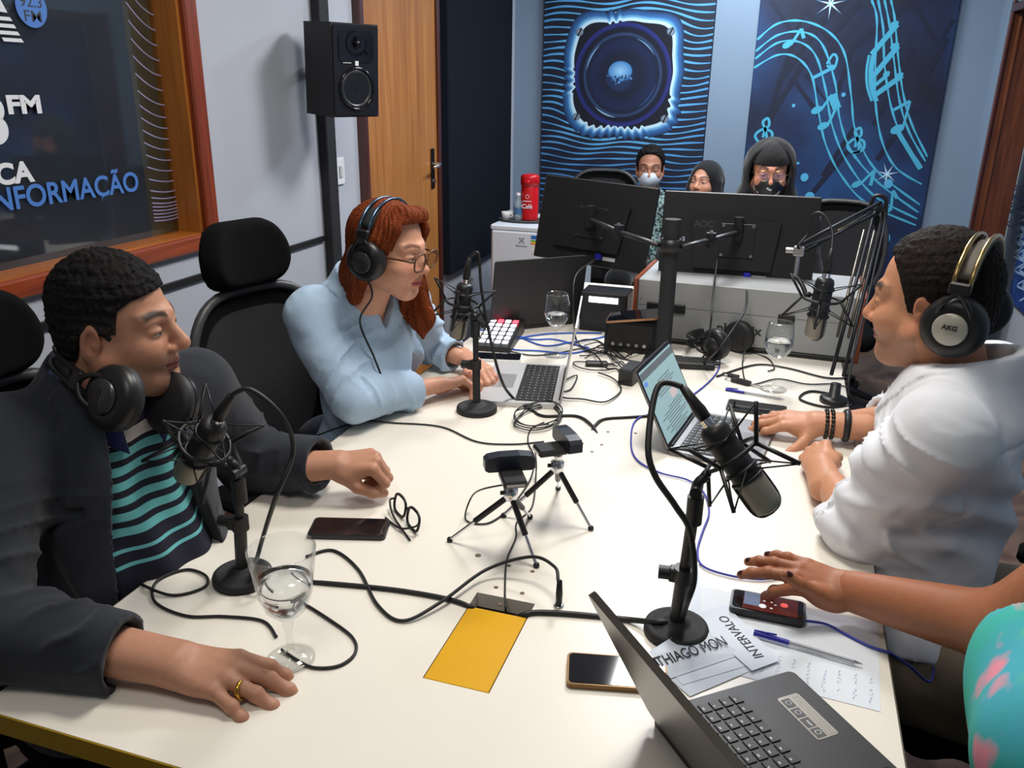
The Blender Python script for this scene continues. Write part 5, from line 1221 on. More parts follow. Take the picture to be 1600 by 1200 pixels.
def desk_mic(base, top, axis, label, base_r=.066, side=None, knob=True, sleeve=.45, lower_r=.011):
    """round-base desk stand with pole to `top`; mic axis `axis` (towards the plug)"""
    o = empty('desk_microphone', tuple(base), label=label, cat='microphone')
    b = MB(); b.M = T(*base); b.lathe([(.0001, 0), (base_r, 0), (base_r, .010), (base_r * .97, .014), (base_r * .80, .017), (base_r * .78, .016), (base_r * .6, .019), (base_r * .58, .018), (base_r * .35, .022), (.016, .026), (.0001, .026)], n=40); b.build('round_base', M_blackm, o)
    base, top = Vector(base) + Vector((0, 0, .022)), Vector(top); mid = base.lerp(top, sleeve)
    b = MB(); b.cyl(base, mid, lower_r); b.cyl(mid - Vector((0, 0, .018)), mid + Vector((0, 0, .006)), lower_r * 1.35); b.build('lower_pole', M_black, o)
    b = MB(); b.cyl(mid, top, lower_r * .72); b.build('upper_pole', M_black, o)
    if knob:
        b = MB(); q = mid - Vector((0, 0, .008)); b.box((q.x - .014, q.y, q.z), (.018, .018, .024), bev=.002); b.cyl(q + Vector((-.022, 0, 0)), q + Vector((-.04, -.002, 0)), .011); b.build('clutch_knob', M_black, o)
    b = MB(); b.cyl(top - Vector((0, 0, .045)), top, .0125); b.build('pole_socket', M_black, o)
    ax = Vector(axis).normalized(); sd = Vector(side).normalized(); sd = (sd - ax * sd.dot(ax)).normalized()           # side: from the mic towards the stand
    C0 = top + Vector((0, 0, .022)) - sd * .066; y = ax.cross(sd)
    M = Matrix(((sd.x, y.x, ax.x, C0.x), (sd.y, y.y, ax.y, C0.y), (sd.z, y.z, ax.z, C0.z), (0, 0, 0, 1)))
    b = MB(); b.tube(smooth_path([top - Vector((0, 0, .004)), top + Vector((0, 0, .014)), C0 + sd * .062, C0 + sd * .05], 4), .0075); b.cyl(top + Vector((0, -.016, .012)), top + Vector((0, .016, .012)), .009); b.build('swivel', M_black, o)
    mic_head(o, M); return o, M
P0 = tb(380, 905); o1, X1_ = desk_mic(P0, P0 + Vector((.012, .0, .200)), (.50, -.10, .66), 'condenser microphone on a round black desk stand beside the goblet near the blazer', .052, (.65, .1, -.35), True, .55)
P1 = tb(745, 642); o2, X2_ = desk_mic(P1, P1 + Vector((-.008, .01, .250)), (.16, .02, 1), 'condenser microphone on a desk stand in front of the woman in blue', .055, (.8, -.6, .0), True, .50, .0105)
P2 = tb(1056, 988); o3, X3_ = desk_mic(P2, P2 + Vector((.012, -.02, .258)), (-.62, .10, .72), 'condenser microphone on a desk stand tilted towards the man in white', .052, (-.75, -.45, -.35), True, .42, .0125)
# cables from the microphones
q = X1_ @ Vector((0, 0, .128)); cable('microphone_cable', [q, q + Vector((.03, .01, .01)), at(440, 650, t=1.33), at(458, 705, t=1.36), at(430, 780, t=1.36), tb(405, 860, .03), tb(398, 905, .03), tb(450, 908, .004), tb(520, 912, .004), tb(620, 922, .004), tb(700, 936, .004), tb(738, 950, .0), tb(750, 962, -.03)], .0042, M_cable, 'black cable looping from the tilted microphone by the blazer to the hatch')
q = X2_ @ Vector((0, 0, .128)); cable('microphone_cable', [q, q + Vector((.025, .0, .012)), at(752, 450, t=2.2), at(764, 520, t=2.22), at(782, 590, t=2.22), tb(800, 620, .02), tb(830, 640, .004), tb(850, 650, .004), tb(900, 650, .004), tb(925, 665, .004), tb(938, 690, -.01)], .004, M_cable, 'black cable dropping from the microphone in front of the woman')
q = X3_ @ Vector((0, 0, .128)); cable('microphone_cable', [q, q + Vector((-.035, -.01, .0)), at(1013, 690, t=1.2), at(1022, 740, t=1.19), at(1055, 790, t=1.19), at(1078, 830, t=1.21), at(1085, 900, t=1.23), at(1074, 940, t=1.24), tb(1062, 968, .025), tb(1030, 972, .022), tb(980, 968, .005), tb(900, 960, .004), tb(840, 957, .004), tb(815, 962, .0), tb(800, 968, -.03)], .0048, M_cable, 'thick black cable hanging from the near right microphone to the hatch')
# broadcast arm with its microphone
ar = empty('microphone_boom', tuple(tb(1302, 628)), label='sprung black boom arm holding a microphone before the man in white', cat='microphone')
PB = tb(1302, 628); b = MB(); b.M = T(*PB); b.lathe([(.0001, 0), (.038, 0), (.038, .012), (.03, .016), (.016, .018), (.014, .055), (.0001, .055)], n=28); b.build('clamp_base', M_black, ar)
E1 = at(1375, 325, t=2.62); HD = at(1248, 392, t=2.36); LB = PB + Vector((0, 0, .05))
for dx in (-.016, .016):
    b = MB(); b.tube([LB + Vector((dx, 0, .03)), E1 + Vector((dx * .8, 0, -.01))], .0055, n=6); b.build('lower_rod', M_black, ar)
for dx, m_ in ((-.03, M_gold), (.0, M_steel)):
    b = MB(); b.tube([LB.lerp(E1, .25) + Vector((dx, -.01, 0)), LB.lerp(E1, .86) + Vector((dx, -.01, 0))], .0045, n=8); b.build('spring', mat('spring_steel', srgb(120, 112, 98), .35, .9), ar)
for dz in (-.012, .018):
    b = MB(); b.tube([E1 + Vector((0, 0, dz)), HD + Vector((0, 0, dz))], .0052, n=6); b.build('upper_rod', M_black, ar)
b = MB(); b.tube([E1.lerp(HD, .12) + Vector((0, -.01, .0)), E1.lerp(HD, .55) + Vector((0, -.01, .0))], .004, n=8); b.build('spring', MATS['spring_steel'], ar)
b = MB(); b.tube(smooth_path([E1 + Vector((.02, 0, -.03)), E1 + Vector((.012, 0, .03)), E1 + Vector((-.02, 0, .035)), E1 + Vector((-.03, 0, .0))], 5), .006); b.cyl(E1 + Vector((0, -.02, 0)), E1 + Vector((0, .02, 0)), .012); b.build('elbow_joint', M_black, ar)
b = MB(); b.box(HD, (.03, .02, .028), bev=.003); b.cyl(HD + Vector((-.035, 0, 0)), HD, .008); b.cyl(HD, HD + Vector((0, 0, -.075)), .0065); b.build('head_joint', M_steel, ar)
CM = at(1283, 470, t=2.3); sd = (HD + Vector((0, 0, -.075)) - CM); sd.z = 0; sd.normalize(); ax = Vector((.06, 0, 1)).normalized(); sd = (sd - ax * sd.dot(ax)).normalized(); y = ax.cross(sd)
XB = Matrix(((sd.x * 1.12, y.x * 1.12, ax.x * 1.12, CM.x), (sd.y * 1.12, y.y * 1.12, ax.y * 1.12, CM.y), (sd.z * 1.12, y.z * 1.12, ax.z * 1.12, CM.z), (0, 0, 0, 1)))
mic_head(ar, XB); b = MB(); b.tube(smooth_path([HD + Vector((0, 0, -.07)), XB @ Vector((.075, 0, .02)), XB @ Vector((.056, 0, .0))], 4), .0065); b.build('mount_stem', M_black, ar)
q = XB @ Vector((0, 0, .126)); cable('microphone_cable', [q, at(1300, 360, t=2.28), at(1285, 334, t=2.3), at(1268, 338, t=2.32), at(1262, 365, t=2.34), HD + Vector((0, -.01, .01)), E1.lerp(HD, .5) + Vector((0, -.008, -.01)), E1 + Vector((.01, -.01, .0)), LB.lerp(E1, .6) + Vector((.026, -.01, 0)), LB + Vector((.03, -.01, .03)), PB + Vector((.05, -.01, .004)), PB + Vector((-.02, -.06, .004)), PB + Vector((-.09, -.02, .004)), PB + Vector((-.06, .06, .004)), PB + Vector((.02, .05, .004))], .0036, M_cable, 'black cable clipped along the boom arm and coiled at its base')
# ------------------------------------------------------------------ glassware
def thin_glass(name, tint=(.97, .98, .98)):
    m = bpy.data.materials.new(name); m.use_nodes = True; nt = m.node_tree; nt.nodes.remove(nt.nodes['Principled BSDF']); out = nt.nodes['Material Output']
    tr_ = nt.nodes.new('ShaderNodeBsdfTransparent'); tr_.inputs[0].default_value = (*tint, 1); gl = nt.nodes.new('ShaderNodeBsdfGlossy'); gl.inputs['Roughness'].default_value = .02
    lw = nt.nodes.new('ShaderNodeLayerWeight'); lw.inputs[0].default_value = .5; mx = nt.nodes.new('ShaderNodeMixShader'); pw_ = nt.nodes.new('ShaderNodeMath'); pw_.operation = 'POWER'; pw_.inputs[1].default_value = 3.0; mr = nt.nodes.new('ShaderNodeMapRange'); mr.inputs[3].default_value = .035; mr.inputs[4].default_value = .75
    nt.links.new(lw.outputs['Facing'], pw_.inputs[0]); nt.links.new(pw_.outputs[0], mr.inputs[0]); nt.links.new(mr.outputs[0], mx.inputs[0]); nt.links.new(tr_.outputs[0], mx.inputs[1]); nt.links.new(gl.outputs[0], mx.inputs[2]); nt.links.new(mx.outputs[0], out.inputs[0]); return m
M_glass = thin_glass('clear_glass'); M_water = mat('water', (.97, .985, 1), .0, trans=1.0, ior=1.33)
def goblet(base, s, label, level, prof=None, tilt=0):
    o = empty('goblet', tuple(base), label=label, cat='goblet')
    P_ = prof or [(.0001, .0), (.034, .0), (.035, .002), (.03, .0035), (.008, .007), (.0042, .014), (.004, .075), (.006, .082), (.020, .092), (.031, .108), (.037, .130), (.0365, .150), (.032, .185), (.0312, .186), (.0308, .184), (.0350, .150), (.0355, .130), (.0297, .109), (.019, .094), (.006, .0865), (.0001, .086)]
    b = MB(); b.M = T(base[0], base[1], base[2] + .0008) @ Matrix.Diagonal((s, s, s, 1)); b.lathe(P_, n=40); b.build('glass', M_glass, o)
    # water body sits a hair inside the bowl
    inn = [(r, z) for r, z in P_[14:]]; inn.reverse(); w_ = [(max(r - .0004, .0001), z + .0003) for r, z in inn if z < level]
    r_top = np.interp(level, [z for r, z in inn], [r for r, z in inn]) - .0004; w_ += [(r_top, level), (.0001, level)]
    b = MB(); b.M = T(base[0], base[1], base[2] + .0008) @ Matrix.Diagonal((s, s, s, 1)); b.lathe(w_, n=40); b.build('water', M_water, o)
    return o
def wine(): return None
gp = [(.0001, .0), (.036, .0), (.037, .002), (.03, .004), (.008, .009), (.0055, .018), (.0050, .05), (.0085, .064), (.007, .070), (.016, .078), (.030, .092), (.040, .118), (.0455, .160), (.050, .192), (.0492, .193), (.0485, .191), (.0440, .160), (.0386, .119), (.0287, .094), (.015, .0815), (.0001, .078)]
G1 = tb(455, 1030); goblet(G1, 1.0, 'flared glass goblet of water beside the ringed hand', .140, gp)
goblet(tb(868, 556), 1.12, 'wine glass of water beside the silver laptop', .128); goblet(tb(1208, 609), 1.10, 'wine glass of water before the silver equipment case', .138)

# ------------------------------------------------------------------ phones
M_screen = mat('screen_black', (.004, .005, .008), .06, coat=.5); M_phone = mat('phone_case', (.02, .022, .026), .4)
def quad_frame(pts):
    """table points front-left, front-right, back-left -> centred frame (x along the front edge)"""
    a, b_, c = (Vector(p) for p in pts); x = (b_ - a); L = x.length; x.normalize(); y = (c - a); y = y - x * y.dot(x); W = y.length; y.normalize(); z = x.cross(y)
    o = a + x * L / 2 + y * W / 2
    return Matrix(((x.x, y.x, z.x, o.x), (x.y, y.y, z.y, o.y), (x.z, y.z, z.z, o.z), (0, 0, 0, 1))), L, W
def phone(M, L, W, label, case=M_phone, screen=M_screen, h=.0085, extra=None, rim=.0035, rad=.009):
    o = empty('smartphone', tuple(M.translation), label=label, cat='smartphone')
    b = MB(); b.M = M; b.prism(rrect(L, W, rad), .0004, h - .0007); b.prism(rrect(L - .002, W - .002, rad), h - .0007, h); b.build('case', case, o)
    b = MB(); b.M = M; b.prism(rrect(L - 2 * rim, W - 2 * rim, rad - .002), h, h + .0006); s_ = b.build('screen', screen, o)
    if extra: extra(o, M, h + .0007, s_)
    return o
def flat(name, M, x, y, w_, h_, z, m, parent, t=.0003, r=None):
    b = MB(); b.M = M
    if r: b.prism(rrect(w_, h_, r, 4, x, y), z, z + t)
    else: b.box((x, y, z + t / 2), (w_, h_, t))
    return b.build(name, m, parent)
M_, L, W = quad_frame([tb(477, 846), tb(600, 849), tb(491, 810)]); phone(M_, .152, .073, 'black smartphone lying beside the blazer sleeve and the folded glasses')
M_, L, W = quad_frame([tb(890, 1080), tb(975, 1086), tb(893, 1022)])
def gold_extra(o, M, z, s_): flat('camera_bump', M, -.055, .02, .02, .024, z, M_blackg, o, .001, .004)
phone(M_ @ T(.03, 0, 0), .150, .074, 'smartphone in a gold-edged case half hidden by the black laptop lid', mat('gold_edge', srgb(120, 92, 58), .3, .7), M_screen, extra=None)
M_, L, W = quad_frame([tb(1138, 962), tb(1256, 986), tb(1146, 930)])
def rec_extra(o, M, z, s_):
    flat('screen_image', M, .004, .0, .088, .050, z, mat('rec_ui', (.05, .012, .010), .12, emit=(.16, .03, .025), estr=.35), s_)
    flat('screen_image', M, -.026, .006, .026, .038, z + .0002, mat('rec_ui2', (.1, .13, .2), .12, emit=(.22, .28, .42), estr=.35), s_)
    b = MB(); b.M = M @ T(.026, .004, z + .0004); b.prism([(.0062 * math.cos(k * .3491), .0062 * math.sin(k * .3491)) for k in range(18)], 0, .0003); b.build('record_button', mat('rec_red', (.8, .05, .04), .3, emit=(1, .08, .06), estr=.6), s_)
    b = MB(); b.M = M @ T(-.008, -.010, z + .0004); b.prism([(.006 * math.cos(k * .3491), .006 * math.sin(k * .3491)) for k in range(18)], 0, .0003); b.build('play_button', mat('rec_white', (.6, .6, .6), .3, emit=(.7, .7, .75), estr=.5), s_)
    for k, (x, y) in enumerate(((-.006, .006), (.006, .006), (.006, -.012), (.012, .0))): flat('screen_icon', M, x, y, .004, .003, z + .0004, MATS['rec_white'], s_)
rp_ = phone(M_ @ T(0, 0, .006) @ RX(0), .122, .060, 'small phone recording audio beside the dark-nailed hand', mat('slate_case', (.012, .012, .014), .35), M_screen, .010, rec_extra, .004)
b = MB(); b.M = M_; b.prism(rrect(.118, .056, .008), .0, .0062); b.build('battery_case', M_black, rp_)
M_, L, W = quad_frame([tb(1128, 642), tb(1232, 656), tb(1140, 626)]); phone(M_ @ T(.0, 0, 0), .158, .078, 'black smartphone lying behind the typing hand')
M_, L, W = quad_frame([tb(757, 567), tb(806, 569), tb(770, 553)]); phone(M_ @ T(-.01, .0, 0), .15, .075, 'white-edged smartphone in front of the video switcher', M_white)
# folded spectacles on the table
A, B_ = tb(622, 800), tb(650, 830); gx = (B_ - A).normalized(); gm = Matrix(((gx.x, -.0, .0, 0), (gx.y, 0, 0, 0), (gx.z, 0, 1, 0), (0, 0, 0, 1)))
ctr = (A + B_) / 2 + Vector((0, 0, .021)); gy = Vector((0, 0, 1)).cross(gx)
Mg = Matrix(((gx.x, gy.x, 0, ctr.x), (gx.y, gy.y, 0, ctr.y), (gx.z, gy.z, 1, ctr.z), (0, 0, 0, 1)))
go_ = glasses(Mg @ RX(-12), 'black-rimmed spectacles standing folded on the table by the phone', M_black, M_lens, .027, .020, .0030, False)
b = MB(); b.M = Mg; b.tube(smooth_path([(.059, .0, .004), (.062, -.01, .0), (.03, -.028, -.014), (-.03, -.034, -.018)], 5), .0022, n=6); b.build('temple', M_black, go_)
b = MB(); b.M = Mg; b.tube(smooth_path([(-.059, .0, .004), (-.062, -.01, .0), (-.02, -.020, -.014), (.075, -.026, -.018)], 5), .0022, n=6); b.build('temple', M_black, go_)

# ------------------------------------------------------------------ webcams on mini tripods
def tripod_cam(feet, apex, cam_dir, label, cam_tilt=0):
    o = empty('mini_tripod', tuple((feet[0] + feet[1] + feet[2]) / 3), label='small chrome and black tripod holding ' + label, cat='tripod')
    apex = Vector(apex)
    for f in feet:
        f = Vector(f); d = (apex - f).normalized(); a = f + Vector((0, 0, .004)); st_ = apex + (f - apex) * .06
        b = MB(); b.cyl(a, a.lerp(st_, .52), .0034, n=10); leg = b.build('leg', M_chrome, o)
        b = MB(); b.cyl(a.lerp(st_, .45), st_, .0058, n=10); b.build('leg_sleeve', M_black, leg)
        b = MB(); b.sphere(a, .0062, 10, 8); b.build('rubber_foot', M_black, leg)
    b = MB(); b.M = T(*apex); b.lathe([(.0001, -.012), (.011, -.010), (.0135, -.004), (.0135, .012), (.009, .014), (.009, .022), (.0105, .024), (.0105, .030), (.0001, .031)], n=20); b.build('head_block', M_chrome, o)
    b = MB(); b.cyl(apex + Vector((-.009, -.004, .004)), apex + Vector((-.018, -.008, .004)), .004); b.build('clamp_screw', M_black, o)
    w = empty('webcam', tuple(apex + Vector((0, 0, .033))), label=label, cat='webcam')
    d = Vector(cam_dir).normalized(); Q = basis(apex + Vector((0, 0, .034)), d, (0, 0, 1)) @ RX(cam_tilt)
    b = MB(); b.M = Q; b.box((0, -.016, .007), (.044, .060, .014), bev=.003); b.build('clip_base', M_black, w)
    b = MB(); b.M = Q; b.box((0, -.0465, .007), (.034, .003, .005)); b.build('clip_slot', M_steel, w)
    b = MB(); b.M = Q; b.prism([(-.047, 0), (-.047, .018), (-.040, .024), (-.018, .027), (.018, .027), (.040, .024), (.047, .018), (.047, 0), (.040, -.004), (-.040, -.004)], -.014, .012, T(0, .016, .014) @ RX(90) @ T(0, 0, -.002)); b.build('camera_body', mat('webcam_shell', (.012, .016, .026), .35), w)
    b = MB(); b.M = Q @ T(0, .031, .025) @ RX(-90); b.lathe([(.012, 0), (.012, .003), (.008, .004), (.0001, .003)], n=20); b.build('lens', M_blackg, w)
    return o, w, Q
_, w1, Q1 = tripod_cam([tb(703, 846), tb(828, 810), tb(838, 886)], (tb(789, 872) + Vector((0, .03, .118))), (-.55, 1, 0), 'webcam turned away on the nearer mini tripod')
_, w2, Q2 = tripod_cam([tb(787, 808), tb(872, 765), tb(923, 828)], (tb(868, 812) + Vector((0, -.0, .118))), (1, .75, 0), 'webcam facing right on the farther mini tripod')
cable('webcam_cable', [Q1 @ Vector((.0, -.03, .004)), at(752, 765, t=1.62), tb(735, 780, .03), tb(728, 812, .004), tb(760, 818, .003), tb(790, 800, .003), tb(812, 775, .003), tb(830, 745, .004), tb(835, 715, .006), tb(825, 690, .003), tb(830, 670, .003), tb(850, 660, .003)], .0018, M_cable, 'thin cable of the nearer webcam trailing back across the table')
cable('webcam_cable', [Q2 @ Vector((.02, -.02, .004)), at(838, 700, t=1.72), tb(838, 730, .02), tb(832, 790, .003), tb(808, 815, .003), tb(806, 840, .003), tb(792, 875, .003), tb(789, 920, .003), tb(790, 950, .001), tb(791, 962, -.03)], .0018, M_cable, 'thin cable of the farther webcam running down to the hatch')
# loose leads round the webcams
def coil(ctr, rx, ry, n, r, m, label, seed=1, h=.004, extra=None, rot=0):
    rnd = random.Random(seed); pts = []
    for k in range(n * 8):
        a = 2 * math.pi * k / 8 + rot; f = 1 + rnd.uniform(-.22, .22); pts.append(Vector(ctr) + Vector((rx * f * math.cos(a), ry * f * math.sin(a), h + .0035 * (k / 8) + rnd.uniform(0, .002))))
    return cable('cable_coil', (extra or []) + pts, r, m, label, sub=5)
coil(tb(843, 655), .055, .085, 4, .0018, M_cable, 'loose coil of thin black lead behind the webcams', 3)
cable('headphone_cable', [at(470, 690, z=.70), tb(558, 660, .002), tb(620, 661, .003), tb(690, 667, .003), tb(745, 690, .003), tb(800, 694, .003), tb(850, 690, .003)], .0022, M_cable, 'thin black lead crossing the table below the blue sleeve')
cable('headphone_cable', [tb(478, 870, .003), tb(520, 860, .003), tb(560, 890, .003), tb(590, 945, .004), tb(630, 970, .004), tb(690, 940, .012), tb(760, 890, .02), tb(830, 870, .045), tb(866, 885, .05), tb(872, 905, .045), tb(873, 925, .03)], .003, M_cable, 'black lead arching over to the jack plug in the table')
jk = empty('jack_plug', tuple(tb(873, 945)), label='black jack plug standing in a chrome table socket', cat='plug')
pj = tb(873, 947); b = MB(); b.M = T(*pj); b.lathe([(.0001, .0), (.009, 0), (.009, .002), (.006, .003), (.0001, .003)], n=16); b.build('socket_ring', M_chrome, jk)
b = MB(); b.M = T(*pj); b.lathe([(.0001, .003), (.0055, .003), (.006, .025), (.0045, .05), (.0001, .052)], n=14); b.build('plug_body', M_black, jk)
cable('headphone_cable', [at(215, 905, z=.72), tb(225, 915, .004), tb(270, 930, .003), tb(318, 918, .003), tb(322, 900, .004), tb(290, 890, .003), tb(245, 908, .004), tb(242, 940, .003), tb(290, 962, .003), tb(350, 963, .003), tb(410, 970, .003), tb(432, 995, .003)], .0025, M_cable, 'black lead looping on the table beside the blazer')
cable('headphone_cable', [tb(470, 940, .003), tb(510, 965, .003), tb(550, 995, .003), tb(555, 1020, .003), tb(530, 1040, .003), tb(490, 1043, .003), tb(462, 1030, .003), tb(440, 1015, .004)], .0025, M_cable, 'black lead curling round the foot of the flared goblet')

# ------------------------------------------------------------------ laptops
M_alu = mat('aluminium', (.62, .62, .63), .38, .35); M_alud = mat('space_grey', (.20, .19, .19), .38, .8); M_key = mat('keys_black', (.012, .012, .013), .5); M_bezel = mat('bezel', (.006, .006, .007), .25)
def laptop(M, W, D, hb, label, shell, screen_m, open_deg, keys=(5, 13), lid_h=None, lid_t=.005, pad=True, mirror=False, deck=None, keym=None, kx=.90, extra=None, bezel=.008, lid_m=None):
    """local: hinge edge along X at y=+D/2, user at -Y"""
    o = empty('laptop', tuple(M.translation), label=label, cat='laptop'); lid_h = lid_h or D
    b = MB(); b.M = M; b.prism(rrect(W, D, .010), .001, hb); b.build('base', shell, o)
    kw, kd = W * kx, D * .44; ky = D * .17
    b = MB(); b.M = M; b.box((0, ky, hb + .0002), (kw + .004, kd + .004, .0005)); kb = b.build('keyboard', deck or M_key, o)
    nr, nc = keys; px_, py_ = kw / nc, kd / nr
    me = MB().box((0, 0, .001), (px_ * .86, py_ * .84, .0018), bev=.0005); me0 = None
    for r_ in range(nr):
        for c in range(nc):
            x = -kw / 2 + (c + .5) * px_; y = ky - kd / 2 + (r_ + .5) * py_
            if r_ == 0 and nc // 2 - 3 < c < nc // 2 + 2: continue
            if me0 is None:
                k0 = me.build('key', keym or M_key, kb, local=True); me0 = k0.data; k = k0
            else: k = bpy.data.objects.new('key', me0); COL.objects.link(k); k.parent = kb
            k.matrix_basis = M @ T(x, y, hb + .0003); k.matrix_parent_inverse = kb.matrix_parent_inverse
            k.matrix_parent_inverse = Matrix.Identity(4)
    lg = MB(); lg.M = M
    for r_ in range(nr):
        for c in range(nc):
            if r_ == 0 and nc // 2 - 3 < c < nc // 2 + 2: continue
            x = -kw / 2 + (c + .32) * px_; y = ky - kd / 2 + (r_ + .62) * py_; q = random.uniform(.12, .26); lg.add([(x, y, hb + .00235), (x + px_ * q, y, hb + .00235), (x + px_ * q, y + py_ * .16, hb + .00235), (x, y + py_ * .16, hb + .00235)], [(0, 1, 2, 3)], None, False)
    lg.build('key_legends', mat('legend', (.45, .45, .45), .5), kb)['kind'] = 'stuff'
    if nr * nc:
        b = MB(); b.M = M; b.box((0 - px_ * .5, ky - kd / 2 + .5 * py_, hb + .0012), (px_ * 4.9, py_ * .84, .0018), bev=.0005); b.build('space_bar', keym or M_key, kb)
    if pad: flat('trackpad', M, -.07 if W > .37 else 0, -D * .30, W * .34, D * .33, hb, mat('trackpad_' + shell.name, tuple(q * .92 for q in shell.node_tree.nodes['Principled BSDF'].inputs[0].default_value[:3]), .3, .6), o, .0004, .004)
    Q = M @ T(0, D / 2 - .002, hb) @ RX(90 - (180 - open_deg) if False else (180 - open_deg)) @ T(0, 0, 0)
    # lid: closed lies over the base (towards -Y); opened by open_deg about X
    Q = M @ T(0, D / 2 - .003, hb + .001) @ RX(-open_deg)
    b = MB(); b.M = Q; b.prism([(x, y - lid_h / 2) for x, y in rrect(W, lid_h, .009)], .0, lid_t); lid = b.build('lid', lid_m or shell, o)
    b = MB(); b.M = Q; b.prism([(x, y - lid_h / 2) for x, y in rrect(W - .004, lid_h - .004, .008)], -.0008, .0); b.build('bezel', M_bezel, lid)
    b = MB(); b.M = Q; b.box((0, -lid_h / 2 - .001, -.0011), (W - 2 * bezel, lid_h - 2 * bezel - .006, .0005)); sc_ = b.build('display', screen_m, lid)
    b = MB(); b.cyl(M @ Vector((-W * .4, D / 2 - .003, hb)), M @ Vector((W * .4, D / 2 - .003, hb)), .0045, n=10); b.build('hinge', M_black, o)
    if extra: extra(o, M, Q, lid, sc_)
    return o
def tb_frame(c, xdir):
    x = Vector(xdir); x.z = 0; x.normalize(); z = Vector((0, 0, 1)); y = z.cross(x); return Matrix(((x.x, y.x, 0, c[0]), (x.y, y.y, 0, c[1]), (0, 0, 1, c[2]), (0, 0, 0, 1)))
M_off = mat('screen_off', (.008, .009, .011), .12)
# silver laptop of the woman: user side faces -X
fl, fr = tb(752, 625), tb(873, 634); hd = (fr - fl); Lf = tb_frame((-.662, 2.205, TZ), (.19, -.98, 0))
laptop(Lf, .350, .228, .014, 'open silver laptop in front of the woman in blue, seen from its side', M_alu, M_off, 99, (6, 14), .226, .005)
# grey laptop of the man in white: user side faces +X
def doc(o, M, Q, lid, sc_):
    W, H = .30, .20
    flat('page_header', Q, 0, -H + .016, W - .024, .018, -.0019, mat('ui_dark', (.1, .12, .13), .3, emit=(.08, .10, .11), estr=.6), sc_)
    flat('page_button', Q, -.122, -H + .036, .022, .010, -.0021, mat('ui_blue', (.1, .2, .6), .3, emit=(.10, .2, .62), estr=.6), sc_)
    b = MB(); b.M = Q; rnd = random.Random(4)
    for k in range(20):
        y = -H + .052 + k * .0072
        if 6 <= k <= 9: continue
        b.box((.02 - rnd.uniform(0, .05) , y, -.0020), (rnd.uniform(.09, .2), .0016, .0004))
    b.build('page_text', mat('ui_text', (.08, .1, .1), .4, emit=(.10, .14, .15), estr=.4), sc_)['kind'] = 'stuff'
    flat('page_picture', Q, .03, -H + .105, .05, .022, -.0021, mat('ui_pic', (.5, .4, .4), .4, emit=(.5, .42, .42), estr=.5), sc_)
M_lit = mat('screen_lit', (.2, .3, .32), .25, emit=(.26, .40, .42), estr=.62)
a_, b_, c_ = tb(1040, 714), tb(1195, 782), tb(1085, 645)
Rf = tb_frame((-.075, 1.985, TZ), (.13, 1, 0)); laptop(Rf, .290, .212, .013, 'open grey laptop with a lit page beside the typing hands', M_alud, M_lit, 117, (6, 14), .208, .005, extra=doc, keym=M_key)
# big black laptop in the foreground
M_lapk = mat('laptop_black', (.022, .022, .023), .42, bump=.08, bscale=900); M_lid3 = mat('laptop_lid', srgb(74, 70, 64), .30, .55)
a_, b_ = tb(1086, 1098), tb(1232, 1046)
def stick(o, M, Q, lid, sc_):
    st_ = flat('spec_sticker', M, .105, -.075, .085, .036, .0195, mat('sticker', srgb(150, 146, 138), .35, .4), o, .0004, .004)
    for k in range(4):
        g = flat('spec_icon', M, .074 + k * .020, -.067 - .0, .017, .014, .0200, mat('sticker_icon', (.06, .06, .06), .4), st_, .0003)
    for k in range(3): flat('spec_line', M, .105, -.081 - k * .004, .078, .0012, .0200, mat('sticker_line', srgb(190, 186, 176), .4), st_, .0003)
    M2 = M @ T(.105, -.067, .0205)
    for k, t_ in enumerate(('15"', 'HDMI', 'OK', 'HD')[:2]):
        if t_ == 'HDMI': text('spec_mark', 'HDMI', .0045, M @ T(.094 - .008, -.069, .0204), M_twhite, st_, .0001)
    for k in (0, 2, 3):
        b = MB(); b.M = M @ T(.074 + k * .020, -.067, .0204); b.torus(.0038, .0007, n=14, m=4); b.build('spec_mark', M_twhite, st_)
laptop(tb_frame((.121, .879, TZ), (-.64, .77, 0)), .380, .238, .0195, 'large black laptop with a spec sticker in the right foreground', M_lapk, M_off, 116, (6, 18), .245, .009, deck=M_lapk, keym=mat('laptop_keys', (.016, .016, .017), .45), extra=stick, kx=.93, bezel=.014, lid_m=M_lid3)
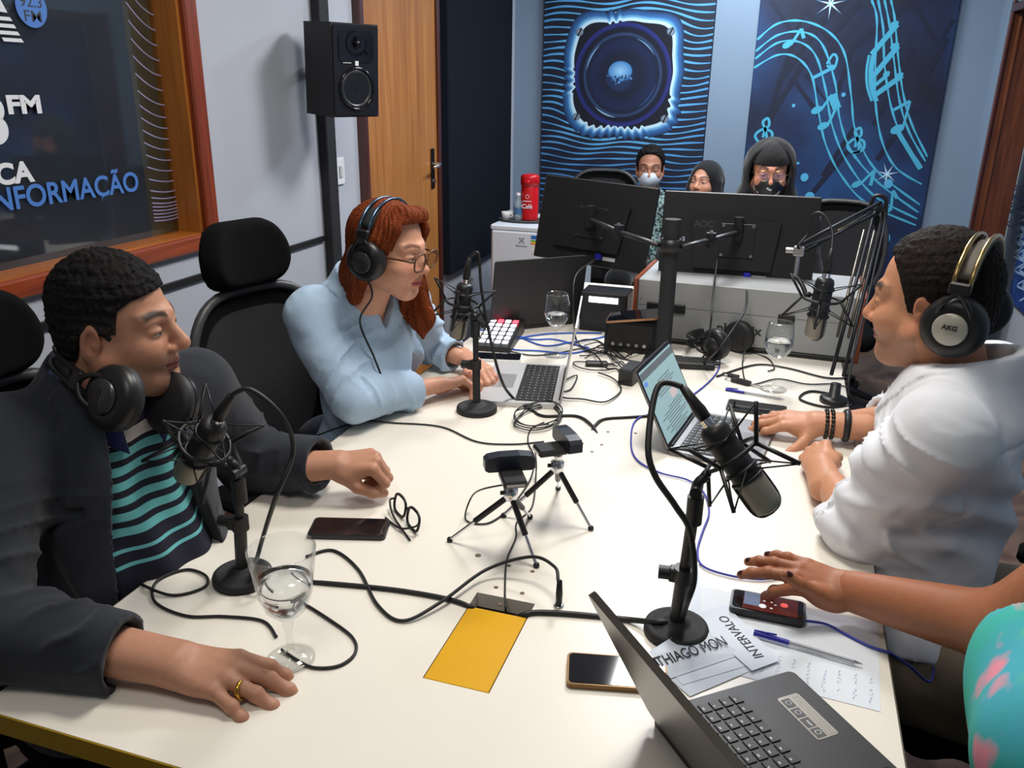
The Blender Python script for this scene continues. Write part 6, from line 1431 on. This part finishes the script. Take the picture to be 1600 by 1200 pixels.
# ------------------------------------------------------------------ dual monitors on a pole
M_mon = mat('monitor_back', (.010, .010, .011), .45, bump=.15, bscale=700)
def monitor(TL, TR, BL, label, logo=None):
    TL, TR, BL = Vector(TL), Vector(TR), Vector(BL); x = (TR - TL); W = x.length; x.normalize(); y = (TL - BL); y -= x * y.dot(x); H = y.length; y.normalize(); z = x.cross(y)
    c = TL + x * W / 2 - y * H / 2; M = Matrix(((x.x, y.x, z.x, c.x), (x.y, y.y, z.y, c.y), (x.z, y.z, z.z, c.z), (0, 0, 0, 1)))      # +Z = back, towards the viewer
    o = empty('monitor', tuple(c), label=label, cat='monitor')
    b = MB(); b.M = M; b.box((0, 0, -.012), (W, H, .022), bev=.004); b.build('back_shell', M_mon, o)
    b = MB(); b.M = M; b.box((0, 0, -.0235), (W - .014, H - .018, .002)); b.build('screen', mat('monitor_screen', (.05, .07, .1), .2, emit=(.3, .42, .6), estr=.6), o)
    b = MB(); b.M = M; b.prism([(-.16, .07), (.14, .07), (.12, -.10), (-.14, -.10)], -.001, .018); b.build('rear_housing', M_mon, o)
    b = MB(); b.M = M; b.box((0, .0, .021), (.115, .115, .005), bev=.001); pl = b.build('mount_plate', M_black, o)
    for sx in (-1, 1):
        for sy in (-1, 1): b = MB(); b.M = M; b.cyl((sx * .05, sy * .05, .023), (sx * .05, sy * .05, .028), .0055, n=12); b.build('bolt', M_chrome, pl)
    b = MB(); b.M = M; b.box((.045, -.118, .004), (.024, .024, .022), bev=.003); b.build('video_plug', mat('plug_blue', srgb(40, 44, 170), .4), o)
    flat('rating_label', M, .085, -.122, .05, .014, .0, mat('label_paper', (.55, .55, .55), .6), o, .0006)
    if logo: text('logo', logo, .030, M @ T(-.150, .042, .0182), mat('logo_dark', (.045, .045, .047), .35), o, .001)
    return o, M
m1, MM1 = monitor(at(853, 272, t=3.18), at(1030, 294, t=2.98), at(846, 402, t=3.22), 'left of two black monitors seen from behind, on the pole')
m2, MM2 = monitor(at(1039, 297, t=2.92), at(1285, 308, t=2.80), at(1029, 441, t=2.98), 'right of two black monitors seen from behind, on the pole', 'AOC')
PP = at(1034, 568, z=TZ); st = empty('monitor_stand', tuple(PP), label='thick black pole with jointed arms carrying both monitors', cat='monitor stand')
ptop = at(1046, 342, y=PP.y)
b = MB(); b.cyl(PP + Vector((0, 0, .0)), Vector((PP.x, PP.y, ptop.z)), .0245, n=28); b.build('pole', M_blackm, st)
b = MB(); b.box((PP.x, PP.y, TZ + .008), (.12, .12, .016), bev=.003); b.build('clamp_foot', M_black, st)
zc = at(1046, 383, y=PP.y).z
b = MB(); b.M = T(PP.x, PP.y, zc); b.lathe([(.0245, -.02), (.033, -.02), (.033, .02), (.0245, .02)], n=28, close=True); b.build('collar_clamp', M_black, st)
for Mx, side, nm in ((MM1, -1, 'left'), (MM2, 1, 'right')):
    e0 = Vector((PP.x + side * .036, PP.y - .01, zc)); tgt = Mx @ Vector((0, 0, .03)); mid = e0.lerp(tgt, .5) + Vector((0, -.05, 0)); mid.z = e0.z; tg = Vector((tgt.x, tgt.y, e0.z - .01))
    b = MB(); b.tube([e0, mid], .013, n=8, flat=.55); b.cyl(mid + Vector((0, 0, -.022)), mid + Vector((0, 0, .022)), .016); b.build('arm_segment', M_black, st)
    b = MB(); b.tube([mid, tg], .013, n=8, flat=.55); b.cyl(tg + Vector((0, 0, -.03)), tg + Vector((0, 0, .05)), .016); b.tube([tg + Vector((0, 0, .03)), tgt], .012); b.build('arm_segment', M_black, st)
    for q in (e0, mid, tg):
        b = MB(); b.cyl(q + Vector((0, 0, .018)), q + Vector((0, 0, .03)), .006, n=10); b.build('arm_bolt', M_chrome, st)

# ------------------------------------------------------------------ silver equipment case
A, B_ = tb(992, 530), tb(1332, 568); x = (B_ - A); CW = x.length; x.normalize(); yb = Vector((0, 0, 1)).cross(x)
CMx = Matrix(((x.x, yb.x, 0, A.x), (x.y, yb.y, 0, A.y), (0, 0, 1, TZ), (0, 0, 0, 1))); CH, CD = .212, .34
cs = empty('equipment_case', tuple(A + x * CW / 2), label='silver flight-case style console with wooden ends behind the table mics', cat='equipment case')
M_case = mat('case_silver', srgb(158, 160, 160), .5, .25, noise=.04, nscale=6)
b = MB(); b.M = CMx; b.box((CW / 2, CD / 2, CH * .29 + .012), (CW, CD, CH * .55), bev=.003); b.build('lower_body', M_case, cs)
b = MB(); b.M = CMx; b.box((CW / 2, CD / 2, CH * .80), (CW, CD, CH * .44), bev=.003); b.build('upper_lid', M_case, cs)
for u in (-.008, CW + .008):
    b = MB(); b.M = CMx; b.box((u, CD / 2, CH / 2 + .004), (.016, CD + .01, CH + .006), bev=.003); b.build('wooden_end', wood('case_wood_%d' % (u > 0), srgb(120, 56, 26), srgb(156, 80, 40)), cs)
b = MB(); b.M = CMx; b.box((CW / 2, -.002, .008), (CW, .008, .014), bev=.002); b.build('rubber_strip', M_black, cs)
for u in (.06, .14, CW - .22):
    b = MB(); b.M = CMx; b.box((u, -.003, CH * .585), (.052, .008, .032), bev=.003); b.build('latch', M_black, cs)
for u in (.012, CW - .012):
    for zz in (.04, .10, .15, .19):
        b = MB(); b.M = CMx; b.cyl((u, .001, zz), (u, -.002, zz), .0028, n=8); b.build('screw', M_steel, cs)
text('lettering', 'phoenix', .045, CMx @ T(CW * .385, -.0012, .060) @ RX(90), M_tdark, cs, .0008)
# black equipment box with a tablet on top
bx = empty('equipment_box', tuple(tb(985, 552)), label='black equipment box between the wine glass and the monitor pole', cat='equipment box')
A, B_ = tb(943, 548), tb(1024, 556); x = (B_ - A); BW = x.length; x.normalize(); yb = Vector((0, 0, 1)).cross(x); BM = Matrix(((x.x, yb.x, 0, A.x), (x.y, yb.y, 0, A.y), (0, 0, 1, TZ), (0, 0, 0, 1)))
b = MB(); b.M = BM; b.box((BW / 2, .05, .055), (BW, .10, .108), bev=.003); b.build('box_shell', M_blackm, bx)
b = MB(); b.M = BM; b.box((BW / 2, -.001, .06), (BW * .86, .003, .08), bev=.001); b.build('front_panel', M_black, bx)
for k in range(5):
    b = MB(); b.M = BM; b.cyl((BW * (.18 + .15 * k), -.002, .03), (BW * (.18 + .15 * k), -.008, .03), .006, n=12); b.build('socket', M_steel, bx)
tbm = BM @ T(BW * .52, .03, .122) @ RY(-9) @ RX(3); tt = empty('tablet', tuple(tbm.translation), label='thin copper-edged tablet lying tilted on the black equipment box', cat='tablet')
b = MB(); b.M = tbm; b.prism(rrect(.17, .11, .01), -.004, .003); b.build('tablet_shell', mat('copper_edge', srgb(170, 130, 100), .3, .8), tt)
b = MB(); b.M = tbm; b.prism(rrect(.164, .104, .008), .003, .0038); b.build('screen', M_screen, tt)
# big black laptop seen from behind
A, B_, C_ = tb(772, 520), tb(898, 506), at(748, 414, t=2.72); x = (B_ - A).normalized(); yb = Vector((0, 0, 1)).cross(x)
LBM = Matrix(((-x.x, -yb.x, 0, (A.x + B_.x) / 2 + yb.x * -.0), (-x.y, -yb.y, 0, (A.y + B_.y) / 2), (0, 0, 1, TZ), (0, 0, 0, 1))) @ T(0, -.12, 0)
laptop(LBM, .36, .24, .018, 'large black laptop with its lid turned to the camera behind the switcher', M_lapk, M_off, 100, (5, 12), .25, .008, deck=M_lapk)
# video switcher with lit keys
A, B_, C_ = tb(742, 548), tb(797, 552), tb(775, 512); x = (B_ - A); SW = x.length; x.normalize(); yb = (C_ - A).normalized(); yb = (yb - x * yb.dot(x)).normalized()
SMx = Matrix(((x.x, yb.x, 0, A.x), (x.y, yb.y, 0, A.y), (0, 0, 1, TZ), (0, 0, 0, 1))); sw_ = empty('video_switcher', tuple(A + x * SW / 2), label='small black video switcher with rows of lit white keys', cat='video switcher')
b = MB(); b.M = SMx; b.add([(0, 0, 0), (SW, 0, 0), (SW, .26, 0), (0, .26, 0), (0, 0, .018), (SW, 0, .018), (SW, .26, .05), (0, .26, .05)], [(3, 2, 1, 0), (4, 5, 6, 7), (0, 1, 5, 4), (1, 2, 6, 5), (2, 3, 7, 6), (3, 0, 4, 7)], None, False); b.build('chassis', M_black, sw_)
M_lk = mat('lit_key', (.7, .7, .7), .4, emit=(.8, .85, .95), estr=1.0); M_lr = mat('lit_red', (.8, .05, .05), .4, emit=(1, .05, .08), estr=4.0)
kd = None
for r_ in range(6):
    for c in range(4):
        m_ = M_lr if (r_, c) in ((5, 1), (5, 3)) else M_lk
        b = MB(); b.M = SMx; u, v = SW * (.14 + .22 * c), .035 + r_ * .036; b.box((u, v, .0185 + v * .123 + .003), (SW * .16, .024, .006), bev=.001); b.build('key', m_, sw_)
# bright strip of a lit panel under the left monitor
q = at(942, 470, t=2.95); ls = empty('rack_unit', tuple(q), label='black unit with a bright white display strip under the left monitor', cat='rack unit')
b = MB(); b.box((q.x, q.y + .07, (q.z + TZ) / 2 + .01), (.17, .12, q.z - TZ + .03), bev=.004); b.build('unit_body', M_black, ls)
b = MB(); b.box((q.x, q.y + .008, q.z), (.105, .004, .020)); b.build('lit_display', mat('lit_display', (.8, .8, .8), .4, emit=(.9, .95, 1), estr=3.0), ls)
# spare headphones standing on the table
hq = tb(1138, 560); headphones(Matrix.Translation(hq + Vector((-.02, .02, .056))) @ RZ(62) @ RX(-95) , 'spare black headphones resting against the silver case', M_capd, M_hps, .075, .11, None, None, .05)

# ------------------------------------------------------------------ fridge corner
fr_ = empty('mini_fridge', (-1.32, 4.68, 0), label='small white refrigerator in the corner below the red flask', cat='refrigerator')
M_fr = mat('fridge_white', srgb(214, 222, 232), .35)
b = MB(); b.box((-1.317, 4.72, .425), (.475, .46, .79), bev=.01); b.build('cabinet', M_fr, fr_)
b = MB(); b.box((-1.317, 4.462, .425), (.475, .05, .79), bev=.012); b.build('door', M_fr, fr_)
b = MB(); b.box((-1.317, 4.69, .832), (.485, .50, .032), bev=.008); b.build('worktop', M_fr, fr_)
for sx in (-.2, .2):
    for sy in (-.18, .18): b = MB(); b.cyl((-1.317 + sx, 4.69 + sy, 0), (-1.317 + sx, 4.69 + sy, .035), .018, n=10); b.build('foot', M_black, fr_)
fz = lambda u, v: at(u, v, y=4.4365)
q = fz(815, 376); Fm = Matrix(((1, 0, 0, q.x), (0, 0, -1, 4.4365), (0, 1, 0, q.z), (0, 0, 0, 1)))
b = MB(); b.M = Fm
for sx in (-1, 1):
    for sy in (-1, 1): b.box((sx * .009, sy * .013, 0), (.008, .003, .001)); b.box((sx * .0125, sy * .0095, 0), (.003, .008, .001))
b.build('logo_mark', M_tdark, fr_)['kind'] = 'stuff'; b = MB(); b.M = Fm; b.torus(.0055, .0022, n=12, m=4, flat=.2); b.build('logo_mark', M_tdark, fr_)
text('lettering', 'Electrolux', .016, Fm @ T(0, -.035, 0), M_tdark, fr_, 0, 'CENTER')
q0, q1 = fz(830, 368), fz(850, 398)
for (z0, z1, c, w_) in ((0, 1, (.75, .75, .75), 1), (.0, .2, srgb(40, 110, 200), .98), (.25, .33, srgb(60, 160, 70), .4), (.33, .41, srgb(240, 200, 60), .55), (.41, .49, srgb(230, 130, 40), .7)):
    H_ = q0.z - q1.z; Wl = .075; b = MB(); b.box((q0.x + Wl * w_ / 2, 4.4362 - (.0004 if w_ < 1 else 0), q0.z - H_ * (z0 + z1) / 2), (Wl * w_, .001, H_ * (z1 - z0))); b.build('energy_label', mat('lab_%d_%d' % (int(z0 * 100), int(w_ * 100)), c, .5), fr_)
FT = .848
tr = empty('serving_tray', (-1.42, 4.62, FT), label='dark oval tray under the cups and bottle', cat='tray')
b = MB(); b.M = T(-1.42, 4.62, FT) @ Matrix.Diagonal((1.25, .8, 1, 1)); b.lathe([(.0001, .001), (.11, .001), (.118, .010), (.122, .012), (.119, .013), (.109, .005), (.0001, .005)], n=32); b.build('tray_dish', mat('tray_grey', (.12, .12, .13), .35, .5), tr)
th = empty('thermos_flask', (-1.385, 4.70, FT), label='red pump thermos flask with white lettering on the refrigerator', cat='thermos')
q = at(828, 336, z=FT + .006); tx, ty = q.x, 4.66; M_redp = mat('thermos_red', srgb(190, 22, 30), .3)
k = at(828, 300, y=ty).x; tx = k
b = MB(); b.M = T(tx, ty, FT + .006); b.lathe([(.0001, 0), (.050, 0), (.052, .006), (.050, .02), (.050, .185), (.046, .195), (.0001, .196)], n=28); b.build('flask_body', M_redp, th)
b = MB(); b.M = T(tx, ty, FT + .006); b.lathe([(.046, .19), (.054, .195), (.054, .238), (.050, .25), (.03, .256), (.0001, .257)], n=28); b.build('pump_head', M_redp, th)
b = MB(); b.box((tx, ty - .055, FT + .222), (.03, .03, .02), bev=.005); b.build('spout', M_redp, th)
text('lettering', 'Café', .034, Matrix(((1, 0, 0, tx), (0, 0, -1, ty - .0525), (0, 1, 0, FT + .075), (0, 0, 0, 1))), M_twhite, th, .0006, 'CENTER')
b = MB(); b.M = Matrix(((1, 0, 0, tx), (0, 0, -1, ty - .0515), (0, 1, 0, FT + .14), (0, 0, 0, 1))); b.torus(.010, .0012, n=16, m=4); b.build('print_mark', M_twhite, th)
b = MB(); b.M = Matrix(((1, 0, 0, tx), (0, 0, -1, ty - .0515), (0, 1, 0, FT + .115), (0, 0, 0, 1))); b.box((0, 0, 0), (.05, .004, .001)); b.build('print_mark', M_twhite, th)
k = at(810, 310, y=4.63); bo = empty('water_bottle', (k.x, 4.63, FT), label='small clear water bottle with a blue label beside the red flask', cat='bottle')
b = MB(); b.M = T(k.x, 4.63, FT + .006); b.lathe([(.0001, 0), (.024, 0), (.026, .006), (.026, .085), (.022, .10), (.011, .125), (.011, .14)], n=20); b.build('bottle_body', mat('pet', (.75, .86, .92), .08, trans=.75, ior=1.2), bo)
b = MB(); b.M = T(k.x, 4.63, FT + .006); b.lathe([(.0268, .03), (.0268, .07)], n=20); b.build('bottle_label', mat('bottle_lab', srgb(70, 110, 150), .5), bo)
b = MB(); b.M = T(k.x, 4.63, FT + .006); b.lathe([(.0125, .136), (.0125, .152), (.0001, .153)], n=16); b.build('cap', M_white, bo)
for i, (u, dy) in enumerate(((791, 0), (801, .05))):
    k = at(u, 330, y=4.60 + dy); cu_ = empty('coffee_cup', (k.x, 4.60 + dy, FT), label=('small white coffee cup at the left end of the tray', 'small pale cup standing behind the white cup on the tray')[i], cat='cup', group='cups on the tray')
    b = MB(); b.M = T(k.x, 4.60 + dy, FT + .006); b.lathe([(.0001, 0), (.02, 0), (.026, .03), (.028, .045), (.0262, .045), (.024, .03), (.018, .004), (.0001, .004)], n=20); b.build('cup_body', M_white, cu_)
    b = MB(); b.M = T(k.x + .028, 4.60 + dy, FT + .032) @ RX(90); b.torus(.010, .0025, n=14, m=6); b.build('handle', M_white, cu_)

# ------------------------------------------------------------------ papers, pens, keys
M_pap = mat('paper', srgb(224, 230, 238), .8); M_pap2 = mat('card', srgb(216, 224, 236), .75)
def sheet(name, corners, label, cat, z, m=M_pap, t=.0004):
    zz = z if hasattr(z, '__len__') else [z] * 4; pts = [tb(u, v, h) for (u, v), h in zip(corners, zz)]; c = sum(pts, Vector()) / 4; o = empty(name, tuple(c), label=label, cat=cat)
    b = MB(); vs = [tuple(p) for p in pts] + [tuple(p - Vector((0, 0, t))) for p in pts]; b.add(vs, [(0, 1, 2, 3), (7, 6, 5, 4), (0, 4, 5, 1), (1, 5, 6, 2), (2, 6, 7, 3), (3, 7, 4, 0)], None, False); b.build('paper', m, o)
    return o, pts
def on_sheet(pts, z):
    """frame with origin pts[0], x towards pts[1], y towards pts[3]"""
    x = (pts[1] - pts[0]); W = x.length; x.normalize(); y = pts[3] - pts[0]; y -= x * y.dot(x); H = y.length; y.normalize(); n_ = x.cross(y); p = pts[0]
    return Matrix(((x.x, y.x, n_.x, p.x), (x.y, y.y, n_.y, p.y), (x.z, y.z, n_.z, p.z + z), (0, 0, 0, 1))), W, H
M_ink = mat('ink_grey', (.03, .03, .035), .7); M_inkp = mat('ink_violet', srgb(120, 110, 170), .7)
o, pts = sheet('paper_sheet', [(1376, 1112), (1075, 1035), (1090, 915), (1372, 972)], 'large white sheet with handwritten notes under the pen', 'paper', .0008)
Mh, Wh, Hh = on_sheet(pts, .0004); rnd = random.Random(5); b = MB()
for k in range(9):
    px0 = .012 + k * .022
    for j in range(7):
        if rnd.random() < .25: continue
        q = [(px0 + rnd.uniform(-.003, .003), .012 + j * .009 + i * .0022 + rnd.uniform(-.0006, .0006)) for i in range(4)]
        for a1, a2 in zip(q[:-1], q[1:]): b.add([(a1[0], a1[1], 0), (a1[0] + .0007, a1[1], 0), (a2[0] + .0007, a2[1], 0), (a2[0], a2[1], 0)], [(0, 1, 2, 3)], Mh, False)
b.build('handwriting', M_inkp, o)['kind'] = 'stuff'
for k, cn in enumerate(([(1078, 1088), (1180, 1045), (1150, 1000), (1048, 1062)], [(1066, 1070), (1168, 1040), (1150, 1004), (1040, 1040)])):
    sheet('name_card', cn, ('blank card lying lowest under the name cards', 'blank card fanned just under the card with a man\'s name')[k], 'card', .0018 + .0008 * k, M_pap2)
o, pts = sheet('name_card', [(1048, 1060), (1160, 1022), (1084, 974), (1014, 1018)], 'white card lettered THIAGO MON beside the black laptop lid', 'card', (.0036, .0036, .0165, .0165), M_pap2)
Mh, Wh, Hh = on_sheet(pts, .0003); text('lettering', 'THIAGO MON', .02, Mh @ T(-.004, Hh * .42, .0006), M_ink, o, 0, fit=(Wh * .95, .0185))
o, pts = sheet('name_card', [(1218, 1032), (1175, 1048), (1076, 960), (1135, 945)], 'white card lettered INTERVALO lying over the other papers', 'card', .0050, M_pap2)
Mh = None; p0, p1, p2, p3 = pts; x = (p3 - p0); W3 = x.length; x.normalize(); y = p1 - p0; y -= x * y.dot(x); H3 = y.length; y.normalize()
Mt_ = Matrix(((x.x, y.x, 0, p0.x), (x.y, y.y, 0, p0.y), (x.z, y.z, 1, p0.z + .0004), (0, 0, 0, 1)))
text('lettering', 'INTERVALO', .02, Mt_ @ T(W3 * .10, H3 * .32, 0), M_ink, o, 0, fit=(W3 * .72, .0165))
sheet('name_card', [(1095, 955), (1076, 962), (1085, 880), (1092, 878)], 'narrow card of pencilled words standing behind the near right stand', 'card', .0044, M_pap2)
def pen(a, b_, label, cap_side=1):
    a, b_ = Vector(a), Vector(b_); d = (b_ - a).normalized(); o = empty('ballpoint_pen', tuple((a + b_) / 2), label=label, cat='pen')
    c = a + d * .055; b = MB(); b.cyl(a, c, .0046, .0042, n=10); b.tube([a + Vector((0, 0, .004)), a + d * .035 + Vector((0, 0, .0075))], .0015, n=6); b.build('cap', mat('pen_blue', srgb(36, 40, 160), .3), o)
    b = MB(); b.cyl(c, b_ - d * .012, .0038, n=6, smooth=False); b.build('barrel', mat('pen_clear', (.72, .74, .78), .1, trans=.6, ior=1.2), o)
    b = MB(); b.cyl(c, b_ - d * .01, .0012, n=6); b.build('refill', mat('pen_ink', (.02, .02, .05), .4), o)
    b = MB(); b.cyl(b_ - d * .013, b_, .003, .0006, n=8); b.build('tip', M_steel, o)
pen(tb(1178, 988, .008), tb(1348, 1038, .007), 'blue-capped ballpoint pen lying across the handwritten sheet'); pen(tb(1134, 608, .005), tb(1226, 624, .005), 'blue-capped ballpoint pen beside the wine glass and keys')
ky = empty('car_key', tuple(tb(1160, 595)), label='black car key fob beside the blue pen', cat='key'); q = tb(1158, 596, .006)
b = MB(); b.M = T(*q) @ RZ(-25); b.prism(rrect(.062, .024, .008), -.005, .005); b.prism(rrect(.04, .016, .006), .005, .007, T(.004, .0, 0)); b.build('fob', M_black, ky)
b = MB(); b.M = T(*q) @ RZ(-25); b.box((.048, 0, 0), (.042, .007, .0025)); b.build('blade', M_steel, ky); b = MB(); b.M = T(*q) @ RZ(-25); b.torus(.011, .0012, T(-.041, 0, -.003), n=20, m=6); b.build('ring', M_steel, ky)
us = empty('usb_stick', tuple(tb(1145, 585)), label='metal usb stick lying behind the car key', cat='usb stick'); q = tb(1146, 587, .006)
b = MB(); b.M = T(*q) @ RZ(-20); b.box((0, 0, 0), (.035, .016, .008), bev=.002); b.build('stick_body', M_black, us); b = MB(); b.M = T(*q) @ RZ(-20); b.box((-.026, 0, 0), (.018, .012, .005)); b.build('connector', M_chrome, us)

# ------------------------------------------------------------------ cables and adapters
def tcable(pts, r, m, label, name='cable', h=.004): return cable(name, [tb(u, v, (q[0] if q else h)) for u, v, *q in pts], r, m, label)
tcable([(1258, 970, .008), (1290, 975), (1320, 990), (1360, 1010), (1392, 1020)], .0022, M_cableb, 'blue charging lead leaving the recording phone', 'charging_cable')
b_ = bpy.data.objects['charging_cable']; 
cable('charging_cable', [tb(1388, 1018, .004), at(1420, 1040, z=.71), at(1450, 1065, z=.62), at(1458, 1050, z=.60), at(1455, 1015, z=.60)], .0022, M_cableb, 'blue charging lead hanging over the right table edge')
tcable([(1340, 913), (1300, 908), (1240, 900), (1190, 905), (1140, 899), (1098, 884), (1090, 860), (1098, 830), (1108, 800), (1100, 770), (1075, 750), (1030, 738), (995, 718), (986, 690), (995, 655), (1040, 640), (1085, 615), (1118, 585), (1125, 560), (1118, 540), (1095, 530)], .0022, M_cableb, 'long violet-blue lead winding past the tilted microphone')
tcable([(735, 520, .0), (752, 516, .01), (790, 520), (830, 530), (865, 530), (905, 540), (920, 545), (890, 552), (840, 548), (800, 545), (808, 530), (850, 522), (900, 520), (940, 520)], .0028, M_cableb2, 'bright blue network cable looping behind the wine glass')
tcable([(770, 512, .02), (810, 526), (850, 540), (890, 535), (935, 528), (960, 520)], .0028, M_cableb2, 'second blue network cable from the switcher')
tcable([(740, 500, .0), (745, 506), (760, 508), (790, 514)], .0028, M_cableb2, 'short blue cable end at the left table edge')
tcable([(793, 548), (830, 555), (870, 552), (905, 545), (930, 548), (960, 556), (990, 565)], .0024, M_cable, 'black lead from the switcher past the wine glass')
rn = random.Random(11)
for k in range(8):
    u0, v0 = rn.uniform(895, 935), rn.uniform(535, 560); pts = [(u0, v0)]
    for j in range(5): u0 += rn.uniform(8, 24); v0 += rn.uniform(-8, 16); pts.append((u0, v0, .004 + rn.uniform(0, .012)))
    tcable(pts, rn.choice([.002, .0026]), M_cable, 'thin black lead in the tangle left of the equipment box')['group'] = 'leads in the black cable tangle'
coil(tb(921, 608), .078, .13, 1, .0024, M_cable, 'single wide loop of black cable right of the silver laptop', 5, extra=[tb(880, 612, .004), tb(893, 607, .004)], rot=2.4)
coil(tb(935, 575), .07, .05, 1, .002, M_cable, 'small flat loop of black lead in front of the equipment box', 8, rot=.5)
cable('cable', [tb(1090, 640, .003), tb(1040, 648, .003), tb(985, 652, .003), tb(945, 655, .003), tb(930, 665, .003), tb(922, 682, -.01)], .0045, M_cable, 'thick black cable entering a table hole behind the webcams')
tcable([(1120, 588), (1180, 570), (1230, 575), (1290, 590), (1330, 590)], .003, M_cable, 'black cable along the foot of the silver case')
tcable([(1165, 545, .03), (1160, 570), (1170, 600), (1215, 592), (1260, 600), (1300, 600), (1325, 605)], .0022, M_cable, 'thin black lead from the spare headphones to the boom base')
tcable([(1155, 535, .05), (1175, 550), (1200, 560), (1210, 575), (1200, 580)], .0022, M_cable, 'thin black lead with a jack end before the silver case')
cable('cable', [MM2 @ Vector((-.06, -.06, .02)), at(1113, 470, t=2.6), at(1110, 510, t=2.55), tb(1100, 556, .01), tb(1080, 565, .004)], .003, M_cable, 'black monitor lead dropping behind the spare headphones')
cable('cable', [MM2 @ Vector((.045, -.13, .02)), at(1165, 480, t=2.58), at(1145, 515, t=2.5), at(1120, 548, t=2.48), tb(1095, 570, .01), tb(1070, 575, .004)], .0035, M_cable, 'black video lead running from the blue plug to the table')
cable('cable', [MM1 @ Vector((.04, -.13, .02)), at(900, 430, t=2.8), at(896, 480, t=2.75), tb(900, 530, .01), tb(915, 545, .004)], .003, M_cable, 'black lead hanging from the left monitor')
def adapter(u, v, rz, label, d=(.075, .035, .025)):
    q = tb(u, v); o = empty('power_adapter', tuple(q), label=label, cat='adapter'); b = MB(); b.M = T(q.x, q.y, TZ + d[2] / 2) @ RZ(rz); b.box((0, 0, 0), d, bev=.004); b.build('adapter_body', M_black, o)
    b = MB(); b.M = T(q.x, q.y, TZ + d[2] / 2) @ RZ(rz); b.cyl((d[0] / 2, 0, 0), (d[0] / 2 + .02, 0, 0), .004, n=8); b.build('strain_relief', M_black, o)
adapter(932, 572, 15, 'slim black adapter lying in the cable loop', (.07, .026, .016)); adapter(985, 595, 80, 'black power block left of the lit laptop', (.10, .045, .05)); adapter(1075, 572, 10, 'flat black hub at the foot of the monitor pole', (.16, .07, .022))
